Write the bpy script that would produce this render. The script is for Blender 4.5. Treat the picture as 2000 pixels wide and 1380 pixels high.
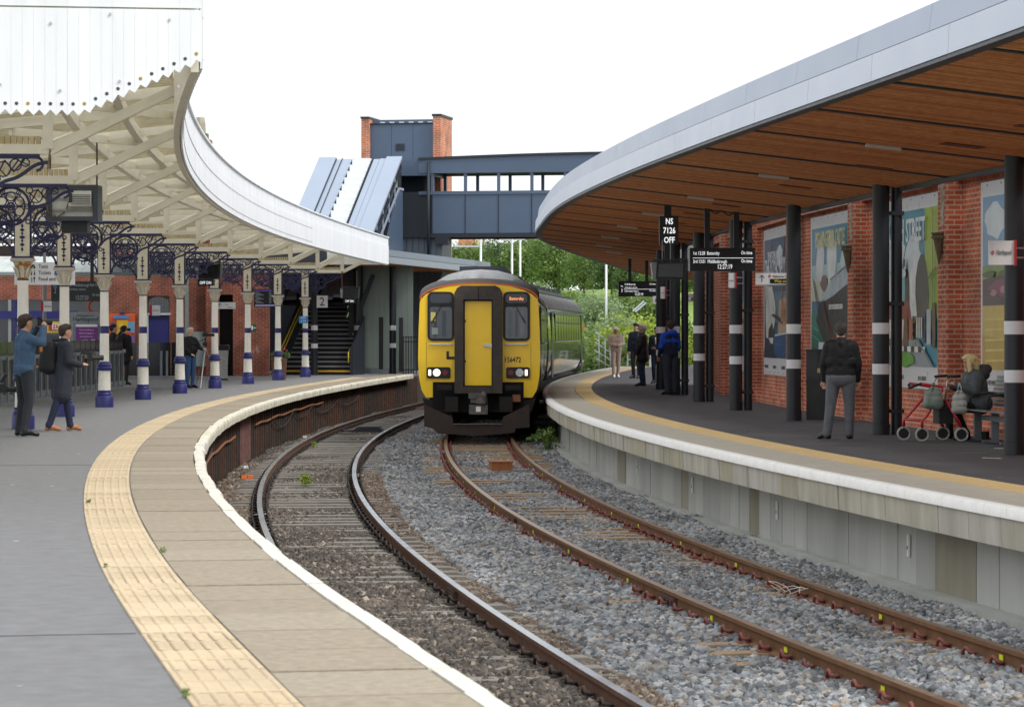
import bpy, bmesh, math, random
import numpy as np
from mathutils import Vector, Matrix, Euler
for o in list(bpy.data.objects): bpy.data.objects.remove(o)
scene = bpy.context.scene
COL = scene.collection
rnd = random.Random(7)
PI = math.pi

# ------------------------------------------------------------------ camera, sky, sun, exposure
HC, FPX, YH = 1.53, 5833.0, 648.0          # eye height above the platform, focal length and horizon of the 2000 px photograph
cam_d = bpy.data.cameras.new('camera'); cam = bpy.data.objects.new('camera', cam_d); COL.objects.link(cam)
cam.location = (0, 0, HC); cam.rotation_euler = (PI/2, 0, 0)
cam_d.sensor_width = 36; cam_d.lens = 105; cam_d.shift_y = -42/2000
cam_d.clip_start = 0.5; cam_d.clip_end = 3000
cam_d.dof.use_dof = True; cam_d.dof.focus_distance = 58; cam_d.dof.aperture_fstop = 9
scene.camera = cam

SUN_EL, SUN_AZ = math.radians(48), math.radians(122)      # azimuth clockwise from +Y
w = bpy.data.worlds.new('World'); scene.world = w; w.use_nodes = True
nt = w.node_tree; nt.nodes.clear()
out = nt.nodes.new('ShaderNodeOutputWorld'); bg = nt.nodes.new('ShaderNodeBackground')
sky = nt.nodes.new('ShaderNodeTexSky'); sky.sky_type = 'NISHITA'; sky.sun_disc = False
sky.sun_elevation = SUN_EL; sky.sun_rotation = SUN_AZ; sky.air_density = 1.0; sky.dust_density = 4.0
hs = nt.nodes.new('ShaderNodeHueSaturation'); hs.inputs['Saturation'].default_value = 0.25
tc = nt.nodes.new('ShaderNodeTexCoord'); mp = nt.nodes.new('ShaderNodeMapping'); mp.inputs['Scale'].default_value = (1.2, 1.2, 3.5)
nz = nt.nodes.new('ShaderNodeTexNoise'); nz.inputs['Scale'].default_value = 2.2; nz.inputs['Detail'].default_value = 5
cr = nt.nodes.new('ShaderNodeValToRGB')
cr.color_ramp.elements[0].position = 0.3; cr.color_ramp.elements[0].color = (6.0, 6.25, 6.6, 1)
cr.color_ramp.elements[1].position = 0.62; cr.color_ramp.elements[1].color = (8.4, 8.5, 8.6, 1)
mx = nt.nodes.new('ShaderNodeMix'); mx.data_type = 'RGBA'; mx.inputs['Factor'].default_value = 0.86
nt.links.new(sky.outputs[0], hs.inputs['Color'])
nt.links.new(tc.outputs['Generated'], mp.inputs['Vector']); nt.links.new(mp.outputs[0], nz.inputs['Vector'])
nt.links.new(nz.outputs['Fac'], cr.inputs['Fac'])
nt.links.new(hs.outputs[0], mx.inputs['A']); nt.links.new(cr.outputs['Color'], mx.inputs['B'])
nt.links.new(mx.outputs['Result'], bg.inputs['Color']); bg.inputs['Strength'].default_value = 0.11
nt.links.new(bg.outputs[0], out.inputs['Surface'])

sd = bpy.data.lights.new('sun', 'SUN'); sd.energy = 1.35; sd.angle = math.radians(14); sd.color = (1.0, 0.975, 0.94)
sun = bpy.data.objects.new('sun', sd); COL.objects.link(sun)
dv = Vector((math.sin(SUN_AZ)*math.cos(SUN_EL), math.cos(SUN_AZ)*math.cos(SUN_EL), math.sin(SUN_EL)))
sun.rotation_euler = dv.to_track_quat('Z', 'Y').to_euler()
vs = scene.view_settings; vs.view_transform = 'Standard'; vs.look = 'None'; vs.gamma = 1; vs.exposure = 0.72; vs.use_curve_mapping = False
scene.render.engine = 'CYCLES'
scene.cycles.max_bounces = 8; scene.cycles.diffuse_bounces = 4

# ------------------------------------------------------------------ helpers
def lin(h):
    h = h.lstrip('#'); c = [int(h[i:i+2], 16)/255 for i in (0, 2, 4)]
    return tuple(v/12.92 if v <= .04045 else ((v+.055)/1.055)**2.4 for v in c)
MATS = {}
def mat(name, col, rough=.7, metal=0., var=.12, scale=6., bump=0., bscale=40., emit=0., spec=.5, col2=None, trans=0., stretch=(1, 1, 1), coat=0., sharp=False):
    if name in MATS: return MATS[name]
    c = lin(col) if isinstance(col, str) else col
    m = bpy.data.materials.new(name); m.use_nodes = True; n = m.node_tree.nodes; l = m.node_tree.links
    b = n['Principled BSDF']; b.inputs['Roughness'].default_value = rough; b.inputs['Metallic'].default_value = metal
    b.inputs['Specular IOR Level'].default_value = spec; b.inputs['Coat Weight'].default_value = coat
    if trans: b.inputs['Transmission Weight'].default_value = trans
    g = n.new('ShaderNodeNewGeometry'); mp = n.new('ShaderNodeMapping'); mp.inputs['Scale'].default_value = stretch
    l.new(g.outputs['Position'], mp.inputs['Vector'])
    if var > 0 or col2:
        t = n.new('ShaderNodeTexNoise'); t.inputs['Scale'].default_value = scale; t.inputs['Detail'].default_value = 6; t.inputs['Roughness'].default_value = .62
        l.new(mp.outputs[0], t.inputs['Vector'])
        r = n.new('ShaderNodeValToRGB'); e = r.color_ramp.elements
        e[0].position, e[1].position = (.46, .54) if sharp else (.3, .7)
        if col2:
            c2 = lin(col2) if isinstance(col2, str) else col2
            e[0].color = (*c, 1); e[1].color = (*c2, 1)
        else:
            e[0].color = (*[v*(1-var) for v in c], 1); e[1].color = (*[min(1, v*(1+var)) for v in c], 1)
        l.new(t.outputs['Fac'], r.inputs['Fac']); l.new(r.outputs['Color'], b.inputs['Base Color'])
        mr = n.new('ShaderNodeMapRange'); mr.inputs['To Min'].default_value = max(.03, rough-.1); mr.inputs['To Max'].default_value = min(1, rough+.12)
        l.new(t.outputs['Fac'], mr.inputs['Value']); l.new(mr.outputs[0], b.inputs['Roughness'])
    else: b.inputs['Base Color'].default_value = (*c, 1)
    if emit:
        b.inputs['Emission Color'].default_value = (*c, 1); b.inputs['Emission Strength'].default_value = emit
    if bump:
        t2 = n.new('ShaderNodeTexNoise'); t2.inputs['Scale'].default_value = bscale; t2.inputs['Detail'].default_value = 4
        l.new(mp.outputs[0], t2.inputs['Vector'])
        bp = n.new('ShaderNodeBump'); bp.inputs['Strength'].default_value = bump; bp.inputs['Distance'].default_value = .02
        l.new(t2.outputs['Fac'], bp.inputs['Height']); l.new(bp.outputs[0], b.inputs['Normal'])
    MATS[name] = m; return m
def brick_mat(name, axis, c1, c2, mortar, bw=.225, rh=.075, ms=.011):
    m = bpy.data.materials.new(name); m.use_nodes = True; n = m.node_tree.nodes; l = m.node_tree.links
    b = n['Principled BSDF']; b.inputs['Roughness'].default_value = .85
    g = n.new('ShaderNodeNewGeometry'); sx = n.new('ShaderNodeSeparateXYZ'); cx = n.new('ShaderNodeCombineXYZ')
    l.new(g.outputs['Position'], sx.inputs[0])
    if axis == 'XY':
        ad = n.new('ShaderNodeMath'); ad.operation = 'ADD'; l.new(sx.outputs[0], ad.inputs[0]); l.new(sx.outputs[1], ad.inputs[1]); l.new(ad.outputs[0], cx.inputs[0])
    else: l.new(sx.outputs['XYZ'.index(axis)], cx.inputs[0])
    l.new(sx.outputs[2], cx.inputs[1])
    t = n.new('ShaderNodeTexBrick'); l.new(cx.outputs[0], t.inputs['Vector'])
    t.inputs['Scale'].default_value = 1; t.inputs['Brick Width'].default_value = bw; t.inputs['Row Height'].default_value = rh
    t.inputs['Mortar Size'].default_value = ms; t.inputs['Mortar Smooth'].default_value = .2; t.inputs['Bias'].default_value = -.1
    t.inputs['Color1'].default_value = (*lin(c1), 1); t.inputs['Color2'].default_value = (*lin(c2), 1); t.inputs['Mortar'].default_value = (*lin(mortar), 1)
    nz = n.new('ShaderNodeTexNoise'); nz.inputs['Scale'].default_value = 1.7; nz.inputs['Detail'].default_value = 7; l.new(g.outputs['Position'], nz.inputs['Vector'])
    mr = n.new('ShaderNodeMapRange'); mr.inputs['From Min'].default_value = .3; mr.inputs['From Max'].default_value = .7; mr.inputs['To Min'].default_value = .62; mr.inputs['To Max'].default_value = 1.25
    l.new(nz.outputs['Fac'], mr.inputs['Value'])
    mu = n.new('ShaderNodeVectorMath'); mu.operation = 'SCALE'; l.new(t.outputs['Color'], mu.inputs[0]); l.new(mr.outputs[0], mu.inputs['Scale'])
    l.new(mu.outputs[0], b.inputs['Base Color'])
    bp = n.new('ShaderNodeBump'); bp.inputs['Strength'].default_value = .7; bp.inputs['Distance'].default_value = .012; bp.invert = True
    l.new(t.outputs['Fac'], bp.inputs['Height']); l.new(bp.outputs[0], b.inputs['Normal'])
    MATS[name] = m; return m

def tag(o, label=None, cat=None, group=None, kind=None):
    if label: o['label'] = label
    if cat: o['category'] = cat
    if group: o['group'] = group
    if kind: o['kind'] = kind
    return o
def empty(name, loc, label=None, cat=None, group=None):
    o = bpy.data.objects.new(name, None); COL.objects.link(o); o.location = loc; o.empty_display_size = .1
    return tag(o, label, cat, group)
def origin(o):
    v = Vector((0, 0, 0))
    while o is not None: v += o.location; o = o.parent
    return v
def link(name, me, m=None, parent=None):
    o = bpy.data.objects.new(name, me); COL.objects.link(o)
    if m is not None and not me.materials: me.materials.append(m)
    if parent is not None: o.parent = parent
    return o
class MB:
    """collects faces for one mesh object (world coordinates unless built with local=True)"""
    def __init__(s): s.v = []; s.f = []; s.m = []; s.cur = 0
    def add(s, vs, fs):
        k = len(s.v); s.v += [tuple(p) for p in vs]
        for f in fs: s.f.append(tuple(i+k for i in f)); s.m.append(s.cur)
        return s
    def box(s, c, d, rz=0, M=None):
        x, y, z = d[0]/2, d[1]/2, d[2]/2
        p = [Vector(q) for q in ((-x,-y,-z),(x,-y,-z),(x,y,-z),(-x,y,-z),(-x,-y,z),(x,-y,z),(x,y,z),(-x,y,z))]
        R = M if M is not None else Matrix.Rotation(rz, 3, 'Z')
        return s.add([R @ q + Vector(c) for q in p], [(0,3,2,1),(4,5,6,7),(0,1,5,4),(1,2,6,5),(2,3,7,6),(3,0,4,7)])
    def bar(s, a, b, w, h=None, up=(0, 0, 1)):
        h = w if h is None else h
        a, b = Vector(a), Vector(b); t = (b-a).normalized(); u = Vector(up)
        if abs(t.dot(u)) > .98: u = Vector((0, 1, 0))
        r = t.cross(u).normalized(); u = r.cross(t)
        q = []
        for p in (a, b):
            for i, j in ((-1,-1),(1,-1),(1,1),(-1,1)): q.append(p + r*(w/2*i) + u*(h/2*j))
        return s.add(q, [(0,3,2,1),(4,5,6,7),(0,1,5,4),(1,2,6,5),(2,3,7,6),(3,0,4,7)])
    def tube(s, pts, r, n=8, cap=True):
        pts = [Vector(p) for p in pts]; R = r if isinstance(r, (list, tuple)) else [r]*len(pts)
        rings = []; u = None
        for i, p in enumerate(pts):
            t = (pts[min(i+1, len(pts)-1)] - pts[max(i-1, 0)]).normalized()
            if u is None:
                u = Vector((0, 0, 1)) if abs(t.z) < .9 else Vector((1, 0, 0))
            a = t.cross(u).normalized(); u = a.cross(t).normalized()
            rings.append([p + (a*math.cos(2*PI*k/n) + u*math.sin(2*PI*k/n))*R[i] for k in range(n)])
        fs = []
        for i in range(len(pts)-1):
            for k in range(n): fs.append((i*n+k, i*n+(k+1)%n, (i+1)*n+(k+1)%n, (i+1)*n+k))
        if cap: fs += [tuple(range(n-1, -1, -1)), tuple(range((len(pts)-1)*n, len(pts)*n))]
        return s.add([q for r_ in rings for q in r_], fs)
    def lathe(s, prof, n=20, c=(0, 0, 0)):
        c = Vector(c); vs = []; fs = []
        for r, z in prof:
            for k in range(n): vs.append(c + Vector((r*math.cos(2*PI*k/n), r*math.sin(2*PI*k/n), z)))
        for i in range(len(prof)-1):
            for k in range(n): fs.append((i*n+k, i*n+(k+1)%n, (i+1)*n+(k+1)%n, (i+1)*n+k))
        fs += [tuple(range(n-1, -1, -1)), tuple(range((len(prof)-1)*n, len(prof)*n))]
        return s.add(vs, fs)
    def prism(s, poly, a, b, frame=None):
        """2-D polygon (u,v) extruded from depth a to b; frame(u,v,d)->point"""
        fr = frame or (lambda u, v, d: (u, d, v)); n = len(poly)
        vs = [fr(u, v, a) for u, v in poly] + [fr(u, v, b) for u, v in poly]
        fs = [tuple(range(n-1, -1, -1)), tuple(range(n, 2*n))] + [(i, (i+1) % n, n+(i+1) % n, n+i) for i in range(n)]
        return s.add(vs, fs)
    def mesh(s, name, mats, org=(0, 0, 0), smooth=False):
        me = bpy.data.meshes.new(name); o = Vector(org)
        me.from_pydata([tuple(Vector(p)-o) for p in s.v], [], s.f)
        for m in (mats if isinstance(mats, (list, tuple)) else [mats]): me.materials.append(m)
        if isinstance(mats, (list, tuple)): me.polygons.foreach_set('material_index', s.m)
        if smooth: me.polygons.foreach_set('use_smooth', [True]*len(s.f))
        bm = bmesh.new(); bm.from_mesh(me); bmesh.ops.recalc_face_normals(bm, faces=bm.faces); bm.to_mesh(me); bm.free()
        me.update(); return me
    def build(s, name, mats, parent=None, local=False, smooth=False, **kw):
        org = (0, 0, 0) if (local or parent is None) else origin(parent)
        o = link(name, s.mesh(name, mats, org, smooth), None, parent)
        return tag(o, **kw)
def smooth_by_angle(o, deg=40):
    me = o.data; me.polygons.foreach_set('use_smooth', [True]*len(me.polygons))
    bm = bmesh.new(); bm.from_mesh(me); a = math.radians(deg)
    for e in bm.edges:
        e.smooth = not (len(e.link_faces) == 2 and e.calc_face_angle(0) > a)
    bm.to_mesh(me); bm.free(); return o
def thing1(mb, name, mats, label, cat, group=None, **kw):
    return tag(mb.build(name, mats, **kw), label, cat, group)
def copy_tree(o, parent=None):
    c = o.copy(); COL.objects.link(c); c.parent = parent
    for ch in list(o.children): copy_tree(ch, c)
    return c
def W(px, py, Y): return Vector(((px-1000)*Y/FPX, Y, HC + (YH-py)*Y/FPX))
def G(px, py, z=0.): return W(px, py, FPX*(HC-z)/(py-YH))
TEXTQ = []
def text(body, size, loc, mat_, parent, name='lettering', rz=0., align='LEFT', bold=0., squeeze=1., depth=.001):
    """flat lettering standing upright, facing -Y when rz = 0; loc in world coordinates; made in one go at the end"""
    TEXTQ.append((body, size, Vector(loc), mat_, parent, name, rz, align, bold, squeeze, depth))
def flush_text():
    tmp = []; tcol = COL
    for q in TEXTQ:
        cu = bpy.data.curves.new('t', 'FONT'); cu.body = q[0]; cu.size = q[1]; cu.align_x = q[7]; cu.extrude = q[10]; cu.offset = q[8]; cu.resolution_u = 2
        to = bpy.data.objects.new('t', cu); tcol.objects.link(to); tmp.append(to)
    dg = bpy.context.evaluated_depsgraph_get()
    for q, to in zip(TEXTQ, tmp):
        body, size, loc, mat_, parent, name, rz, align, bold, squeeze, depth = q
        me = bpy.data.meshes.new_from_object(to.evaluated_get(dg))
        M = Matrix.Translation(loc) @ Matrix.Rotation(rz, 4, 'Z') @ Matrix.Rotation(PI/2, 4, 'X') @ Matrix.Diagonal((squeeze, 1, 1, 1))
        if parent is not None:
            Pm = Matrix.Identity(4); o = parent
            while o is not None: Pm = Matrix.LocRotScale(o.location, o.rotation_euler, o.scale) @ Pm; o = o.parent
            M = Pm.inverted() @ M
        me.transform(M); me.materials.clear(); me.materials.append(mat_); link(name, me, None, parent)
    for to in tmp: bpy.data.objects.remove(to)
# ------------------------------------------------------------------ alignment curves, X as a function of Y (metres)
KN = {
 'LE': [2.25,.31,-1.59,-3.11,-4.24,-4.98,-5.37,-5.43,-5.21,-4.77,-4.2,-3.57,-2.75,-1.7,-.4,1.1,2.9],
 'TL': [3.8,1.85,.02,-1.47,-2.61,-3.39,-3.81,-3.9,-3.69,-3.22,-2.56,-1.85,-1.0,.1,1.4,2.9,4.6],
 'TR': [7.9,5.67,3.59,1.99,.79,-.03,-.54,-.77,-.70,-.36,.2,.97,1.9,2.98,4.2,5.6,7.2],
 'RE': [10.,7.57,5.48,3.81,2.54,1.65,1.1,.88,.94,1.27,1.83,2.59,3.52,4.6,5.78,7.2,8.8],
 'CE': [7.4,6.1,4.9,3.78,2.65,1.68,1.0,.72,.68,1.4,2.32,3.35,4.4,5.6,7.0,8.4,9.9]}
def cx(c, y):
    k = KN[c]; i = max(1, min(len(k)-3, int(y//10))); t = y/10 - i
    a, b, d, e = k[i-1], k[i], k[i+1], k[i+2]
    return b + .5*t*(d-a + t*(2*a-5*b+4*d-e + t*(3*(b-d)+e-a)))
def slope(c, y): return (cx(c, y+.5) - cx(c, y-.5))
def off(c, y, d, z=0.):
    m = slope(c, y); q = math.hypot(1, m)
    return Vector((cx(c, y) + d/q, y - d*m/q, z))
def sweep(mb, c, y0, y1, sec, step=1.5, closed=True, cap=True):
    n = max(1, round((y1-y0)/step)); k = len(sec); vs = []; fs = []
    for i in range(n+1):
        y = y0 + (y1-y0)*i/n
        vs += [off(c, y, d, z) for d, z in sec]
    for i in range(n):
        for j in range(k if closed else k-1): fs.append((i*k+j, i*k+(j+1) % k, (i+1)*k+(j+1) % k, (i+1)*k+j))
    if closed and cap: fs += [tuple(range(k-1, -1, -1)), tuple(range(n*k, n*k+k))]
    return mb.add(vs, fs)
def rect(d0, d1, z0, z1): return [(d0, z0), (d1, z0), (d1, z1), (d0, z1)]
# ------------------------------------------------------------------ materials of the setting
asphalt_l = mat('asphalt_worn', '#7a7a7b', .85, var=.16, scale=6, bump=.6, bscale=120)
asphalt_r = mat('asphalt_new', '#4e4d50', .75, var=.28, scale=.8, bump=.25, bscale=90)
tactile_m = mat('buff_tactile', '#c0ad8e', .8, var=.12, scale=3)
tactile_r = mat('buff_tactile_new', '#d6bb88', .8, var=.06, scale=3)
slab_m = mat('coping_concrete', '#948977', .88, var=.22, scale=14, bump=.4, bscale=70)
slab_r = mat('coping_new', '#c0b9a9', .85, var=.08, scale=2.5, bump=.1)
white_edge = mat('white_edge_paint', '#e2dfd6', .8, scale=7, col2='#c2bdae')
white_old = mat('white_paint_weathered', '#e9e4d4', .8, scale=3.2, col2='#b9b49c', var=.1)
conc_beam = mat('precast_beam', '#c8c5ba', .9, scale=2.4, col2='#a5a196', var=.1, stretch=(1, 1, .25), bump=.2)
conc_wall = mat('precast_wall', '#b4b5b0', .9, scale=1.2, col2='#999a95', var=.1, stretch=(1, 1, .3), bump=.15)
rust_post = mat('rusty_post', '#5b4136', .9, var=.35, scale=9)
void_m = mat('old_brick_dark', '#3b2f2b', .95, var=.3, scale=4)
soil_m = mat('dirty_ballast_bed', '#5f5650', .95, scale=2.5, col2='#3f3a36', bump=.6, bscale=45)
grass_m = mat('rough_grass', '#5d7a34', .9, scale=.5, col2='#86a04a', bump=.4, bscale=6)

# ground sheet out to the horizon, a little below the track bed
mb = MB(); mb.add([(-900, -60, -1.35), (900, -60, -1.35), (900, 1800, -1.35), (-900, 1800, -1.35)], [(0, 1, 2, 3)])
mb.build('ground', grass_m, kind='structure')
# track bed with a gently uneven top
def bed_z(x, y): return -1.095 + .022*math.sin(x*1.9+y*.37) + .02*math.sin(y*1.3-x*.8) + .015*math.sin(y*3.1+x*2.3)
mb = MB(); n = 150; k = 26
for i in range(n+1):
    y = 6 + i*154/n
    a, b = cx('LE', y)+.30, cx('RE', y)+.45
    for j in range(k+1):
        x = a + (b-a)*j/k; mb.v.append((x, y, bed_z(x, y)))
for i in range(n):
    for j in range(k): mb.f.append((i*(k+1)+j, i*(k+1)+j+1, (i+1)*(k+1)+j+1, (i+1)*(k+1)+j)); mb.m.append(0)
bed = mb.build('track_bed', soil_m, kind='structure')

# ---- old platform (near side)
mb = MB()
sec = [(-40, -.02), (-.70, 0), (-.70, -.3), (-40, -.3)]
sweep(mb, 'LE', 2, 135, sec, 2.0)
plat_l = mb.build('platform_left', asphalt_l, kind='structure')
# tar seams in the asphalt
tar = mat('tar_seam', '#75757a', .6, var=.1)
for y in (15.4, 34.5):
    p, q = off('LE', y, -9, .0015), off('LE', y, -1.19, .0035)
    mb = MB(); mb.bar(p, q, .03, .004); mb.build('asphalt_seam', tar, plat_l)
# tactile slabs, one row of 0.42 m
def slab(c, ya, yb, d0, d1, z0, z1, dz=0.):
    m = MB(); v = [off(c, ya, d0, z0), off(c, ya, d1, z0), off(c, yb, d1, z0), off(c, yb, d0, z0)]
    b = .006
    t = [off(c, ya+b, d0+b, z1+dz), off(c, ya+b, d1-b, z1+dz), off(c, yb-b, d1-b, z1+dz), off(c, yb-b, d0+b, z1+dz)]
    m.add(v+t, [(0,3,2,1),(4,5,6,7),(0,1,5,4),(1,2,6,5),(2,3,7,6),(3,0,4,7)]); return m
y = 9.0; i = 0
rs = random.Random(3)
tct = [tactile_m, mat('buff_tactile_pale', '#c4b192', .8, var=.1, scale=3), mat('buff_tactile_dark', '#bca98a', .8, var=.12, scale=3)]
while y < 100:
    L = .42
    m = slab('LE', y+.005, y+L-.005, -1.17, -.725, -.05, .010, rs.uniform(-.003, .004))
    # raised ridges across the slab
    if y < 45:
        for q in range(6):
            d = -1.14 + q*.075
            m.add([off('LE', y+.03, d, .012), off('LE', y+.03, d+.035, .012), off('LE', y+L-.03, d+.035, .012), off('LE', y+L-.03, d, .012),
                   off('LE', y+.04, d+.008, .018), off('LE', y+.04, d+.027, .018), off('LE', y+L-.04, d+.027, .018), off('LE', y+L-.04, d+.008, .018)],
                  [(4,5,6,7),(0,1,5,4),(1,2,6,5),(2,3,7,6),(3,0,4,7)])
    m.build('tactile_slab', rs.choice(tct), plat_l); y += L
# coping slabs with a white painted nosing
y = 9.0
cps = [slab_m, mat('coping_concrete_brown', '#908573', .88, var=.22, scale=12, bump=.3, bscale=60), mat('coping_concrete_grey', '#978d7b', .88, var=.2, scale=16, bump=.3, bscale=60)]
while y < 108:
    L = rs.uniform(.86, .98)
    dd = rs.uniform(-.012, .012); dz = rs.uniform(-.004, .004)
    s = slab('LE', y+.004, y+L-.004, -.72, .0, -.16, .006, dz).build('coping_slab', rs.choice(cps), plat_l)
    e = MB()
    prof = [(.006+dd, .009+dz), (.108+dd, .008+dz), (.128+dd, -.012), (.132+dd, -.06), (.125+dd, -.15), (.006+dd, -.17)]
    sweep(e, 'LE', y+.004, y+L-.004, prof, 1.)
    smooth_by_angle(e.build('white_nosing', white_old if y > 42 else white_edge, plat_l), 60); y += L
# wall below: dark recess with rusty posts, a pipe and slack cables
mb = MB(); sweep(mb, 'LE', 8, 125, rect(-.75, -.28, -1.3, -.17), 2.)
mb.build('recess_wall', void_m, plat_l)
y = 24.
pm = [rust_post, mat('dark_post', '#4a3f3a', .9, var=.3, scale=8), mat('pinkish_post', '#8a6460', .9, var=.25, scale=6)]
while y < 112:
    q = off('LE', y, -.16, -.66); wd = rs.uniform(.06, .1)
    mb = MB(); mb.box(q, (.14, wd, 1.0), -math.atan(slope('LE', y)))
    big = 60 < y < 63
    mb.build('wall_post', pm[2] if big else pm[rs.randrange(2)], plat_l); y += .62 if not big else .4
for (ya, yb, z0, z1) in ((40, 58, -.62, -.50), (64, 82, -.46, -.40)):
    mb = MB(); mb.tube([off('LE', ya+(yb-ya)*t/12, -.06, z0+(z1-z0)*t/12 + .02*math.sin(t*2.1)) for t in range(13)], .025, 6)
    smooth_by_angle(mb.build('rusty_pipe', mat('rusty_pipe', '#8a5a3c', .8, var=.3, scale=8), plat_l))
for (ya, yb, sag) in ((68, 74, .3), (74, 79, .22), (79, 86, .25), (86, 92, .2), (44, 50, .12)):
    mb = MB(); mb.tube([off('LE', ya+(yb-ya)*t/10, -.04, -.42-sag*math.sin(PI*t/10)) for t in range(11)], .012, 5)
    mb.build('slack_cable', mat('black_cable', '#2b2a2a', .6, var=.1), plat_l)

# ---- newer platform (far side)
mb = MB()
sweep(mb, 'RE', 12, 155, [(1.18, 0), (40, -.02), (40, -.3), (1.18, -.3)], 2.)
plat_r = mb.build('platform_right', asphalt_r, kind='structure')
y = 18.
while y < 150:
    L = 1.2 if y > 60 else .8
    slab('RE', y+.002, y+L-.002, .74, 1.20, -.05, .009).build('tactile_slab', tactile_r, plat_r)
    slab('RE', y+.002, y+L-.002, .0, .735, -.1, .004).build('coping_slab', slab_r, plat_r); y += L
if True:                                       # raised dots of the nearer tactile slabs, too small to pick apart
    mb = MB()
    for i in range(int((75-24)/.075)):
        y = 24 + i*.075
        for j in range(5):
            p = off('RE', y, .79 + j*.09, .009); r = .014
            mb.add([p+Vector((r*math.cos(a), r*math.sin(a), 0)) for a in (0, PI/2, PI, 3*PI/2)] + [p+Vector((r*.6*math.cos(a), r*.6*math.sin(a), .006)) for a in (0, PI/2, PI, 3*PI/2)],
                   [(4,5,6,7),(0,1,5,4),(1,2,6,5),(2,3,7,6),(3,0,4,7)])
    mb.build('tactile_dots', tactile_r, plat_r, kind='stuff')
y = 18.
while y < 150:
    e = MB(); L = .62 if y < 70 else 1.2
    prof = [(.02, .008), (-.088, .008), (-.108, -.01), (-.113, -.095), (.02, -.10)]
    sweep(e, 'RE', y+.004, y+L-.004, prof, 1.2)
    smooth_by_angle(e.build('white_nosing', mat('white_edge_new', '#fbfaf7', .7, scale=6, col2='#f0eee9'), plat_r), 60); y += L
y = 18.; i = 0
bmats = [conc_beam, mat('precast_beam_pale', '#ccc7b8', .9, scale=2.4, col2='#a19c8c', stretch=(1, 1, .25), bump=.2), mat('precast_beam_buff', '#bdb7a2', .9, scale=2.4, col2='#9a947f', stretch=(1, 1, .25), bump=.2)]
while y < 150:
    L = .92; e = MB(); dd = rs.uniform(-.008, .008)
    sweep(e, 'RE', y+.006, y+L-.006, [(-.085+dd, -.102), (.6, -.102), (.6, -.36), (-.075+dd, -.36)], L)
    e.build('beam_block', rs.choice(bmats), plat_r); y += L
y = 18.; i = 0
wm = [conc_wall, mat('precast_wall_pale', '#bcbdb8', .9, scale=1.2, col2='#a5a6a1', stretch=(1, 1, .3), bump=.15), mat('precast_wall_buff', '#9a9586', .9, scale=1.2, col2='#85806f', stretch=(1, 1, .3), bump=.15)]
while y < 150:
    L = .66; e = MB()
    sweep(e, 'RE', y+.006, y+L-.006, rect(.22+rs.uniform(-.006, .006), .5, -1.3, -.361), L)
    o = e.build('wall_panel', wm[2] if rs.random() < .06 else wm[rs.randrange(2)], plat_r)
    if i in (18, 27, 36, 45):                 # small white plates on the wall
        p = off('RE', y+.2, .20, -.62); m2 = MB(); m2.box(p, (.02, .05, .22), -math.atan(slope('RE', y)))
        pl = m2.build('wall_plate', mat('plate_white', '#e4e4e0', .5, var=.03), plat_r)
        m2 = MB(); m2.box(p+Vector((-.012, 0, -.02)), (.004, .03, .035), -math.atan(slope('RE', y))); m2.build('plate_mark', mat('plate_green', '#2f7a4a', .5), pl)
    y += L; i += 1
mb = MB(); sweep(mb, 'RE', 18, 150, rect(.02, .3, -1.35, -1.0), 2.); mb.build('wall_footing', conc_wall, plat_r)
# seams, patches and scraps on the new asphalt
for k, (px, py, L) in enumerate(((1330, 812, .9), (1255, 747, .7), (1500, 838, 1.2), (1640, 858, 1.4), (1560, 843, 1.0), (1810, 884, 1.3))):
    p = G(px, py, .002); mb = MB(); mb.bar(p, p+Vector((L, .05, 0)), .02, .004)
    mb.build('surface_scrape', mat('scraped_asphalt', '#8a888c', .8, var=.2), plat_r)
for k, (px, py, rz) in enumerate(((1938, 894, .9), (1962, 875, 1.4))):
    p = G(px, py, .003); mb = MB(); mb.box(p, (.05, .26, .006), rz)
    mb.build('paint_mark', white_edge, plat_r)

# chewing gum, droppings and stains on the nearer asphalt
rg = random.Random(19)
spot = MB()
for k in range(170):
    y = rg.uniform(13, 60); d = -rg.uniform(1.35, 7); p = off('LE', y, d, .002+.0005*d/40-(-d-1.2)*.0005+.001); r = rg.uniform(.008, .03)
    n_ = 7; spot.add([p+Vector((r*rg.uniform(.6, 1.3)*math.cos(2*PI*i/n_), r*1.4*rg.uniform(.6, 1.3)*math.sin(2*PI*i/n_), 0)) for i in range(n_)], [tuple(range(n_))])
for k in range(120):
    y = rg.uniform(25, 80); d = rg.uniform(1.3, 4.4); p = off('RE', y, d, .002); r = rg.uniform(.008, .025)
    n_ = 7; spot.add([p+Vector((r*rg.uniform(.6, 1.3)*math.cos(2*PI*i/n_), r*1.4*rg.uniform(.6, 1.3)*math.sin(2*PI*i/n_), 0)) for i in range(n_)], [tuple(range(n_))])
tag(spot.build('gum_spots', mat('gum_pale', '#b9b8b4', .8, var=.2)), 'pale chewing gum spots trodden into both platforms', None, None, 'stuff')
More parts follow.
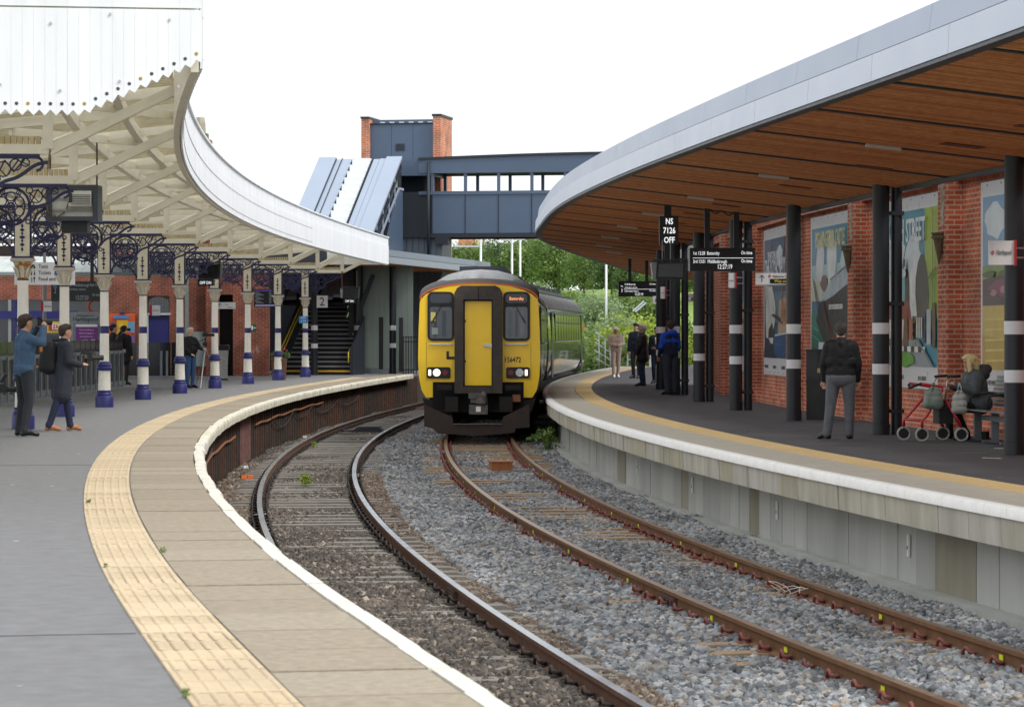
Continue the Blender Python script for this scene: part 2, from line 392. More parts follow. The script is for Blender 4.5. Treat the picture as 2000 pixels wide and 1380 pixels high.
# ------------------------------------------------------------------ tracks
rail_side_old = mat('rail_side_brown', '#6a4c3a', .8, var=.25, scale=8)
rail_side_new = mat('rail_side_rust', '#7f5738', .85, scale=5, col2='#66482f', var=.2)
rail_top = mat('rail_top_worn', '#aab0b8', .22, metal=1, var=.06, scale=3)
rail_top_rust = mat('rail_top_rusty', '#8d7660', .4, metal=.7, var=.15, scale=5)
sleep_old = mat('sleeper_grey', '#807b74', .9, var=.2, scale=4, bump=.2)
sleep_new = mat('sleeper_tan', '#9c8468', .9, var=.2, scale=4, bump=.2)
clip_old = mat('clip_dark', '#332c29', .8, var=.2, scale=20)
clip_new = mat('clip_red_brown', '#7a463c', .75, var=.15, scale=20)
yel = mat('yellow_marker', '#e6ee18', .6, var=0)
ZR = -.90
RAILSEC = [(-.036, 0), (-.036, -.035), (-.010, -.048), (-.010, -.130), (-.07, -.148), (-.07, -.16), (.07, -.16), (.07, -.148), (.010, -.130), (.010, -.048), (.036, -.035), (.036, 0)]
def rail_mesh(c, d0, y0, y1, mside, mtop, parent):
    mb = MB(); n = int((y1-y0)/1.2); k = len(RAILSEC); vs = []
    for i in range(n+1):
        y = y0+(y1-y0)*i/n
        vs += [off(c, y, d0+a, ZR+z) for a, z in RAILSEC]
    mb.v = vs
    for i in range(n):
        for j in range(k):
            mb.f.append((i*k+j, i*k+(j+1) % k, (i+1)*k+(j+1) % k, (i+1)*k+j)); mb.m.append(1 if j == k-1 else 0)
    for e in (0, n):
        mb.f.append(tuple(e*k+j for j in range(k))); mb.m.append(0)
    o = mb.build('rail', [mside, mtop], parent); return o
def clip_mesh(nm, m):
    mb = MB()
    pts = [(-.055, 0, .0), (-.05, 0, .035), (-.02, 0, .055), (.02, 0, .05), (.05, 0, .03), (.055, .03, .02), (.03, .055, .015), (-.02, .055, .02), (-.05, .05, .0)]
    mb.tube([Vector(p)*1.0 for p in pts], .013, 6)
    mb.box((0, .02, -.012), (.14, .10, .024))
    me = mb.mesh(nm, m, smooth=True); return me
def make_track(c, y0, y1, sp, mside, mtop, msl, mcl, label, width):
    t = empty('railway_track', off(c, y0, 0, -1.06), label, 'railway track')
    for s in (-1, 1): rail_mesh(c, s*.7525, 8, 158, mside, mtop, t)
    sm = MB(); sm.prism([(-width/2, 0), (width/2, 0), (width/2, .125), (width/2-.08, .15), (-width/2+.08, .15), (-width/2, .125)], -.125, .125)
    sme = sm.mesh('sleeper', msl)
    cme = clip_mesh('rail_clip', mcl)
    clips = []
    y = y0; n = 0
    while y < y1:
        p = off(c, y, 0, -1.20); a = -math.atan(slope(c, y))
        o = bpy.data.objects.new('sleeper', sme); COL.objects.link(o); o.parent = t
        o.location = p - t.location + Vector((0, 0, rs.uniform(-.012, .006))); o.rotation_euler = (0, 0, a + rs.uniform(-.01, .01)); o.scale = (1, rs.uniform(.95, 1.05), 1)
        for s in (-1, 1):
            for sd in (-1, 1):
                clips.append((off(c, y, s*.7525+sd*.105, -1.035), a + (PI if sd < 0 else 0), y))
        y += sp*rs.uniform(.985, 1.015); n += 1
    clips.sort(key=lambda q: q[2])
    big = MB(); V = [v.co.copy() for v in cme.vertices]; Fc = [tuple(p.vertices) for p in cme.polygons]
    for i, (p, a, y) in enumerate(clips):
        R = Matrix.Rotation(a + rs.uniform(-.2, .2) + PI/2, 3, 'Z')
        if i < 296:
            o = bpy.data.objects.new('rail_clip', cme); COL.objects.link(o); o.parent = t
            o.location = p - t.location; o.rotation_euler = R.to_euler(); o.scale = (1.15, 1.15, 1.15)
        else: big.add([R @ v*1.15 + p for v in V], Fc)
    if big.v: big.build('distant_rail_clips', mcl, t, smooth=True, kind='stuff')
    return t
trk_l = make_track('TL', 15, 100, .66, rail_side_old, rail_top, sleep_old, clip_old, 'worn track with shiny rails and grey sleepers beside the curved left platform', 2.45)
trk_r = make_track('TR', 17, 72, .66, rail_side_new, rail_top_rust, sleep_new, clip_new, 'rust-brown track with red clips that the yellow-fronted train stands on', 2.55)
# yellow markers on the webs of the right-hand track
for s, y0 in ((-.7525-.012, 21.2), (.7525-.012, 23.0)):
    y = y0; k = 0
    while y < 60:
        p = off('TR', y, s-.005, ZR-.085); mb = MB(); mb.box(p, (.006, .085, .042), -math.atan(slope('TR', y)))
        mb.build('rail_marker', yel, trk_r); y += rs.choice((2.6, 3.3, 4.0))
# fishplates / insulated joints
for c, d, y, tr in (('TR', -.7525, 28.2, trk_r), ('TR', .7525, 29.6, trk_r), ('TL', .7525, 28.7, trk_l), ('TR', -.7525, 40.0, trk_r), ('TL', -.7525, 45.5, trk_l)):
    for sd in (-1, 1):
        p = off(c, y, d+sd*.03, ZR-.09); mb = MB(); a = -math.atan(slope(c, y))
        mb.box(p, (.036, .62, .085), a)
        for k in range(4): mb.box(p+Matrix.Rotation(a, 3, 'Z') @ Vector((sd*.022, -.24+.16*k, 0)), (.03, .035, .035), a)
        mb.build('fishplate', mat('fishplate_dark', '#4b352b', .7, var=.2), tr)
# frayed bond wire on the right rail
mb = MB(); p0 = off('TR', 29.0, .64, -1.0)
for k in range(3):
    mb.tube([p0+Vector((.02*k-.03*t+.05*math.sin(t*1.3+k), -.35+.12*t, .02+.05*math.sin(t*.9+k))) for t in range(8)], .004, 4)
mb.build('bond_wire', mat('bare_wire', '#cfc9bd', .5, metal=.5), trk_r)
# orange-brown wooden track box between the rails near the train and a dark one on the left track
q = off('TR', 54.7, 0.1, -1.02); mb = MB(); mb.box(q+Vector((0, 0, .04)), (.38, .42, .26), .15); mb.box(q+Vector((0, 0, .182)), (.41, .45, .024), .15)
thing1(mb, 'track_box', mat('box_orange_wood', '#a5673c', .8, var=.25, scale=6), 'small orange-brown box lying between the rails in front of the train', 'box')
q = off('TL', 77.5, .0, -1.0); mb = MB()
mb.prism([(-.45, 0), (.45, 0), (.33, .17), (-.2, .17)], -.5, .5, lambda u, v, d: q+Vector((u, d, v-.08)))
mb.box(q+Vector((-.5, .1, -.04)), (.3, .5, .06), .3)
thing1(mb, 'track_cover', mat('cover_black', '#34343a', .7, var=.2), 'dark sloping metal cover between the rails of the left track', 'cover')

# ---- ballast stones scattered over the bed
def stone_mesh(seed):
    r = random.Random(seed); bm = bmesh.new(); bmesh.ops.create_icosphere(bm, subdivisions=1, radius=1)
    sx, sy, sz = r.uniform(.8, 1.2), r.uniform(.65, 1.0), r.uniform(.5, .75)
    for v in bm.verts: v.co = Vector((v.co.x*sx, v.co.y*sy, v.co.z*sz))*r.uniform(.78, 1.2)
    me = bpy.data.meshes.new('ballast_stone'); bm.to_mesh(me); bm.free(); return me
def stone_mat(name, cols):
    m = bpy.data.materials.new(name); m.use_nodes = True; n = m.node_tree.nodes; l = m.node_tree.links
    b = n['Principled BSDF']; b.inputs['Roughness'].default_value = .82
    oi = n.new('ShaderNodeObjectInfo'); r = n.new('ShaderNodeValToRGB'); r.color_ramp.interpolation = 'CONSTANT'
    while len(r.color_ramp.elements) < len(cols): r.color_ramp.elements.new(.5)
    for e, (p, c) in zip(r.color_ramp.elements, cols): e.position = p; e.color = (*lin(c), 1)
    g = n.new('ShaderNodeNewGeometry'); t = n.new('ShaderNodeTexNoise'); t.inputs['Scale'].default_value = 1.1; t.inputs['Detail'].default_value = 6; l.new(g.outputs['Position'], t.inputs['Vector'])
    mr = n.new('ShaderNodeMapRange'); mr.inputs['From Min'].default_value = .3; mr.inputs['From Max'].default_value = .7; mr.inputs['To Min'].default_value = .7; mr.inputs['To Max'].default_value = 1.45
    l.new(t.outputs['Fac'], mr.inputs['Value'])
    mu = n.new('ShaderNodeVectorMath'); mu.operation = 'SCALE'
    l.new(oi.outputs['Random'], r.inputs['Fac']); l.new(r.outputs['Color'], mu.inputs[0]); l.new(mr.outputs[0], mu.inputs['Scale']); l.new(mu.outputs[0], b.inputs['Base Color'])
    return m
def scatter(name, label, cols, y0, y1, dl, dr, dens, smin, smax, seed, jit=.02):
    mb = MB(); n = int((y1-y0)/1.0); k = 10
    for i in range(n+1):
        y = y0+(y1-y0)*i/n; a, b = dl(y), dr(y)
        for j in range(k+1):
            x = a+(b-a)*j/k; mb.v.append((x, y, bed_z(x, y)+jit))
    for i in range(n):
        for j in range(k): mb.f.append((i*(k+1)+j, i*(k+1)+j+1, (i+1)*(k+1)+j+1, (i+1)*(k+1)+j)); mb.m.append(0)
    sm = stone_mat(name+'_stone_%d' % seed, cols)
    o = mb.build(name, sm, kind='stuff'); o['label'] = label
    src = bpy.data.collections.new('stones_%d' % seed)
    for q in range(5):
        me = stone_mesh(seed*10+q); me.materials.append(sm); src.objects.link(bpy.data.objects.new('ballast_stone', me))
    ng = bpy.data.node_groups.new('scatter_%d' % seed, 'GeometryNodeTree')
    ng.interface.new_socket('Geometry', in_out='INPUT', socket_type='NodeSocketGeometry')
    ng.interface.new_socket('Geometry', in_out='OUTPUT', socket_type='NodeSocketGeometry')
    N = ng.nodes; L = ng.links
    gi, go = N.new('NodeGroupInput'), N.new('NodeGroupOutput')
    dp = N.new('GeometryNodeDistributePointsOnFaces'); dp.inputs['Density'].default_value = dens; dp.inputs['Seed'].default_value = seed
    ci = N.new('GeometryNodeCollectionInfo'); ci.inputs['Collection'].default_value = src; ci.inputs['Separate Children'].default_value = True; ci.inputs['Reset Children'].default_value = True
    ip = N.new('GeometryNodeInstanceOnPoints'); ip.inputs['Pick Instance'].default_value = True
    rr = N.new('FunctionNodeRandomValue'); rr.data_type = 'FLOAT_VECTOR'; rr.inputs['Max'].default_value = (6.28, 6.28, 6.28)
    rsz = N.new('FunctionNodeRandomValue'); rsz.data_type = 'FLOAT'; rsz.inputs[2].default_value = smin; rsz.inputs[3].default_value = smax
    L.new(gi.outputs[0], dp.inputs['Mesh']); L.new(dp.outputs['Points'], ip.inputs['Points']); L.new(ci.outputs[0], ip.inputs['Instance'])
    L.new(rr.outputs[0], ip.inputs['Rotation']); L.new(rsz.outputs[1], ip.inputs['Scale'])
    jn = N.new('GeometryNodeJoinGeometry'); L.new(ip.outputs[0], jn.inputs[0]); L.new(jn.outputs[0], go.inputs[0])
    md = o.modifiers.new('scatter', 'NODES'); md.node_group = ng
    return o
grey = [(0, '#7f8285'), (.25, '#6a6d70'), (.48, '#949698'), (.66, '#515458'), (.80, '#8d857b'), (.90, '#a3a19d'), (.96, '#6b5f54')]
dark = [(0, '#524c46'), (.35, '#423d39'), (.65, '#60574e'), (.85, '#73685d'), (.95, '#91877a')]
brown = [(0, '#6b5c4e'), (.35, '#574b42'), (.6, '#7d7062'), (.85, '#4a423c'), (.95, '#9c9184')]
scatter('ballast', 'clean grey ballast stones under the right-hand track', grey, 17, 56, lambda y: cx('TL', y)+1.25, lambda y: cx('RE', y)+.16, 330, .033, .060, 1, .026)
scatter('ballast', 'dark oily ballast stones between the rails of the left track', dark, 14, 56, lambda y: cx('TL', y)-.70, lambda y: cx('TL', y)+.70, 380, .028, .050, 2, .015)
scatter('ballast', 'brown dirty ballast stones beside the left platform wall', brown, 22, 60, lambda y: cx('LE', y)+.0, lambda y: cx('TL', y)-.80, 300, .020, .046, 3, .008)
scatter('ballast', 'brown ballast fringe along the right rail of the left track', brown, 14, 56, lambda y: cx('TL', y)+.80, lambda y: cx('TL', y)+1.3, 400, .028, .050, 4, .022)
scatter('ballast', 'far ballast stones of both tracks towards the train', grey, 56, 110, lambda y: cx('TL', y)+.8, lambda y: cx('RE', y)+.1, 260, .035, .06, 5, .0)
scatter('ballast', 'far dark ballast stones of the left track', dark, 56, 112, lambda y: cx('LE', y)+.1, lambda y: cx('TL', y)+.8, 260, .03, .055, 6, -.015)
# litter
for k, (px, py, c, sz, lab) in enumerate(((482, 931, '#d9713a', (.22, .07, .07), 'orange drinks carton lying in the dirt by the left platform wall'), (478, 912, '#dcdcdc', (.16, .06, .04), 'crumpled white paper lying above the orange carton'),
                                   (594, 853, '#d5d3cf', (.14, .08, .05), 'white scrap of paper near the bend of the left rail'), (508, 1005, '#e6e6e6', (.2, .1, .02), 'flat white paper scrap beside the left rail'))):
    p = G(px, py, -1.03); mb = MB(); mb.box(p, sz, k*.7+.4); mb.box(p+Vector((.02, .03, .01)), (sz[0]*.6, sz[1]*.8, sz[2]*.8), k*.5+1.2)
    thing1(mb, 'litter', mat('litter_%d' % k, c, .5, var=.15, scale=30), lab, 'litter')
# ------------------------------------------------------------------ old canopy over the left platform
cream = mat('cream_paint', '#dfdac9', .6, var=.08, scale=3)
cream_dk = mat('cream_planks', '#c9bfa4', .7, scale=7, col2='#b3a585', stretch=(1, 1, .2))
yplank = mat('yellowed_planks', '#c4b896', .7, scale=8, col2='#aa9872', stretch=(1, 1, .3))
valance = mat('white_valance', '#f0f2f4', .65, scale=2.5, col2='#e0e3e7', stretch=(1, 1, .15))
roofsheet = mat('cream_sheet', '#e6dfca', .6, var=.08, scale=3)
skylight = bpy.data.materials.new('rooflight_sheet'); skylight.use_nodes = True
_n = skylight.node_tree.nodes; _l = skylight.node_tree.links
_t = _n.new('ShaderNodeBsdfTranslucent'); _t.inputs['Color'].default_value = (.96, .95, .91, 1)
_d = _n.new('ShaderNodeBsdfDiffuse'); _d.inputs['Color'].default_value = (.85, .85, .82, 1)
_m = _n.new('ShaderNodeMixShader'); _m.inputs['Fac'].default_value = .08
_l.new(_t.outputs[0], _m.inputs[1]); _l.new(_d.outputs[0], _m.inputs[2]); _l.new(_m.outputs[0], _n['Material Output'].inputs['Surface'])
hole_m = mat('dark_hole', '#4a4a50', .9, var=0)
blue = mat('station_blue', '#27286b', .45, var=.12, scale=6)
iron_blue = mat('ironwork_blue', '#23244f', .5, var=.2, scale=8)
colwhite = mat('column_white', '#f7f4ec', .5, scale=3, col2='#ece7da')
capstone = mat('capital_cream', '#e6dfce', .7, scale=12, col2='#cfc5ae', bump=.4, bscale=60)
rusty = mat('rust_stained_cream', '#d8cdb0', .8, scale=9, col2='#b5762c', sharp=True)
DC, DP, STN = -2.91, -1.65, [27.1 + 6.75*i for i in range(12)]
can = empty('platform_canopy', off('LE', 60, -2.9, 3.5), 'old cream canopy with white boarded valance curving over the left platform', 'canopy')
# roof: ridged sheet rising towards the track, every so often a rooflight strip
mb = MB(); mb2 = MB(); y = 26.2; k = 0
while y < 101.9:
    a, b = y, y+.065
    mb.add([off('LE', a, -4.4, 4.22), off('LE', a, -.25, 4.65), off('LE', b, -.25, 4.65), off('LE', b, -4.4, 4.22),
            off('LE', a, -4.4, 4.245), off('LE', a, -.25, 4.675), off('LE', b, -.25, 4.675), off('LE', b, -4.4, 4.245)], [(0,3,2,1),(4,5,6,7),(0,1,5,4),(1,2,6,5),(2,3,7,6),(3,0,4,7)])
    y += .25; k += 1
sweep(mb2, 'LE', 26.2, 101.9, [(-4.4, 4.25), (-.2, 4.69)], 1.5, closed=False)
mb.build('roof_battens', mat('batten_dark', '#a39a80', .8, var=.2), can, kind='stuff'); mb2.build('rooflight_sheet', skylight, can)
# back slope of the roof towards the station building
mb = MB(); sweep(mb, 'LE', 26.2, 101.9, [(-9.5, 4.75), (-4.3, 4.28), (-4.3, 4.34), (-9.5, 4.81)], 3.); mb.build('rear_roof', mat('rear_roof_timber_shade', '#6b6458', .8, var=.2), can)  # dark timber colour carries the shadow under this slope
# longitudinal planked partition over the columns, boards with gaps
mb = MB(); y = 30.; k = 0
while y < 101:
    L = .19
    if (k % 31) not in (9, 13, 17, 18): sweep(mb, 'LE', y, y+L, rect(-4.32, -4.29, 3.62, 4.3), L)
    y += L+.012; k += 1
mb.build('planked_partition', cream_dk, can, kind='stuff')
for d, z in ((-.95, 4.47), (-1.62, 4.36), (-2.91, 3.66)):
    mb = MB(); sweep(mb, 'LE', 26.3, 101.9, rect(d-.05, d+.05, z-.08, z+.06), 1.5); mb.build('purlin', cream, can)
for i, y in enumerate(STN):
    q = lambda d, z, yy=y: off('LE', yy, d, z)
    mb = MB(); mb.bar(q(-6.8, 3.585), q(DP, 3.585), .10, .11); mb.build('tie_beam', cream, can)
    mb = MB()                                   # narrow yellowed boarding laid on the tie beam
    for t in range(38):
        d = -4.2 + t*.066
        mb.bar(q(d, 3.60), q(d, 3.73), .05, .055)
    mb.build('beam_boarding', yplank, can, kind='stuff')
    mb = MB(); mb.box(q(DP, 3.92), (.115, .115, .66), -math.atan(slope('LE', y))); mb.build('post', cream, can)
    mb = MB(); mb.bar(q(DP+.03, 3.58), q(-.22, 4.27), .06, .12); mb.build('raking_strut', cream, can)
    mb = MB(); mb.bar(q(DP+.03, 3.53), q(-.24, 4.21), .11, .02); mb.build('strut_flange', cream, can)
    mb = MB(); mb.bar(q(-4.3, 4.17), q(-.2, 4.57), .07, .13); mb.build('rafter', cream, can)
    if i+1 < len(STN):
        y2 = STN[i+1]
        mb = MB(); mb.bar(off('LE', y, DP, 3.63), off('LE', y2, DP, 4.2), .05, .08); mb.build('long_brace', cream, can)
        mb = MB(); mb.bar(off('LE', (y+y2)/2, -3.2, 4.18), off('LE', (y+y2)/2, -.2, 4.54), .05, .12); mb.build('rafter', cream, can)
        mb = MB(); mb.bar(off('LE', y, -2.5, 4.24), off('LE', y2, -.3, 4.46), .05, .11); mb.build('wind_brace', cream, can)
# curved fascia of narrow boards
mb = MB(); y = 26.15; k = 0
while y < 102:
    e = .0015*(k % 2); L = .1
    sweep(mb, 'LE', y, y+L-.001, rect(-.16, -.135+e, 3.83+.004*math.sin(k*1.7), 4.47), L)
    sweep(mb, 'LE', y, y+L-.001, rect(-.175, -.15+e, 4.475, 4.73), L)
    y += L; k += 1
mb.build('fascia_boards', valance, can, kind='stuff')
mb = MB(); sweep(mb, 'LE', 26.15, 102, rect(-.24, -.17, 3.80, 4.72), 1.); mb.build('fascia_backing', cream, can)
mb = MB(); sweep(mb, 'LE', 26.15, 102, rect(-.2, -.11, 4.732, 4.765), 1.); mb.build('fascia_capping', valance, can)
mb = MB(); y = 26.4
while y < 80:
    for z in (3.93, 4.30):
        p = off('LE', y, -.124, z); mb.box(p, (.006, .022, .022), -math.atan(slope('LE', y)))
    y += .2
mb.build('valance_holes', hole_m, can, kind='stuff')
mb = MB(); mb.box(off('LE', 102.05, -1.2, 4.28), (2.1, .06, .9), -math.atan(slope('LE', 102))); mb.build('far_end_board', valance, can)
# near end: pointed boards across the canopy, each a board of its own
ye = 26.05; tl = math.atan(slope('LE', ye)); R = Matrix.Rotation(-tl, 3, 'Z')
base = off('LE', ye, -.15, 0)
ev = tag(empty('end_valance', base), None)
ev.parent = can; ev.location = base - can.location
def eb(u, v, d): return base + R @ Vector((u, -d, v))
k = 0; bw = .0965
for k in range(46):
    u1 = -k*bw; u0 = u1-bw+.001; uc = (u0+u1)/2
    zb = lambda u: 3.40 + max(0, (u+1.02)/1.02)*.47
    mb = MB(); dpt = .002*((k//3) % 2)
    mb.prism([(u0, zb(u0)), (uc, zb(uc)+.05), (u1, zb(u1)), (u1, 4.33), (u0, 4.33)], 0, .022+dpt, eb)
    b = mb.build('valance_board', valance, ev)
    mb = MB(); mb.prism([(uc+.016*math.cos(a*PI/5), zb(uc)+.10+.016*math.sin(a*PI/5)) for a in range(10)], .022+dpt, .0245+dpt, eb)
    mb.build('round_hole', hole_m if k % 5 else mat('rust_bolt', '#a08a3c', .7), b)
for k in range(23):
    u1 = -k*bw*2; u0 = u1-bw*2+.001
    mb = MB(); mb.prism([(u0, 4.345), (u1, 4.345), (u1, 5.3), (u0, 5.3)], -.004, .018, eb); mb.build('gable_board', valance, ev)
mb = MB()
for k in range(9):
    for z, s in ((3.66, 0), (4.24, .2)):
        u = -.20 - k*.51 - s*.4
        mb.prism([(u+.012*math.cos(a*PI/4), z+.05*math.sin(k*2.1)+.012*math.sin(a*PI/4)) for a in range(8)], .026, .036, eb)
mb.build('bolt_heads', mat('bolt_grey', '#b9bcc0', .4, metal=.6), ev, kind='stuff')
mb = MB(); mb.prism([(-4.6, 3.45), (-1.1, 3.45), (-.05, 3.9), (-.05, 4.6), (-4.6, 4.6)], -.06, -.02, eb); mb.build('valance_backing', cream, ev)

# ------------------------------------------------------------------ cast-iron columns with scroll brackets
def bracket_mesh():
    mb = MB(); th = .05
    def ring(cx_, cz, r, wd, n=22, a0=0., a1=2*PI):
        pts = [(cx_+r*math.cos(a0+(a1-a0)*i/n), cz+r*math.sin(a0+(a1-a0)*i/n)) for i in range(n+1)]
        for (xa, za), (xb, zb) in zip(pts, pts[1:]): mb.bar((xa, 0, za), (xb, 0, zb), th, wd, up=(0, 1, 0)) if False else mb.bar((xa, 0, za), (xb, 0, zb), wd, th, up=(0, 1, 0))
    def line(pts, wd):
        for (xa, za), (xb, zb) in zip(pts, pts[1:]): mb.bar((xa, 0, za), (xb, 0, zb), wd, th*.7, up=(0, 1, 0))
    x0 = .13
    mb.bar((x0-.02, 0, 2.72), (x0-.02, 0, 3.53), .05, .11, up=(0, 1, 0))
    mb.bar((x0, 0, 3.505), (1.17, 0, 3.505), .05, .13, up=(0, 1, 0))
    C = (x0+.29, 3.225); ring(*C, .255, .035)
    for k in range(6):
        a = PI/6 + k*PI/3; ring(C[0]+.135*math.cos(a), C[1]+.135*math.sin(a), .062, .014, 10)
        line([(C[0], C[1]), (C[0]+.24*math.cos(a+PI/6), C[1]+.24*math.sin(a+PI/6))], .014)
    ring(*C, .05, .02, 10); ring(*C, .19, .016, 18)
    for k in range(6):
        a = k*PI/3; ring(C[0]+.215*math.cos(a), C[1]+.215*math.sin(a), .032, .014, 8)
    # spandrel below the circle
    pts = [(x0+.02+.42*(1-math.cos(t*PI/2/8)), 2.74+.30*math.sin(t*PI/2/8)) for t in range(9)]; line(pts, .035)
    for q in ((x0+.09, 2.95, .05), (x0+.06, 3.44, .045), (x0+.54, 3.44, .045), (x0+.16, 2.92, .03)): ring(*q, .014, 10)
    # tail running out to the tip
    pts = [(C[0]+.22+.62*t/10, 3.09+.36*(t/10)**.75+.02*math.sin(t)) for t in range(11)]; line(pts, .04)
    ring(1.13, 3.42, .075, .03, 8, -PI/2, PI/2)
    for q in ((.76, 3.36, .085), (.90, 3.41, .065), (1.01, 3.435, .045), (.69, 3.25, .04)): ring(*q, .014, 12)
    line([(.66, 3.42), (.80, 3.28), (.93, 3.46), (1.06, 3.40)], .014); line([(.66, 3.22), (.78, 3.46), (.88, 3.33), (1.0, 3.47)], .016)
    for q in ((x0+.30, 2.93, .035), (x0+.24, 3.0, .03), (x0+.07, 3.05, .035), (x0+.05, 3.34, .03), (x0+.52, 3.02, .03)): ring(*q, .016, 9)
    return mb.mesh('scroll_bracket', iron_blue)
BR = bracket_mesh()
def make_column():
    t = empty('cast_iron_column', (0, 0, 0))
    def lz(prof, nm, m, par=t, n=22):
        mb = MB(); mb.lathe(prof, n); o = mb.build(nm, m, par, local=True); smooth_by_angle(o, 35); return o
    b = lz([(.185, -.01), (.185, .21), (.175, .225), (.15, .245), (.155, .27), (.14, .30), (.145, .33), (.13, .345)], 'base', blue)
    lz([(.128, .345), (.125, .50), (.118, .74)], 'lower_drum', mat('embossed_white', '#f4f1e8', .6, scale=14, col2='#e2ddd0', bump=.8, bscale=22))
    lz([(.12, .74), (.155, .76), (.16, .80), (.14, .83), (.15, .855), (.115, .90), (.10, .93)], 'waist_ring', blue)
    s = lz([(.098, .93), (.092, 1.5), (.084, 2.35)], 'shaft', colwhite)
    lz([(.0935, 1.50), (.0915, 1.65)], 'blue_band', blue, s)
    lz([(.088, 2.345), (.092, 2.355), (.088, 2.37)], 'neck_ring', mat('neck_black', '#23222a', .5))
    c = lz([(.085, 2.37), (.09, 2.45), (.115, 2.55), (.155, 2.62), (.16, 2.64)], 'capital', capstone)
    mb = MB()
    for k in range(8):                        # acanthus-like leaves on the capital
        a = k*PI/4; R_ = Matrix.Rotation(a, 3, 'Z')
        mb.add([R_ @ Vector(v) for v in ((.088, -.03, 2.39), (.088, .03, 2.39), (.125, .035, 2.52), (.17, .0, 2.58), (.125, -.035, 2.52), (.14, 0, 2.5))], [(0, 1, 5), (1, 2, 5), (2, 3, 5), (3, 4, 5), (4, 0, 5)])
    mb.build('capital_leaves', capstone, c, local=True)
    mb = MB(); mb.box((0, 0, 2.665), (.36, .36, .05)); mb.build('abacus', mat('abacus_grey', '#b9b2a4', .7), t, local=True)
    mb = MB(); mb.box((0, 0, 2.705), (.33, .33, .03)); mb.build('abacus_blue', iron_blue, t, local=True)
    mb = MB(); mb.box((0, 0, 3.13), (.225, .225, .82)); bl = mb.build('upper_block', mat('block_cream', '#e4dcc8', .6, scale=5, col2='#d2c7ae'), t, local=True)
    for sy in (-1, 1):
        mb = MB()
        for z0, hh, ww in ((2.83, .07, .022), (2.905, .055, .04), (2.965, .05, .022), (3.02, .055, .055), (3.08, .05, .022), (3.135, .055, .04), (3.20, .07, .022)):
            mb.prism([(-ww, z0), (0, z0-hh*.6), (ww, z0), (0, z0+hh*.6)], sy*.113, sy*.118)
        mb.build('blue_ornament', iron_blue, bl, local=True)
        mb = MB()
        for z in (3.36, 3.40, 3.44): mb.box((0, sy*.114, z), (.12, .006, .012))
        mb.build('moulding', capstone, bl, local=True)
    for sx in (0, PI):
        o = bpy.data.objects.new('scroll_bracket', BR); COL.objects.link(o); o.parent = t; o.rotation_euler = (0, 0, sx)
    return t
clabels = ['white and blue column cut off by the left picture edge', 'column with rust-stained capital directly behind the man in denim', 'column directly behind the man with the backpack',
 'column in front of the grey fence, right of the backpack man', 'column just left of the blue door', 'column just right of the blue door', 'column behind the photographer with the tripod',
 'column to the right of the tripod photographer by the litter bin', 'column in front of the flower tub', 'farthest column, with a small blue number plate']
col0 = make_column(); rustcap = None
for i, y in enumerate(STN[2:12]):
    c = col0 if i == 0 else copy_tree(col0)
    c.location = off('LE', y, DC, 0); c.rotation_euler = (0, 0, -math.atan(slope('LE', y)))
    tag(c, 'white and blue cast-iron '+clabels[i].replace('white and blue ', ''), 'column', 'cast-iron columns of the old canopy', 'thing')
    if i == 1:
        for ch in c.children:
            if ch.name.startswith('capital'):
                ch.data = ch.data.copy(); ch.data.materials.clear(); ch.data.materials.append(rusty)
# the column before them stands outside the frame; only its bracket and beam end show at the left edge
c = copy_tree(col0); c.location = off('LE', STN[1], DC, 0); c.rotation_euler = (0, 0, -math.atan(slope('LE', STN[1])))
tag(c, 'nearest cast-iron column whose blue scroll bracket enters at the left edge', 'column', 'cast-iron columns of the old canopy', 'thing')

# ------------------------------------------------------------------ modern canopy over the right platform
alu = mat('fascia_aluminium', '#aeb6c3', .36, metal=.75, var=.05, scale=1.5)
alu_b = mat('fascia_aluminium_blue', '#97a1b1', .38, metal=.75, var=.06, scale=1.2)
gun = mat('gunmetal_trim', '#3c4148', .45, metal=.3, var=.08)
larch = [mat('larch_slat_%d' % i, c, .55, scale=3, col2=d, stretch=(3, 1, 3)) for i, (c, d) in enumerate((('#e79b62', '#d2834c'), ('#eca76c', '#d88d55'), ('#db8f56', '#c47843')))]
rc = empty('modern_canopy', off('CE', 60, 3.3, 3.7), 'sweeping modern canopy with metal fascia and timber slat soffit over the right platform', 'canopy')
zs = lambda d: 4.10 - .112*d
y = 19.5; joints = []
while y < 138: joints.append(y); y += 3.62
count = 0; rest = MB()
for ja, jb in zip(joints, joints[1:]):
    y = ja+.10
    while y < jb-.08:
        m1 = MB(); dz = rs.uniform(-.004, .004); h = .034
        mb = m1 if count < 300 else rest
        p = [off('CE', yy, d, zs(d)-.02+z+dz) for yy in (y, y+.085) for d, z in ((.10, 0), (3.55, 0), (3.55, h), (.10, h))]
        mb.add(p, [(0,1,2,3),(7,6,5,4),(0,4,5,1),(1,5,6,2),(2,6,7,3),(3,7,4,0)])
        if count < 300: m1.build('soffit_slat', rs.choice(larch), rc)
        y += .165; count += 1
rest.build('distant_soffit_slats', larch[0], rc, kind='stuff')
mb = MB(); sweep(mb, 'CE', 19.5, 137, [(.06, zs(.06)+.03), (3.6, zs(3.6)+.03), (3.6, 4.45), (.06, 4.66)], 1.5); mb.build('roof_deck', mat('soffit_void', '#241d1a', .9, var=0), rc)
for j in joints:
    mb = MB(); mb.add([off('CE', yy, d, zs(d)+z) for yy in (j-.03, j+.05) for d, z in ((.1, -.03), (3.55, -.03), (3.55, .02), (.1, .02))], [(0,1,2,3),(7,6,5,4),(0,4,5,1),(1,5,6,2),(2,6,7,3),(3,7,4,0)])
    mb.build('soffit_joint', gun, rc)
y = 18.4; k = 0
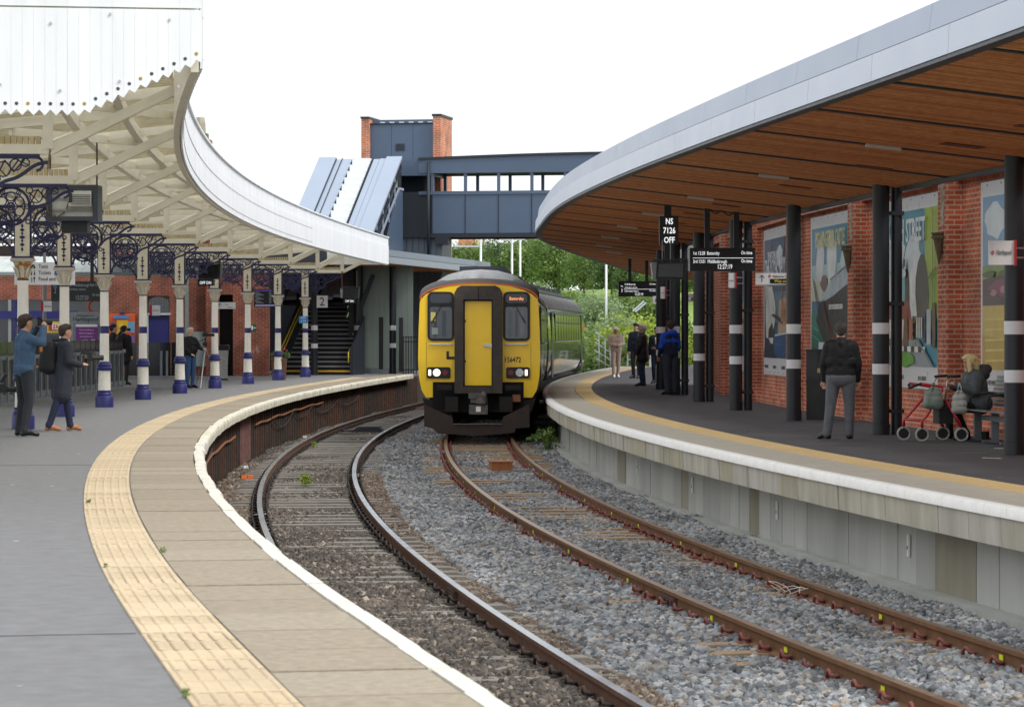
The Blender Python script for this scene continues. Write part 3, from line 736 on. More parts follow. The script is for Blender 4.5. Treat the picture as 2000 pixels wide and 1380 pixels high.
while y < 137:
    L = 3.05
    mb = MB(); sweep(mb, 'CE', y+.004, y+L-.004, [(-.035, 4.095), (-.02, 4.37), (.05, 4.37), (.05, 4.095)], .8); mb.build('lower_fascia_panel', alu, rc)
    mb = MB(); sweep(mb, 'CE', y+.004+.9, y+L-.004+.9, [(.02, 4.392), (.055, 4.66), (.12, 4.66), (.12, 4.392)], .8); mb.build('upper_fascia_panel', alu_b, rc)
    y += L
mb = MB(); sweep(mb, 'CE', 18.4, 137, rect(.06, .10, 4.1, 4.6), 1.); mb.build('fascia_groove', mat('groove_dark', '#23262b', .6, var=0), rc)
mb = MB(); sweep(mb, 'CE', 18.4, 137, rect(-.02, .13, 4.055, 4.092), 1.); mb.build('soffit_edge_trim', gun, rc)
mb = MB(); sweep(mb, 'CE', 18.4, 137, rect(3.56, 3.64, 3.62, 4.46), 1.); mb.build('rear_trim', gun, rc)
for y in (30.2, 37.5, 44.7, 52., 59.2, 66.4, 73.7, 81., 88.):
    p, q = off('CE', y, 1.55, zs(1.55)-.045), off('CE', y, 2.0, zs(2.0)-.045)
    mb = MB(); mb.bar(p, q, .08, .04); o = mb.build('light_fitting', mat('light_diffuser', '#cfcfca', .4, var=.02), rc)
for y in (28.6, 33., 36.2, 41, 46.5, 53.5, 57.6, 62, 68, 75):
    p, q = off('CE', y, 2.2, zs(2.2)-.024), off('CE', y, 2.7, zs(2.7)-.024)
    mb = MB(); mb.bar(p, q, .3, .01); mb.build('access_panel', mat('panel_dark_larch', '#6e3418', .6, var=.1), rc)
# columns
steel = mat('column_charcoal', '#20242b', .4, var=.08, scale=4)
band = mat('column_band_white', '#e9e9ec', .5, var=.02)
def make_post(h, pipe):
    t = empty('canopy_column', (0, 0, 0))
    mb = MB(); mb.lathe([(.135, 0), (.135, .16), (.126, .165), (.126, h)], 20); smooth_by_angle(mb.build('shaft', steel, t, local=True), 40)
    for z0, z1 in ((.90, 1.055), (1.50, 1.665)):
        mb = MB(); mb.lathe([(.1275, z0), (.1285, z0+.001), (.1285, z1-.001), (.1275, z1)], 20); smooth_by_angle(mb.build('white_band', band, t, local=True), 40)
    mb = MB(); mb.lathe([(.132, h-.16), (.132, h-.12)], 20); smooth_by_angle(mb.build('collar', steel, t, local=True), 40)
    if pipe:
        mb = MB(); mb.lathe([(.085, 0), (.085, h-.05)], 14)
        for v in range(len(mb.v)): mb.v[v] = (mb.v[v][0]+.245, mb.v[v][1]+.10, mb.v[v][2])
        p = smooth_by_angle(mb.build('downpipe', steel, t, local=True), 40)
        for z in (.35, 1.95, 3.3):
            mb = MB(); mb.box((.19, .07, z), (.30, .05, .05)); mb.box((.245, .10, z), (.2, .2, .06)); mb.build('pipe_bracket', steel, p, local=True)
    return t
p_no, p_yes = None, None
plist = [(36.9, 0, 'rightmost charcoal column with white bands, carrying the Hartlepool sign'), (44.2, 1, 'charcoal column with downpipe between the black-jacket man and the woman on the bench'), (51.3, 0, 'charcoal column just left of the black cabinet'),
         (58.3, 1, 'charcoal column with downpipe behind the wide departure board'), (65.5, 1, 'charcoal column with downpipe right of the blue-hooded man'), (72.7, 1, 'charcoal column directly behind the blue-hooded man'), (79.9, 1, 'charcoal column under the hooded monitor, left of the waiting group'), (87.1, 0, 'second farthest charcoal column of the modern canopy'), (94.3, 0, 'farthest charcoal column of the modern canopy')]
for y, pipe, lab in plist:
    if pipe: p = p_yes = make_post(3.74, 1) if p_yes is None else copy_tree(p_yes)
    else: p = p_no = make_post(3.74, 0) if p_no is None else copy_tree(p_no)
    p.location = off('CE', y, 3.3, 0); tag(p, lab, 'column', 'charcoal columns of the modern canopy', 'thing')
# ------------------------------------------------------------------ red brick wall behind the right platform
brick_r = brick_mat('red_brick_wall', 'Y', '#d4724a', '#b95a3b', '#cdb2a0')
brick_p = brick_mat('red_brick_pier', 'XY', '#cb6a45', '#b05437', '#cdb2a0')
DW = 4.68
rwall = empty('brick_wall', off('CE', 55, DW, 0), 'long red brick wall with piers and large posters behind the right platform', 'wall')
PY = [24, 31, 38, 45, 52, 59, 66, 73, 80, 87]
for a, b in zip(PY, PY[1:]):
    A, B = off('CE', a, DW, 0), off('CE', b, DW, 0); t = (B-A).normalized(); nrm = Vector((-t.y, t.x, 0))
    mb = MB(); mb.add([A+Vector((0, 0, -.2)), B+Vector((0, 0, -.2)), B+Vector((0, 0, 4.4)), A+Vector((0, 0, 4.4)), A-nrm*.35+Vector((0, 0, -.2)), B-nrm*.35+Vector((0, 0, -.2)), B-nrm*.35+Vector((0, 0, 4.4)), A-nrm*.35+Vector((0, 0, 4.4))],
           [(0,3,2,1),(4,5,6,7),(0,1,5,4),(1,2,6,5),(2,3,7,6),(3,0,4,7)]); mb.build('wall_bay', brick_r, rwall)
    mb = MB(); mb.bar(A+t*.3+nrm*.05+Vector((0, 0, 3.86)), B-t*.3+nrm*.05+Vector((0, 0, 3.86)), .10, .09); mb.build('corbel_course', brick_r, rwall)
    mb = MB(); mb.bar(A+t*.3+nrm*.08+Vector((0, 0, 4.08)), B-t*.3+nrm*.08+Vector((0, 0, 4.08)), .16, .09); mb.build('cornice_course', brick_r, rwall)
    mb = MB(); L = (B-A).length-.7; n = int(L/.22)
    for k in range(n): mb.bar(A+t*(.4+k*.22)+nrm*.05+Vector((0, 0, 3.97)), A+t*(.51+k*.22)+nrm*.05+Vector((0, 0, 3.97)), .12, .13)
    mb.build('dentils', brick_r, rwall, kind='stuff')
    mb = MB(); mb.bar(A+nrm*.06+Vector((0, 0, .06)), B+nrm*.06+Vector((0, 0, .06)), .10, .16); mb.build('plinth', brick_r, rwall)
for y in PY:
    A = off('CE', y, DW, 0); a = -math.atan(slope('CE', y))
    mb = MB(); mb.box(A+Vector((-.04, 0, 2.1)), (.42, .56, 4.6), a); o = mb.build('pier', brick_p, rwall)
    mb = MB(); mb.box(A+Vector((-.252, -.05, 3.6)), (.006, .2, .9), a); mb.build('lime_stain', mat('lime_stain', '#a08a78', .9, scale=6, col2='#c0b4a4', sharp=True), o)
for k, y in enumerate((45.0, 52.0)):
    A = off('CE', y, DW-.30, 2.95); mb = MB()
    mb.lathe([(.012, -.38), (.03, -.3), (.085, -.02), (.095, 0)], 10, A); mb.lathe([(.12, 0), (.12, .03), (.10, .05), (.12, .07), (.12, .09)], 10, A)
    mb.box(A+Vector((.08, 0, .02)), (.1, .1, .14))
    o = thing1(mb, 'wall_sconce', mat('weathered_bronze', '#6b5d48', .7, var=.3, scale=20), ('cone-shaped stone corbel on the brick pier right of the street poster', 'cone-shaped stone corbel on the brick pier right of the ship poster')[k], 'corbel')
# ------------------------------------------------------------------ posters
def flat(c): return mat('print_'+c[1:], c, .3, var=.16, scale=2.2)
def poster(ya, yb, z0, z1, shapes, words_, label, mb_bottom=.36):
    """sheet on the wall between stations ya (far, left in view) and yb (near, right in view)"""
    A, B = off('CE', ya, DW-.03, 0), off('CE', yb, DW-.03, 0); t = (B-A).normalized(); nrm = Vector((t.y, -t.x, 0)); L = (B-A).length
    e = empty('wall_poster', A+Vector((0, 0, z0)), label, 'poster')
    if nrm.x > 0: nrm = -nrm
    fr = lambda u, v, d: A + t*u + nrm*d + Vector((0, 0, v))
    mb = MB(); mb.prism([(0, z0), (L, z0), (L, z1), (0, z1)], 0, .012, fr); mb.build('white_sheet', mat('poster_white', '#e3e3e6', .3, var=.03), e)
    m = .12; u0, u1, v0, v1 = m, L-m, z0+mb_bottom, z1-.22
    by = {}
    for i, (c, poly) in enumerate(shapes):
        d = .0125+.0012*i
        mb = MB(); mb.add([fr(u0+(u1-u0)*p, v0+(v1-v0)*q, d) for p, q in poly], [tuple(range(len(poly)))])
        mb.build('printed_shape', flat(c), e)
    rz = math.atan2(t.y, t.x)
    for body, size, p, q, c, sq in words_:
        text(body, size, fr(u0+(u1-u0)*p, v0+(v1-v0)*q, .013+.0012*len(shapes)), flat(c), e, rz=rz, align='CENTER', squeeze=sq, bold=size*.02)
    for k in range(3): text(('WISH WE WERE', 'HARTLEPOOL', 'ART & DESIGN')[k], .09, fr(.5+k*L*.32, z0+.14, .014), flat('#44444c'), e, rz=rz, align='CENTER', bold=.003)
    mb = MB()
    for k in range(6):
        for v in (z0+.05, z1-.05): mb.prism([(L*(k+.5)/6-.012, v-.012), (L*(k+.5)/6+.012, v-.012), (L*(k+.5)/6+.012, v+.012), (L*(k+.5)/6-.012, v+.012)], .012, .018, fr)
    mb.build('fixing_screws', mat('screw_dark', '#50505a', .5), e, kind='stuff')
    return e
sq_ = [(0, 0), (1, 0), (1, 1), (0, 1)]
def blob(cx_, cy_, rx, ry, n=14, s=0, w=.18):
    r = random.Random(s); return [(cx_+rx*(1+r.uniform(-w, w))*math.cos(2*PI*i/n), cy_+ry*(1+r.uniform(-w, w))*math.sin(2*PI*i/n)) for i in range(n)]
def R4(a, b, c, d): return [(a, b), (c, b), (c, d), (a, d)]
street = [('#3f93a8', sq_), ('#7fc3cf', R4(0, .30, 1, .62)), ('#dfeaf0', blob(.34, .72, .16, .13, s=1)), ('#dfeaf0', blob(.62, .68, .13, .16, s=2)), ('#e6edf0', blob(.20, .48, .11, .16, s=3)), ('#e9eef0', blob(.63, .50, .085, .22, s=4, w=.06)),
 ('#a8bd2f', R4(.80, .32, 1, 1)), ('#8fae2b', blob(.86, .40, .14, .2, s=5)), ('#4b4a44', blob(.76, .46, .10, .24, s=6, w=.12)), ('#d9d58a', [(.37, .38), (.42, .38), (.415, .72), (.375, .72)]), ('#8f8a55', R4(.365, .62, .425, .64)),
 ('#e8e6e2', R4(.12, .16, .52, .42)), ('#4f3f3a', [(.50, .30), (.57, .30), (.565, .55), (.545, .62), (.53, .66), (.515, .62), (.505, .55)]), ('#8d3a33', [(.16, .30), (.60, .30), (.56, .42), (.20, .42)]), ('#cfd79a', R4(.30, .16, .44, .30)), ('#5f8a54', blob(.34, .155, .14, .03, s=7)),
 ('#8f9aa0', [(.05, 0), (.95, 0), (.72, .17), (.30, .17)]), ('#3a4a6a', R4(.78, .15, .82, .34)), ('#b9c4cf', R4(.84, .14, .90, .36)), ('#54402e', R4(.92, .12, .97, .40)), ('#6d4a35', [(.47, .06), (.57, .06), (.55, .32), (.50, .32)]), ('#f0f0ee', R4(.15, .09, .82, .125))]
street += [('#2a2a2e', R4(.17+.11*k, .09, .22+.11*k, .125)) for k in range(6)] + [('#5fa43c', blob(.52, .045, .15, .05, s=9))]
ship = [('#3f86a8', sq_), ('#a9cfd4', R4(0, .45, 1, .72)), ('#cfd6c4', R4(0, .45, .45, .62)), ('#dfe7ea', blob(.22, .74, .1, .17, s=11)), ('#e6ecef', blob(.50, .76, .13, .19, s=12)), ('#d2e2ea', blob(.82, .72, .1, .14, s=13)),
 ('#2f8f80', [(0, 0), (.75, 0), (.38, .3), (0, .36)]), ('#1f6f68', [(0, 0), (.6, 0), (.2, .22), (0, .24)]), ('#2e2a33', [(.12, .30), (.22, .44), (.36, .45), (1, .58), (1, .03), (.60, .0), (.32, .14)]), ('#4a3a42', [(.55, .0), (1, .03), (1, .3), (.70, .26)]), ('#b9c9d2', [(.26, .45), (.5, .47), (1, .59), (1, .68), (.72, .68), (.48, .56), (.36, .57)]),
 ('#7a3430', [(.28, .45), (.31, .45), (.52, .16), (.78, .12), (.78, .14), (.54, .19)]), ('#7a5a52', blob(.33, .58, .09, .06, s=14)), ('#e6e6e6', R4(.45, .385, .78, .42))]
navy = [('#2f5478', sq_), ('#5f87a0', R4(0, .30, 1, .55)), ('#d9dfe4', blob(.62, .85, .12, .09, s=21)), ('#c9a98c', [(.55, .15), (1, .15), (1, .52), (.62, .48)]), ('#7a4a3c', [(.28, 1), (.33, 1), (.27, .4), (.22, .4)]), ('#7a4a3c', [(.8, 1), (.84, 1), (.74, .3), (.70, .3)]), ('#e4e2dc', [(.05, .62), (.24, .60), (.42, .30), (.36, .10), (.10, .12)]),
 ('#d9dad8', blob(.3, .42, .16, .2, s=22)), ('#2a2a30', [(.16, .06), (.42, .08), (.44, .2), (.34, .3), (.2, .24)]), ('#d7d7da', [(.20, .12), (.38, .12), (.40, .17), (.22, .17)]), ('#23508a', [(.40, .02), (1, .02), (1, .2), (.45, .2)]), ('#1f2a44', [(0, 0), (.5, 0), (.4, .07), (.2, .16), (.05, .18)]), ('#30343a', [(.30, .36), (.78, .28), (.72, .33), (.42, .37)])]
field = [('#7fa9cf', sq_), ('#dfe8ee', blob(.16, .86, .14, .1, s=31)), ('#cfdbe8', blob(.6, .8, .2, .14, s=32)), ('#8aa35a', [(0, .52), (1, .56), (1, .63), (0, .60)]), ('#5b4a52', [(0, .36), (1, .36), (1, .54), (.5, .57), (0, .52)]), ('#8d4a6a', blob(.3, .47, .2, .05, s=33)), ('#5f7a3c', blob(.6, .42, .25, .06, s=34)), ('#d9bf62', R4(0, 0, 1, .37)), ('#c9ab4c', [(0, 0), (1, 0), (1, .12), (0, .2)])]
def ln(x0, y0, x1, y1, w=.006):
    dx, dy = x1-x0, y1-y0; L = math.hypot(dx, dy); nx, ny = -dy/L*w, dx/L*w
    return [(x0+nx, y0+ny), (x1+nx, y1+ny), (x1-nx, y1-ny), (x0-nx, y0-ny)]
street += [('#3a2f2c', R4(.64+.0*k, .19+.05*k, .67, .22+.05*k)) for k in range(3)] + [('#e2d9c4', R4(.70+.035*k, .18, .72+.035*k, .31)) for k in range(3)] + [('#4a4038', ln(.94, .40, .95, .98, .004)), ('#55603a', ln(.88, .55, .99, .62, .006)), ('#3f3a36', R4(.33, .19, .36, .26)), ('#3f3a36', R4(.39, .19, .42, .26)), ('#d8e4ea', blob(.50, .60, .05, .03, s=71)), ('#2f7f95', blob(.15, .90, .12, .03, s=72)), ('#f3f3f0', ln(.38, .0, .48, .09, .004)), ('#6d7679', ln(.05, .0, .30, .17, .006)), ('#6d7679', ln(.95, .0, .72, .17, .006)), ('#b05a3a', R4(.60, .17, .66, .30)), ('#2c2a2a', R4(.515, .64, .545, .69))]
ship += [('#54606c', ln(.05, .62, .22, .30, .008)), ('#3d4650', ln(.09, .60, .25, .36, .005)), ('#e4e9ec', ln(.50, .57, .74, .67, .005)), ('#29353d', ln(.48, .60, .98, .72, .004)), ('#8d99a0', ln(.62, .56, .62, .72, .004)), ('#8d99a0', ln(.84, .60, .84, .76, .004)), ('#d6d8da', ln(.73, .30, .74, .16, .008)), ('#12464a', ln(.02, .10, .40, .05, .008)), ('#3fa596', ln(.03, .20, .28, .14, .006)), ('#59b3a4', ln(.02, .28, .2, .22, .005)), ('#4a2d2c', ln(.30, .44, .56, .12, .006))] + [('#c9ccd0', R4(.48+.04*k, .395, .50+.04*k, .41)) for k in range(7)]
navy += [('#5f3f34', ln(.27, .95, .05, .35, .005)), ('#5f3f34', ln(.30, .95, .55, .30, .004)), ('#8a6a58', ln(.80, .9, .55, .35, .004)), ('#f0efe8', ln(.10, .58, .30, .30, .010)), ('#b9846a', R4(.72, .3, .98, .46)), ('#6a4f44', R4(.76, .34, .79, .40)), ('#6a4f44', R4(.84, .34, .87, .40)), ('#6a4f44', R4(.92, .34, .95, .40)), ('#c9d6e2', ln(.48, .19, .98, .21, .008)), ('#3f6fa5', ln(.5, .12, .98, .10, .006)), ('#aebac4', blob(.2, .72, .12, .03, s=73))]
field += [('#b98a9c', blob(.15+.12*k, .44+.02*(k % 3), .04, .02, s=80+k)) for k in range(8)] + [('#e3cd7c', ln(.05, .05+.06*k, .95, .08+.055*k, .006)) for k in range(5)] + [('#4f6b34', blob(.1+.2*k, .55, .08, .02, s=90+k)) for k in range(5)]
poster(51.0, 45.95, .62, 3.72, street, [('CHURCH STREET', .52, .5, .80, '#eef3f4', .82)], 'colourful poster of a street with tower, statue and green tree, lettered CHURCH STREET')
poster(57.4, 52.75, .62, 3.72, ship, [('PSS WINGFIELD CASTLE', .42, .5, .85, '#e0d588', .70)], 'poster of a black ship bow on green water behind the black-jacket man')
poster(64.7, 60.2, .62, 3.72, navy, [('THE NATIONAL MUSEUM OF', .22, .5, .83, '#e8edf0', .9), ('THE ROYAL NAVY', .46, .5, .70, '#e8edf0', .9)], 'poster of a sailing ship in harbour, partly behind the way out sign')
poster(43.5, 39.0, .62, 3.72, field, [], 'poster with blue sky and yellow field behind the rightmost column')
poster(72.2, 67.6, .62, 3.72, navy, [], 'far narrow-looking blue poster between two charcoal columns')

# ------------------------------------------------------------------ signs and boards on the right platform
signwhite = mat('sign_white', '#eeeef0', .4, var=.02)
signblk = mat('sign_black', '#15161a', .35, var=.05)
led = mat('led_white', '#e9ecf0', .5, var=0, emit=.6)
red = mat('rail_red', '#c4202c', .45, var=.03)
txt = mat('sign_text', '#26272c', .5, var=0)
yeltxt = mat('sign_yellow', '#f0d233', .5, var=0)
def arrows(mb, c, s, rz=0.):
    R_ = Matrix.Rotation(rz, 3, 'Z'); fr = lambda u, v, d: Vector(c)+R_ @ Vector((u*s, d, v*s))
    for v in (.22, -.22): mb.prism([(-.5, v-.07), (.5, v-.07), (.5, v+.07), (-.5, v+.07)], -.004, 0, fr)
    mb.prism([(-.12, .62), (.06, .62), (.42, .22), (.22, .22)], -.004, 0, fr); mb.prism([(.22, .22), (.42, .22), (-.22, -.22), (-.42, -.22)], -.004, 0, fr)
    mb.prism([(-.42, -.22), (-.22, -.22), (.14, -.62), (-.06, -.62)], -.004, 0, fr)
def board(name, px0, py0, px1, py1, Y, m, label, cat, thick=.06, rz=0., parent=None):
    A, B = W(px0, py1, Y), W(px1, py0, Y); c = (A+B)/2
    e = empty(name, c, label, cat); mb = MB(); mb.box(c+Vector((0, thick/2, 0)), (B.x-A.x, thick, B.z-A.z), rz); mb.build('panel', m, e)
    return e, A, B
def station_totem(px0, py0, px1, py1, Y, label, side=1, size=.08):
    e, A, B = board('station_sign', px0, py0, px1, py1, Y, signwhite, label, 'sign', .03)
    w_, h_ = B.x-A.x, B.z-A.z; xr = B.x if side > 0 else A.x
    mb = MB(); mb.box((xr+side*.014, Y+.03, (A.z+B.z)/2), (.026, .10, h_*1.06)); mb.build('red_edge', red, e)
    mb = MB(); arrows(mb, (A.x+w_*.15, Y-.001, (A.z+B.z)/2), w_*.15); mb.build('double_arrow', red, e)
    text('Hartlepool', size, (A.x+w_*.30, Y-.006, (A.z+B.z)/2-size*.28), txt, e, squeeze=.46)
    mb = MB()
    for z in (.3, .7): mb.bar((xr, Y+.04, A.z+h_*z), (xr+side*.16, Y+.1, A.z+h_*z), .02)
    mb.build('fixing_arm', mat('stainless', '#b8bcc0', .3, metal=.9), e)
station_totem(1931, 470, 1981, 517, 36.55, 'white Hartlepool sign with red edge on the rightmost column', 1, .092)
station_totem(1423, 533, 1436, 562, 57.9, 'small white station sign with red edge left of the wide way out sign', 1, .03)
station_totem(1290, 560, 1299, 583, 79.5, 'tiny white station sign with red edge above the waiting group', 1, .03)
e, A, B = board('departure_board', 1347, 484, 1475, 529, 55.5, signblk, 'wide black departure board listing Battersby and Middlesbrough trains', 'departure board', .16)
w_ = B.x-A.x; h_ = B.z-A.z; yb = 55.5-.004
mb = MB(); mb.box((A.x-.012, 55.58, (A.z+B.z)/2), (.03, .18, h_*1.02)); mb.build('end_cap', mat('endcap_silver', '#b4b8bc', .3, metal=.8), e)
for body, s, u, v, al in (('1st 12:28  Battersby', .092, .05, .70, 'LEFT'), ('On time', .092, .955, .72, 'RIGHT'), ('3rd 13:01  Middlesbrough', .092, .05, .34, 'LEFT'), ('On time', .092, .955, .36, 'RIGHT'), ('12:27:19', .125, .535, .09, 'CENTER')):
    text(body, s, (A.x+w_*u, yb, A.z+h_*v), led, e, name='led_text', align=al, squeeze=.66)
mb = MB(); mb.box(((A.x+B.x)/2+.01, yb, A.z+h_*.56), (w_*.92, .004, .008)); mb.build('led_line', led, e)
for px in (1381, 1438):
    p = W(px, 484, 55.6); mb = MB(); mb.bar(p, (p.x, p.y, 3.86), .10, .10); mb.build('hanger_post', steel, e)
mb = MB(); a, b = W(1384, 405, 55.6), W(1436, 412, 55.6); mb.tube([a+(b-a)*t/8+Vector((0, 0, -.10*abs(math.sin(PI*t/4)))) for t in range(9)], .012, 6); mb.build('slack_cable', MATS['black_cable'], e)
e, A, B = board('signal_repeater', 1288, 422, 1325, 478, 55.5, signblk, 'black signal repeater sign reading NS 7126 OFF', 'sign', .16)
w_ = B.x-A.x; h_ = B.z-A.z
for body, v in (('NS', .72), ('7126', .40), ('OFF', .07)): text(body, .155, (A.x+w_*.52, yb, A.z+h_*v), led, e, name='led_text', align='CENTER', squeeze=.74, bold=.003)
p = W(1304, 394, 55.75); q = W(1304, 508, 55.75); mb = MB(); mb.bar((p.x, p.y, 3.93), q, .13, .08); mb.build('hanger_post', steel, e)
mb = MB()
for dx in (-.05, .1): mb.tube([W(1299, 470, 55.5)+Vector((dx, 0, 0)), W(1299, 512, 55.5)+Vector((dx, 0, 0))], .012, 6)
mb.build('conduit', mat('conduit_grey', '#8a8d92', .4, metal=.5), e)
def hood(px0, py0, px1, py1, Y, label, flip=1, shell=None):
    A, B = W(px0, py1, Y), W(px1, py0, Y); e = empty('platform_monitor', (A+B)/2, label, 'monitor'); w_, h_ = B.x-A.x, B.z-A.z
    fr = lambda u, v, d: (A.x+w_*u, Y+d, A.z+h_*v)
    mb = MB(); mb.prism([(.16, .94), (1, 1), (.97, 0), (.13, .02)], 0, .5, fr); mb.build('housing', shell or signblk, e)
    mb = MB(); mb.prism([(0, .92), (.16, 1), (.14, .0), (.05, .0)], .02, .5, fr); mb.build('side_panel', mat('monitor_grey', '#8b8f96', .5, var=.05), e)
    mb = MB(); mb.prism([(.22, .84), (.92, .88), (.90, .12), (.2, .14)], -.006, -.001, fr); mb.build('screen', mat('dark_screen', '#101216', .15, var=0), e)
    mb = MB(); mb.prism([(.0, 1.0), (1.02, 1.05), (1.02, 1.12), (.1, 1.1)], -.08, .52, fr); mb.build('top_shade', gun, e); return e
hood(1272, 510, 1340, 545, 55.5, 'black hooded monitor hanging below the NS 7126 sign')
e, A, B = board('departure_board', 1208, 549, 1285, 579, 95, signblk, 'small far departure board for platform 3 hanging in front of the trees', 'departure board', .16)
w_ = B.x-A.x; h_ = B.z-A.z
for body, s, u, v, al in (('12:28 Battersby', .085, .15, .74, 'LEFT'), ('On time', .085, .94, .76, 'RIGHT'), ('A Northern service', .075, .16, .54, 'LEFT'), ('12:54 London Kings X', .075, .15, .30, 'LEFT'), ('On time', .085, .94, .33, 'RIGHT'), ('12:27:19', .12, .52, .07, 'CENTER'), ('Plat', .07, .085, .62, 'CENTER'), ('3', .14, .085, .30, 'CENTER')):
    text(body, s, (A.x+w_*u, 94.995, A.z+h_*v), led, e, name='led_text', align=al, squeeze=.66)
mb = MB(); mb.box((A.x+w_*.54, 94.995, A.z+h_*.48), (w_*.8, .004, .01)); mb.build('led_line', led, e)
for px in (1230, 1263):
    p = W(px, 549, 95.1); mb = MB(); mb.bar(p, (p.x, p.y, 3.9), .10, .10); mb.build('hanger_post', steel, e)
def wayout(px0, py0, px1, py1, Y, label, txt1):
    e, A, B = board('wayfinding_sign', px0, py0, px1, py1, Y, signwhite, label, 'sign', .06); w_, h_ = B.x-A.x, B.z-A.z
    mb = MB(); mb.box((A.x+w_*.68, Y-.002, A.z+h_*.28), (w_*.62, .004, h_*.40)); mb.build('black_strip', signblk, e)
    text('Way out', h_*.34, (A.x+w_*.66, Y-.006, A.z+h_*.18), yeltxt, e, align='CENTER', bold=.002)
    text(txt1, h_*.26, (A.x+w_*.44, Y-.004, A.z+h_*.62), txt, e)
    mb = MB(); c = Vector((A.x+w_*.16, Y-.002, A.z+h_*.5)); mb.bar(c+Vector((0, 0, -h_*.3)), c+Vector((0, 0, h_*.28)), .012, .004, up=(0, 1, 0))
    for s in (-1, 1): mb.bar(c+Vector((0, 0, h_*.3)), c+Vector((s*h_*.2, 0, h_*.08)), .012, .004, up=(0, 1, 0))
    mb.build('arrow', txt, e)
    mb = MB(); arrows(mb, (A.x+w_*.36, Y-.002, A.z+h_*.72), w_*.07); mb.build('double_arrow', red, e)
    mb = MB(); mb.box(((A.x+B.x)/2, Y+.03, A.z-.012), (w_, .07, .022)); mb.build('bottom_rail', mat('endcap_silver', '#b4b8bc', .3, metal=.8), e)
wayout(1476, 533, 1551, 555, 52.4, 'white sign with up arrow and yellow Way out lettering left of the banded column', 'Platforms 1 and 2')
wayout(1337, 573, 1372, 587, 79., 'tiny far way out sign between the columns above the waiting group', 'Platforms 1 and 2')
e, A, B = board('number_sign', 1275, 578, 1287, 593, 88, signwhite, 'small grey sign with a number 1 at the end of the modern canopy', 'sign', .05)
text('1', .17, ((A.x+B.x)/2, 87.99, A.z+.05), txt, e, align='CENTER')
# black cabinet by the wall
p = G(1600, 819); e = empty('litter_cabinet', p, 'black waist-high cabinet against the brick wall beside the black-jacket man', 'cabinet')
mb = MB(); mb.box(p+Vector((0, .15, .60)), (.42, .5, 1.2), -.1); mb.build('body', mat('cabinet_black', '#1d1e22', .35, var=.1, coat=.2), e)
mb = MB(); mb.box(p+Vector((0, .15, 1.21)), (.44, .52, .03), -.1); mb.build('lid', mat('cabinet_black2', '#2a2b30', .4), e)
mb = MB(); mb.box(p+Vector((-.02, -.12, .86)), (.05, .02, .08), -.1); mb.box(p+Vector((.06, -.12, .84)), (.04, .02, .12), -.1); mb.build('lock', mat('brass', '#b9a56a', .4, metal=.8), e)
mb = MB(); mb.box(p+Vector((.1, .1, 1.29)), (.2, .02, .12), -.2); mb.build('notice', signwhite, e)
# perforated metal bench
seatm = mat('bench_steel', '#a9acb0', .35, metal=.7, var=.08)
A = off('CE', 42.3, 4.15, 0); B = off('CE', 38.6, 4.15, 0); t = (B-A).normalized(); nb = Vector((t.y, -t.x, 0))
if nb.x < 0: nb = -nb
e = empty('metal_bench', A, 'grey perforated metal bench along the wall where the blonde woman sits', 'bench')
for k in range(4):
    a = A+t*(.05+k*.92)
    mb = MB()
    for s in range(9): mb.bar(a+nb*(-.22+s*.055)+Vector((0, 0, .44-.004*s)), a+t*.86+nb*(-.22+s*.055)+Vector((0, 0, .44-.004*s)), .045, .022)
    mb.build('seat', seatm, e)
    mb = MB()
    for s in range(8): mb.bar(a+nb*(.28+s*.018)+Vector((0, 0, .50+s*.055)), a+t*.86+nb*(.28+s*.018)+Vector((0, 0, .50+s*.055)), .018, .045)
    mb.build('backrest', seatm, e)
    mb = MB(); q = a+t*.43; mb.bar(q+Vector((0, 0, 0)), q+Vector((0, 0, .42)), .10, .12); mb.bar(q-nb*.18+Vector((0, 0, .02)), q+nb*.2+Vector((0, 0, .02)), .08, .04); mb.build('leg', mat('bench_leg', '#7d8288', .45, metal=.5), e)
for k in range(5):
    a = A+t*(.03+k*.92); mb = MB()
    mb.tube([a+nb*.30+Vector((0, 0, .62)), a+nb*.05+Vector((0, 0, .68)), a-nb*.18+Vector((0, 0, .66)), a-nb*.24+Vector((0, 0, .60)), a-nb*.22+Vector((0, 0, .46))], .02, 7); mb.build('armrest', mat('armrest_black', '#1c1d20', .5), e, smooth=True)
mb = MB(); a = A+t*.9; mb.bar(a-nb*.02+Vector((0, 0, .33)), B-nb*.02+Vector((0, 0, .33)), .08, .07); mb.build('beam', mat('bench_leg', '#7d8288', .45, metal=.5), e)
# ------------------------------------------------------------------ station building on the left
brick_s = brick_mat('station_brick', 'X', '#934631', '#793728', '#8a7566')
YF = 104.
glass = mat('dark_glass', '#20262c', .08, var=.05, spec=.8)
frame_g = mat('frame_grey', '#8d9296', .5, var=.04)
sb = empty('station_building', W(300, 734, YF), 'red brick station building with blue door behind the old canopy', 'building')
def wbox(mb, px0, py0, px1, py1, Y, dep=.06, back=True):
    A, B = W(px0, py1, Y), W(px1, py0, Y)
    mb.box(((A.x+B.x)/2, Y+(dep/2 if back else -dep/2), (A.z+B.z)/2), (B.x-A.x, dep, B.z-A.z)); return mb
def wpart(name, m, parent, px0, py0, px1, py1, Y, dep=.06):
    return wbox(MB(), px0, py0, px1, py1, Y, dep).build(name, m, parent)
for a, b, t_ in ((208, 289, 470), (331, 402, 470), (402, 426, 470), (455, 525, 470)):
    wpart('wall', brick_s, sb, a, t_, b, 734, YF if (a, b) != (402, 426) else YF-.25, .5)
wpart('wall', brick_s, sb, -120, 500, 208, 585, YF, .5)
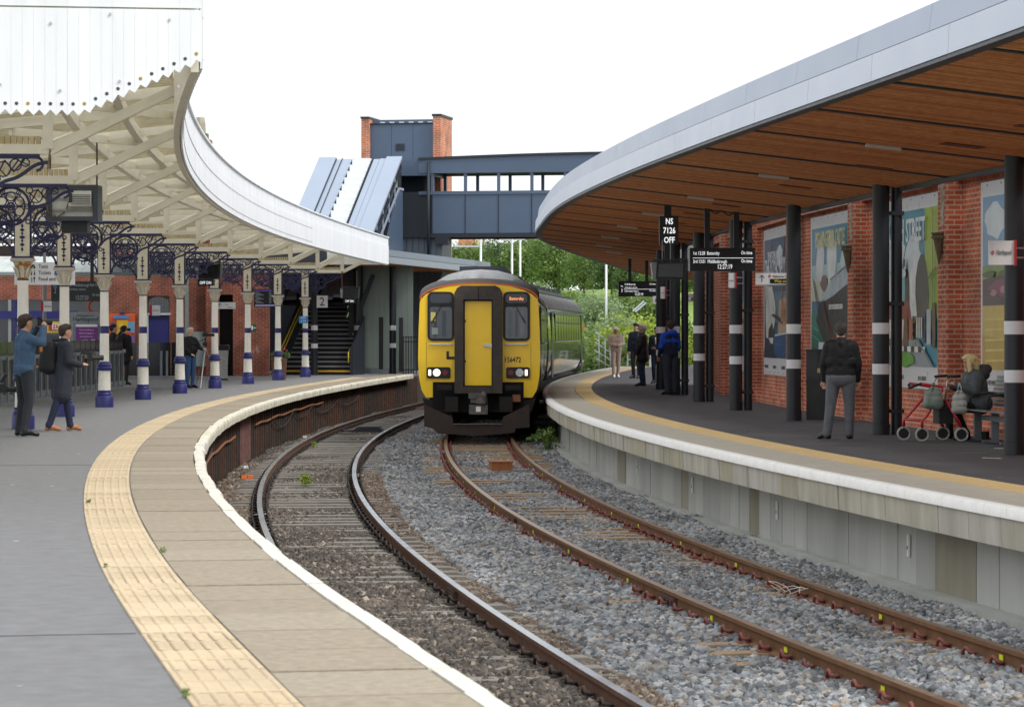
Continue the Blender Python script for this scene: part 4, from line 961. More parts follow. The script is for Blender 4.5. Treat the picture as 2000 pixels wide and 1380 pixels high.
wpart('wall_over_door', brick_s, sb, 289, 470, 331, 578, YF, .5); wpart('wall_over_passage', brick_s, sb, 426, 470, 455, 575, YF, .5)
mb = MB(); cxp = W(310, 600, YF)
mb.prism([(W(290, 0, YF).x, W(0, 612, YF).z)]+[(cxp.x+(.36)*math.cos(a*PI/10), W(0, 592, YF).z+.22*math.sin(a*PI/10)) for a in range(10, -1, -1)]+[(W(330, 0, YF).x, W(0, 612, YF).z)], YF-.005, YF+.1)
mb.build('fanlight', glass, sb)
mb = MB()
for k in range(8):
    x = W(293+k*5, 0, YF).x; mb.bar((x, YF-.02, W(0, 611, YF).z), (x, YF-.02, W(0, 582, YF).z), .015)
mb.build('fanlight_bars', mat('bars_grey', '#6d7476', .5), sb)
wpart('door_frame', mat('frame_pale', '#c3c6c4', .5), sb, 285, 611, 333, 615, YF-.06, .1)
wpart('jamb', mat('frame_pale', '#c3c6c4', .5), sb, 285, 612, 289.5, 734, YF-.06, .1)
d = wpart('door', blue, sb, 289.5, 615, 331, 734, YF+.03, .06)
mb = MB(); mb.box(W(295, 690, YF-.0)+Vector((0, .0, 0)), (.06, .05, .2)); mb.build('handle', mat('brass', '#b9a56a', .4, metal=.8), d)
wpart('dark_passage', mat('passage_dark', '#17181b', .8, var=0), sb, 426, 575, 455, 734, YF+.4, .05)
wpart('drainpipe', mat('pipe_grey_green', '#7c8888', .5), sb, 361, 500, 368, 660, YF-.2, .1)
mb = MB(); mb.tube([W(353, 540, YF-.05), W(353, 640, YF-.05), W(346, 660, YF-.05), W(346, 720, YF-.05)], .02, 6); mb.build('conduit', mat('frame_pale', '#c3c6c4', .5), sb)
wpart('grey_panel', mat('panel_grey_green', '#8e9a98', .5), sb, 352, 648, 404, 715, YF-.12, .05)
wpart('plinth', brick_s, sb, 455, 724, 525, 735, YF-.06, .05)
# shop front part of the building, left
wpart('shop_glazing', glass, sb, -120, 585, 208, 734, YF+.1, .05)
wpart('shop_fascia', blue, sb, -120, 607, 150, 622, YF-.05, .1)
for px in (-40, 16, 26, 120, 205): wpart('glazing_bar', frame_g if px != 26 else blue, sb, px, 585, px+6, 734, YF-.02, .1)
for k, (a, b, c, d_, col) in enumerate(((92, 628, 120, 650, '#c9b545'), (95, 633, 112, 645, '#b2323a'), (75, 655, 118, 668, '#3b424c'), (60, 672, 95, 700, '#5f7f9c'), (92, 690, 125, 712, '#a9b86a'), (30, 640, 62, 700, '#3a3f46'))):
    wpart('window_poster', mat('shopposter_%d' % k, col, .5, var=.1), sb, a, b, c, d_, YF-.02-.01*k, .008)
text('EDA', .28, W(101, 643, YF-.1), signwhite, sb, squeeze=.8)
wpart('building_core', mat('core_dark', '#2e2624', .9, var=.1), sb, -120, 480, 420, 734, YF+2.5, 8)
mb = MB(); A, B = W(-160, 508, 97), W(420, 508, 97)         # pale glazed side roof seen between the brackets
for k in range(26):
    x = A.x+(B.x-A.x)*k/26
    mb.box((x+.19, 99, 3.72), (.36, 4.4, .03), M=Matrix.Rotation(.16, 3, 'X'))
mb.build('glazed_roof_sheets', mat('pale_roof_sheet', '#b9c0bd', .5, scale=1.5, col2='#9aa39f'), sb, kind='stuff')
wpart('gutter', mat('pipe_grey_green', '#7c8888', .5), sb, -160, 531, 260, 537, 96.8, .12)
# chimney
p = W(396, 300, 86); e = empty('chimney_stack', (p.x, 86, 4.), 'mossy stone and brick chimney rising behind the old canopy valance', 'chimney')
mb = MB(); mb.box((p.x, 86.3, 5.5), (.3, .5, 3.0)); mb.build('stack', brick_s, e)
mb = MB(); mb.box((p.x, 86.3, 7.02), (.44, .62, .09)); mb.box((p.x, 86.3, 6.9), (.36, .56, .10)); mb.build('corbel', brick_s, e)
mb = MB(); mb.box((p.x-.05, 86.3, 7.16), (.34, .5, .18)); mb.build('mossy_cap', mat('mossy_stone', '#5e6b46', .9, var=.4, scale=8), e)
mb = MB(); mb.lathe([(.16, 7.25), (.15, 7.55), (.12, 7.72)], 8, (p.x-.10, 86.3, 0)); mb.build('pot', mat('stone_pot', '#a39d8c', .9, var=.2), e)

# ------------------------------------------------------------------ stairs, lift tower and footbridge
A_ = Vector((.19, .982, 0)); R_ = Vector((.982, -.19, 0))
clad = mat('cladding_slate_blue', '#55657c', .40, metal=.25, var=.05, scale=.8)
clad_d = mat('cladding_charcoal', '#2a2f37', .5, metal=.2, var=.08)
clad_l = mat('cladding_pale', '#a4b0c2', .4, metal=.4, var=.04, scale=.8)
brick_t = brick_mat('tower_brick', 'XY', '#cf7a50', '#bd6640', '#c9b0a0')
def fr0(o): return lambda r, a, z: o + R_*r + A_*a + Vector((0, 0, z))
def fbox(mb, F, r0, r1, a0, a1, z0, z1):
    return mb.add([F(r, a, z) for z in (z0, z1) for r, a in ((r0, a0), (r1, a0), (r1, a1), (r0, a1))], [(0,3,2,1),(4,5,6,7),(0,1,5,4),(1,2,6,5),(2,3,7,6),(3,0,4,7)])
tw = W(707, 640, 122.2); tw.z = 0; F = fr0(tw)
lt = empty('lift_tower', tw, 'tall dark clad lift tower with two red brick fins at the footbridge', 'tower')
fbox(MB(), F, 0, .31, -.12, 2.1, 5, 10.24).build('brick_fin', brick_t, lt); fbox(MB(), F, 3.0, 3.31, -.12, 2.1, 0, 10.3).build('brick_fin', brick_t, lt)
fbox(MB(), F, -.03, .34, -.16, 2.14, 10.24, 10.32).build('fin_cap', clad_d, lt); fbox(MB(), F, 2.96, 3.35, -.16, 2.14, 10.3, 10.39).build('fin_cap', clad_d, lt)
for k in range(3): fbox(MB(), F, .312+k*.9, .312+(k+1)*.9-.012, .15, .2, 5, 10.0).build('front_panel', clad, lt)
fbox(MB(), F, .312, 3.0, .205, 2.0, 0, 10.02).build('core', clad_d, lt)
fbox(MB(), F, .312, 3.0, .5, .6, 10.02, 10.22).build('parapet', clad, lt); fbox(MB(), F, .312, 3.0, .1, 1.9, 10.01, 10.06).build('roof_edge', clad_d, lt)
mb = MB()
for k in range(6): fbox(mb, F, 1.38, 1.76, .12, .14, 8.93+k*.05, 8.96+k*.05)
mb.build('vent_louvres', clad_d, lt)
for k in range(6): fbox(MB(), F, .7+k*.4, .9+k*.4, .25, .28, 10.06, 10.12).build('roof_bracket', mat('bracket_pale', '#c9d2da', .4, metal=.5), lt)
# stair flight
s0 = W(552, 732, 106.8); s0.z = 0; F = fr0(s0)
st = empty('footbridge_stairs', s0, 'dark station stairs with light nosings and yellow handrails climbing to the footbridge', 'stairs')
rs_ = mat('stair_riser', '#191b1f', .7, var=.1); nos = mat('stair_nosing', '#8d8f92', .6, var=.1); nosy = mat('stair_nosing_yellow', '#d9a92c', .6, var=.1)
for k in range(26):
    z = .165*(k+1)
    o = fbox(MB(), F, 0, 2.5-.055*k, .28*k, .28*(k+1)+.02, z-.165, z-.01).build('step', rs_, st)
    fbox(MB(), F, 0, 2.5-.055*k, .28*k-.02, .28*k+.06, z-.06, z).build('nosing', nosy if k in (0, 16) else nos, o)
for r in (-.12, 2.5): fbox(MB(), F, r, r+.12, -.1, .0, 0, 1.0).build('newel', clad_d, st)
for r, nm in ((-.14, 1), (2.52, 0)):
    mb = MB(); mb.add([F(r+dr, a, z) for dr in (0, .06) for a, z in (((0, 0), (7.3, 4.3), (7.3, 5.4), (0, 1.0)) if nm else ((0, 0), (1.8, 0), (1.8, 2.1), (0, 1.0)))], [(0,1,2,3),(7,6,5,4),(0,4,5,1),(1,5,6,2),(2,6,7,3),(3,7,4,0)]); mb.build('balustrade', clad_d, st)
hy = mat('handrail_yellow', '#e0c23a', .4, var=.05)
for dz in (.0, -.22):
    mb = MB(); mb.tube([F(-.02, -.25, .72+dz), F(-.02, -.3, .9+dz), F(-.02, 0, .95+dz+.05), F(-.02, 6.8, 4.95+dz)], .025, 7); mb.build('handrail', hy, st, smooth=True)
mb = MB(); mb.tube([F(2.44, .3, .98), F(2.44, .05, .88), F(2.44, -.08, .80), F(2.44, -.08, .45), F(2.40, .1, .42), F(2.44, .25, .55)], .025, 7); mb.build('handrail', hy, st, smooth=True)
# stair roof: inclined strips with a stepped rooflight
tp = W(623.5, 312, 118.); F = fr0(Vector((tp.x, 118., 0))); zt = tp.z; sl = math.tan(math.radians(33))
sr = empty('stair_roof', (tp.x, 118, 5.3), 'pale metal clad inclined roof over the footbridge stairs with stepped rooflight', 'roof')
def inc(mb, r0, r1, a0, a1, th=.12, dz=0.):
    return mb.add([F(r, a, zt+a*sl+dz+t) for t in (-th, 0) for r, a in ((r0, a0), (r1, a0), (r1, a1), (r0, a1))], [(0,3,2,1),(4,5,6,7),(0,1,5,4),(1,2,6,5),(2,3,7,6),(3,0,4,7)])
for r0, r1, dz, m in ((0, .69, .1, clad_l), (.71, .93, 0, clad_l), (.96, 1.36, .02, clad_l), (2.22, 2.45, .0, clad_l), (2.47, 2.72, .02, clad_l), (2.74, 3.36, .1, clad_l)):
    inc(MB(), r0, r1, -8.5, 0, .12, dz).build('roof_strip', m, sr)
for r in (.69, .93, 1.36, 2.16, 2.72): inc(MB(), r, r+.03, -8.5, 0, .16, .05).build('roof_rib', clad_d, sr)
inc(MB(), 1.36, 2.2, -8.5, 0, .1, -.12).build('rooflight_base', clad_d, sr)
for k in range(16):
    a1 = -.42*k; fbox(MB(), F, 1.44, 2.14, a1-.40, a1, zt+a1*sl-.24, zt+a1*sl+.02).build('rooflight_step', mat('rooflight_white', '#e4e9ee', .35, var=.03), sr)
inc(MB(), -.0, 3.36, -8.4, -.02, .12, -.26).build('ceiling', clad_d, sr)
mb = MB(); fbox(mb, F, .78, 1.0, -4.4, -4.0, zt-4.2*sl+.1, zt-4.2*sl+.35); mb.build('roof_box', mat('rooflight_white', '#e4e9ee', .35, var=.03), sr)
# right side wall below the roof edge, with a glazed strip
mb = MB(); mb.add([F(3.28+d_, a, z) for d_ in (0, .06) for a, z in ((-8.5, 4.35), (.2, 4.35), (.2, zt-1.25), (-.6, zt-1.25), (-3.1, 4.36))], [(0,1,2,3,4),(9,8,7,6,5),(0,5,6,1),(1,6,7,2),(2,7,8,3),(3,8,9,4),(4,9,5,0)])
mb.build('side_wall', clad, sr)
mb = MB(); mb.add([F(3.25+d_, a, z) for d_ in (0, .03) for a, z in ((-8.5, zt-8.0*sl-1.1), (-.6, zt-1.25), (.2, zt-1.25), (.2, zt-.05), (-8.5, zt-8.5*sl-.1))], [(0,1,2,3,4),(9,8,7,6,5)]); mb.build('side_glazing', glass, sr)
mb = MB(); mb.bar(F(3.36, -8.5, zt-8.0*sl-1.06), F(3.36, -.55, zt-1.20), .05, .09); mb.bar(F(3.36, -.6, zt-1.2), F(3.36, .2, zt-1.2), .05, .09); mb.build('side_capping', clad_l, sr)
for k in range(5):
    a = -.1-k*1.0; mb = MB(); mb.bar(F(3.33, a, zt+a*sl-1.2), F(3.33, a, zt+a*sl-.1), .04); mb.build('mullion', clad_l if k else clad_d, sr)
# footbridge
b0 = W(818, 640, 119.); b0.z = 0; F = fr0(b0)
fb = empty('footbridge', b0+Vector((0, 0, 5.3)), 'slate-blue clad footbridge with open window band crossing above the tracks', 'bridge')
LB = 15.
cam_z = lambda r: .16*math.sin(min(1, r/8)*PI/2)
k = 0; r = .55
while r < LB:
    for a in (0, 2.4):
        fbox(MB(), F, r+.012, r+1.33, a, a+.08, 5.45, 6.98).build('parapet_panel', clad, fb)
        fbox(MB(), F, r-.012, r+.012, a-.03, a+.0, 5.42, 7.1).build('panel_rib', clad_d, fb)
        fbox(MB(), F, r-.06, r+.06, a-.01, a+.10, 7.12, 7.84).build('window_post', clad, fb)
    r += 1.342
for a in (0, 2.4):
    fbox(MB(), F, .0, LB, a-.05, a+.12, 6.985, 7.12).build('sill', clad, fb)
    fbox(MB(), F, .0, LB, a-.04, a+.12, 5.28, 5.44).build('bottom_chord', clad_d, fb)
    mb = MB(); n = 20
    for i in range(n):
        ra, rb = LB*i/n, LB*(i+1)/n
        mb.add([F(q, aa, z) for q in (ra, rb) for aa, z in ((a-.06, 7.84), (a+.14, 7.84), (a+.14, 8.36+cam_z(q)), (a-.06, 8.36+cam_z(q)))], [(0,1,5,4),(1,2,6,5),(2,3,7,6),(3,0,4,7)])
    mb.build('roof_fascia', clad, fb)
    mb = MB()
    for i in range(n):
        ra, rb = LB*i/n, LB*(i+1)/n
        mb.add([F(q, aa, z+cam_z(q)) for q in (ra, rb) for aa, z in ((a-.12, 8.36), (a+.16, 8.36), (a+.16, 8.46), (a-.12, 8.46))], [(0,1,5,4),(1,2,6,5),(2,3,7,6),(3,0,4,7)])
    mb.build('roof_edge', clad_d, fb)
fbox(MB(), F, 0, LB, .12, 2.4, 5.4, 5.5).build('deck', clad_d, fb)
fbox(MB(), F, 0, LB, .14, 2.4, 7.9, 8.0).build('ceiling', mat('bridge_ceiling', '#7a5a48', .7, var=.1), fb)
fbox(MB(), F, -1.9, .55, .02, 2.6, 5.3, 7.1).build('landing_wall', clad_d, fb); fbox(MB(), F, -1.95, .5, -.02, 2.6, 7.75, 8.42).build('landing_fascia', clad, fb)
fbox(MB(), F, -1.9, .3, .6, .65, 7.1, 7.75).build('landing_glass', glass, fb)
mb = MB(); mb.tube([F(.42, -.12, 3.9), F(.42, -.12, 8.3)], .06, 8); mb.build('downpipe', clad_d, fb, smooth=True)
mb = MB(); fbox(mb, F, .7, 1.2, -.1, .5, 5.0, 5.28); mb.build('bracket', clad_d, fb)
core = fbox(MB(), F, -1.3, .9, .25, 2.0, 0, 5.3); core.build('stair_core', mat('core_ribbed', '#6d7680', .5, metal=.2, var=.06, stretch=(6, 6, .2)), fb)
for k in range(9): fbox(MB(), F, -1.3+k*.245, -1.285+k*.245, .2, .25, 0, 5.29).build('core_rib', clad, fb)
# lower canopy of the left platform beyond the old one
P0, P1 = W(757, 500, 103.2), W(957, 500, 122.); P0.z = P1.z = 0; t = (P1-P0).normalized(); nl = Vector((-t.y, t.x, 0))
lc = empty('lower_canopy', P0+Vector((0, 0, 3.9)), 'low grey edged canopy with timber soffit below the footbridge on the left platform', 'canopy')
gq = lambda s, d, z: P0 + t*s + nl*d + Vector((0, 0, z)); L = (P1-P0).length
def gbox(mb, s0, s1, d0, d1, z0, z1): return mb.add([gq(s, d, z) for z in (z0, z1) for s, d in ((s0, d0), (s1, d0), (s1, d1), (s0, d1))], [(0,3,2,1),(4,5,6,7),(0,1,5,4),(1,2,6,5),(2,3,7,6),(3,0,4,7)])
for k in range(7):
    gbox(MB(), L*k/7, L*(k+1)/7-.01, -.05, 0, 3.9, 4.13).build('lower_fascia_panel', alu, lc); gbox(MB(), L*k/7, L*(k+1)/7-.01, -.02, .04, 4.15, 4.37).build('upper_fascia_panel', alu_b, lc)
gbox(MB(), 0, L, .05, 6.5, 3.98, 4.3).build('roof_deck', clad_d, lc)
mb = MB()
for k in range(int(L/.14)): gbox(mb, k*.14, k*.14+.09, .05, 6.4, 3.93, 3.965)
mb.build('soffit_slats', larch[2], lc, kind='stuff')
gbox(MB(), -.06, 0, 0, 6.4, 3.88, 4.37).build('end_panel', clad_d, lc)
for s, d in ((5., 2.2), (9., 2.2), (3., 4)): gbox(MB(), s, s+.06, d, d+.9, 3.90, 3.93).build('light_fitting', MATS['light_diffuser'], lc)
for px, by, y, lab in ((614, 732, 106, 'banded dark column in front of the stairs, carrying the number 2 sign'), (698, 730, 108.3, 'banded dark column right of the stairs'), (767, 730, 108.8, 'banded dark column in front of the green-grey panels left of the train')):
    g = W(px, by, y); c = copy_tree(p_no); c.location = (g.x, y, 0); tag(c, lab, 'column', 'dark columns under the lower canopy', 'thing'); c.scale = (.95, .95, 1.06)
# panelled wall, posts and fence
pw = empty('panel_wall', W(760, 729, 109.6), 'green-grey ribbed metal wall behind the dark columns left of the train', 'wall')
pm_ = mat('panel_green_grey', '#7f8a84', .35, metal=.5, var=.08, scale=.5)
for k in range(9):
    a = 700+k*11.; wpart('wall_panel', pm_, pw, a+8, 515, a+18.7, 720, 109.6, .08)
wpart('wall_base', mat('wall_base_grey', '#6a7075', .6), pw, 708, 718, 807, 729, 109.5, .12)
for k, (px, top, lab) in enumerate(((744, 619, 'flat black post beside the green-grey panels'), (783, 620, 'flat black post at the start of the black railing'))):
    thing1(wbox(MB(), px-4, top, px+4, 721+k*5, 109.-k*.6, .2), 'black_post', mat('post_black', '#15161a', .5), lab, 'post')
pr = empty('black_railing', W(800, 728, 108), 'short black metal railing at the platform end left of the train', 'railing')
for k in range(6):
    mb = MB(); a = W(788+k*5, 657, 108.); mb.bar(a, (a.x, a.y, 0), .035); mb.build('baluster', MATS['post_black'], pr)
for py in (658, 667, 722):
    mb = MB(); mb.bar(W(786, py, 108), W(816, py, 108), .035); mb.build('rail', MATS['post_black'], pr)
wpart('back_wall', clad_d, st, 470, 500, 702, 724, 117.6, .2)
mb = MB(); wpart('side_screen', clad_d, st, 681, 500, 709, 730, 108.6, .15)
mb.bar(W(704, 603, 108.3), W(729, 536, 108.3), .12, .16); thing1(mb, 'raking_strut', clad_d, 'dark raking steel strut right of the stairs', 'strut')
# ------------------------------------------------------------------ the two-car diesel train on the right-hand track
yellow = mat('train_yellow', '#ffce0a', .38, var=.06, scale=2.5, coat=.3)
paint = mat('train_dark_paint', '#1c1822', .12, var=.2, scale=2, coat=.8)
roofm = mat('train_roof', '#6f6d6c', .5, scale=1.6, col2='#9a9c9e', stretch=(2, .4, 1))
rubber = mat('train_black_rubber', '#111215', .45, var=.05)
gang = mat('gangway_weathered', '#2f2c2b', .75, scale=5, col2='#494039')
under = mat('underframe_grime', '#1e1b1a', .85, var=.3, scale=6)
plough = mat('plough_brown', '#2e2826', .8, scale=4, col2='#43342d')
tglass = mat('train_glass', '#222b33', .06, var=.1, spec=.9)
SEC = [(0, 2.98), (.4, 2.955), (.75, 2.86), (1.02, 2.70), (1.22, 2.50), (1.335, 2.28), (1.36, 2.2), (1.385, 1.6), (1.40, .95), (1.38, .5), (1.32, .2), (1.22, .03)]
def section(k, wf=1.):
    half = [(u*wf, z if z <= 2.28 else 2.28+(z-2.28)*k) for u, z in SEC]
    return half + [(-u, z) for u, z in half[:0:-1]]
def car(Y0, L, front, label):
    A, B = off('TR', Y0, 0, 0), off('TR', Y0+L, 0, 0); ang = math.atan2(B.y-A.y, B.x-A.x) - PI/2
    e = empty('railcar', (A.x, A.y, 0), label, 'train', 'cars of the two-car train'); e.rotation_euler = (0, 0, ang)
    st_ = [(0, .50), (.2, .74), (.55, .93), (1.0, 1.), (L/2, 1.), (L-.3, 1.), (L, .96)] if front else [(0, .96), (.3, 1.), (L/2, 1.), (L-.3, 1.), (L, .96)]
    mb = MB(); n = len(section(1)); ns = len(SEC)
    for y, k in st_: mb.v += [(u, y, z) for u, z in section(k)]
    for i in range(len(st_)-1):
        for j in range(n):
            j2 = (j+1) % n; zz = (section(1)[j][1]+section(1)[j2][1])/2
            mb.f.append((i*n+j, i*n+j2, (i+1)*n+j2, (i+1)*n+j)); mb.m.append(1 if zz > 2.28 else 0)
    mb.f.append(tuple(range(n))); mb.m.append(2 if front else 0)
    mb.f.append(tuple((len(st_)-1)*n+j for j in range(n))); mb.m.append(0)
    smooth_by_angle(mb.build('body', [paint, roofm, yellow], e, local=True), 32)
    P = lambda nm, m, mb_, par=e, **k: mb_.build(nm, m, par, local=True, **k)
    # roof ribs, exhaust, gutter
    for x, z in ((-.9, 2.80), (-.55, 2.935), (0, 3.0), (.55, 2.935), (.9, 2.80)):
        mb = MB(); mb.bar((x, 1.2, z), (x, L-.5, z), .05, .05); P('roof_rib', gun, mb)
    for y in np.arange(3., L-1, 3.1):
        mb = MB(); mb.box((0, y, 3.04), (1.1, .5, .1)); P('roof_vent', gun, mb)
    for s in (-1, 1):
        mb = MB(); mb.bar((s*1.36, .6, 2.27), (s*1.36, L-.1, 2.27), .03, .035); P('gutter', gun, mb)
    # side windows and doors, both sides
    for s in (-1, 1):
        y = 3.6
        while y < L-3.4:
            if not (L/2-.9 < y < L/2-.3):
                fr_ = lambda u, v, d, y=y: (s*(1.372+.012*(1 if v < 1.7 else .2)+d), y+u, v)
                mb = MB(); mb.prism([(0, 1.22), (1.42, 1.22), (1.42, 2.12), (0, 2.12)], .0, .018, fr_); w_ = P('window', rubber, mb)
                mb = MB(); mb.prism([(.05, 1.27), (1.37, 1.27), (1.37, 1.80), (.05, 1.80)], .018, .022, fr_); P('pane', tglass, mb, w_)
                for k in range(2):
                    mb = MB(); mb.prism([(.06+k*.66, 1.85), (.70+k*.66, 1.85), (.70+k*.66, 2.08), (.06+k*.66, 2.08)], .018, .022, fr_); P('hopper', tglass, mb, w_)
                mb = MB(); mb.prism([(0, 1.205), (1.42, 1.205), (1.42, 1.225), (0, 1.225)], .0, .03, fr_); P('window_sill', mat('sill_silver', '#b9bec2', .3, metal=.8), mb, w_)
            y += 1.62
        for y in (1.55, L-2.5):
            fr_ = lambda u, v, d, y=y: (s*(1.378+d), y+u, v)
            mb = MB(); mb.prism([(0, .12), (1.0, .12), (1.0, 2.15), (0, 2.15)], .0, .022, fr_); d_ = P('side_door', rubber, mb)
            mb = MB(); mb.prism([(.2, 1.25), (.8, 1.25), (.8, 2.0), (.2, 2.0)], .022, .027, fr_); P('door_pane', tglass, mb, d_)
        mb = MB(); mb.box((s*1.40, L-.35, 1.72), (.02, .12, .14)); P('door_lamp', mat('lamp_red_orange', '#d9402a', .4, emit=.4), mb)
    # end gangway, underframe, bogies
    mb = MB(); mb.box((0, L+.2, 1.25), (1.1, .5, 2.3)); P('gangway_bellows', rubber, mb)
    mb = MB(); mb.box((0, L/2, -.12), (2.3, L-.6, .3)); P('underframe', under, mb)
    for y, l_ in ((5.6, 2.2), (9.3, 3.), (13.6, 2.6)):
        for s in (-1, 1):
            mb = MB(); mb.box((s*.92, y+.2*s, -.42), (.6, l_, .5)); P('equipment_box', under, mb)
    for y in (3.2, L-3.2):
        mb = MB(); mb.box((0, y, -.42), (2.3, 2.6, .22))
        for s in (-1, 1): mb.box((s*1.08, y, -.40), (.12, 3.1, .28))
        b_ = P('bogie', under, mb)
        for dy in (-1.3, 1.3):
            for s in (-1, 1):
                mb = MB(); mb.lathe([(.40, -.06), (.42, -.05), (.42, .05), (.45, .06), (.45, .07)], 20)
                mb.v = [(s*(.72+z*1.), y+dy+x, yy-.47) for x, yy, z in mb.v]; P('wheel', mat('wheel_steel', '#4a4340', .5, metal=.5), mb, b_)
    if not front: return e
    # ---------------- cab front
    def rr(u0, u1, z0, z1, r=.08, n=4):
        pts = []
        for cx_, cz, a0 in ((u1-r, z0+r, -PI/2), (u1-r, z1-r, 0), (u0+r, z1-r, PI/2), (u0+r, z0+r, PI)):
            pts += [(cx_+r*math.cos(a0+PI/2*i/n), cz+r*math.sin(a0+PI/2*i/n)) for i in range(n+1)]
        return pts
    mb = MB(); pts = [(u, z) for u, z in section(.5)]
    rim = [(1.375*math.cos(a), 2.27+.42*math.sin(a)**.9) for a in np.linspace(0.0, PI, 27)]
    mb = MB()
    for (ua, za), (ub, zb) in zip(rim, rim[1:]): mb.add([(ua, -.004, za-.03), (ub, -.004, zb-.03), (ub, .06, zb+.05), (ua, .06, za+.05), (ub, .4, zb+.12), (ua, .4, za+.12)], [(0, 1, 2, 3), (3, 2, 4, 5)])
    P('dome_rim', mat('rim_dark', '#4a4443', .6, var=.15), mb, smooth=True)
    # orange line under the dome and dark edging
    top = [(1.36*math.cos(a), 2.27+.385*math.sin(a)**.9) for a in np.linspace(0.02, PI-.02, 25)]
    mb = MB()
    for (ua, za), (ub, zb) in zip(top, top[1:]): mb.bar((ua*.99, -.006, za-.01), (ub*.99, -.006, zb-.01), .012, .028, up=(0, 0, 1))
    P('orange_line', mat('line_orange', '#e2661c', .5, var=.03), mb)
    G_ = (-.553, .536, .13, 2.585); D_ = (-.353, .318, .28, 2.27)
    for nm, poly in (('gangway_jamb', [(G_[0], G_[2]), (D_[0], G_[2]), (D_[0], D_[3]), (G_[0], D_[3])]), ('gangway_jamb', [(D_[1], G_[2]), (G_[1], G_[2]), (G_[1], D_[3]), (D_[1], D_[3])]), ('gangway_sill', [(D_[0], G_[2]), (D_[1], G_[2]), (D_[1], D_[2]), (D_[0], D_[2])])):
        mb = MB(); mb.prism(poly, -.30, 0); P(nm, gang, mb)
    mb = MB(); mb.prism([(G_[0], D_[3]+.001), (-.01, D_[3]+.001), (-.01, G_[3]), (G_[0]+.16, G_[3]), (G_[0]+.06, G_[3]-.05), (G_[0], G_[3]-.17)], -.30, 0); P('gangway_header', gang, mb)
    mb = MB(); mb.prism([(.002, D_[3]+.001), (G_[1], D_[3]+.001), (G_[1], G_[3]-.17), (G_[1]-.06, G_[3]-.05), (G_[1]-.16, G_[3]), (.002, G_[3])], -.30, 0); P('gangway_header', gang, mb)
    mb = MB(); mb.prism([(D_[0]+.002, D_[2]+.002), (D_[1]-.002, D_[2]+.002), (D_[1]-.002, D_[3]-.002), (D_[0]+.002, D_[3]-.002)], -.13, -.11); P('door_shadow_gap', rubber, mb)
    mb = MB(); mb.prism([(D_[0]+.035, D_[2]+.03), (D_[1]-.03, D_[2]+.03), (D_[1]-.03, D_[3]-.04), (D_[0]+.035, D_[3]-.04)], -.16, -.13); dr = P('gangway_door', yellow, mb)
    mb = MB(); mb.bar((.10, -.185, 1.22), (.28, -.185, 1.22), .03, .05); mb.box((.26, -.175, 1.21), (.07, .03, .09)); P('door_handle', mat('sill_silver', '#b9bec2', .3, metal=.8), mb, dr)
    for z in (1.78, .86): mb = MB(); mb.box((D_[0]+.045, -.165, z), (.03, .02, .05)); P('hinge', gang, mb, dr)
    for s, (u0, u1) in ((-1, (-1.182, -.568)), (1, (.55, 1.164))):
        z0, z1 = 1.32, 2.45
        mb = MB(); mb.prism(rr(u0, u1, z0, z1, .12), -.03, 0); wn = P('cab_window', rubber, mb)
        mb = MB(); mb.prism(rr(u0+.055, u1-.055, z0+.06, 2.10, .05), -.036, -.03); P('windscreen', tglass, mb, wn)
        mb = MB(); mb.prism(rr(u0+.06, u1-.06, 2.19, z1-.05, .07), -.036, -.03); P('destination_panel', mat('dest_glass', '#343a42', .15, var=.08), mb, wn)
        if s > 0: text('Battersby', .10, Matrix.LocRotScale(e.location, e.rotation_euler, None) @ Vector(((u0+u1)/2, -.039, 2.26)), mat('led_orange', '#ff9a5a', .5, var=0, emit=.9), wn, name='led_text', rz=ang, align='CENTER', squeeze=.85)
        else:
            mb = MB(); mb.box((u0+.13, -.04, 1.88), (.11, .004, .2)); P('warning_sticker', mat('sticker_yellow', '#c9bd6a', .5), mb, wn)
            mb = MB(); mb.box((u0+.17, -.04, 1.55), (.14, .004, .15)); P('equipment_sticker', mat('sticker_grey', '#8a938f', .5), mb, wn)
        a = Vector((u0+.34 if s < 0 else u0+.27, -.06, 2.17)); b = a+Vector((-.22 if s < 0 else .22, -.01, -.42))
        mb = MB(); mb.bar(a, b, .025, .02); mb.bar(b+Vector((-.05*s, 0, .12)), b+Vector((.03*s, 0, -.02)), .035, .02); mb.box(a, (.06, .05, .06)); P('wiper', rubber, mb, wn)
        mb = MB(); mb.tube([((u0+u1)/2-.25, -.0, 1.245), ((u0+u1)/2-.25, -.05, 1.245), ((u0+u1)/2+.25, -.05, 1.245), ((u0+u1)/2+.25, -.0, 1.245)], .018, 6); P('grab_rail', mat('rail_offwhite', '#d9d6cc', .4), mb)
        c0, c1 = (-1.2, -.655) if s < 0 else (.62, 1.16)
        mb = MB(); mb.prism(rr(c0, c1, .47, .725, .05), -.05, 0); lc_ = P('lamp_cluster', rubber, mb)
        def disc(u, z, r, m, nm):
            q = MB(); q.prism([(u+r*math.cos(2*PI*i/18), z+r*math.sin(2*PI*i/18)) for i in range(18)], -.065, -.05); return P(nm, m, q, lc_)
        hl = c0+.23 if s < 0 else c0+.31
        if s < 0:
            disc(hl, .60, .085, mat('headlight_lit', '#fff1d2', .3, var=0, emit=1.0), 'headlight'); disc(c1-.12, .60, .062, mat('tail_red', '#7a1420', .25, var=.1), 'tail_light')
        else:
            disc(hl, .60, .09, mat('headlight_off', '#c9cdd2', .15, metal=.7), 'headlight'); disc(c0+.11, .60, .065, MATS['tail_red'], 'tail_light')
            q = MB()
            for i in range(-2, 3): q.bar((hl-.07, -.067, .6+i*.03), (hl+.07, -.067, .6+i*.03), .006)
            P('lens_lines', gun, q, lc_)
        mk = c0+.07 if s < 0 else c1-.08
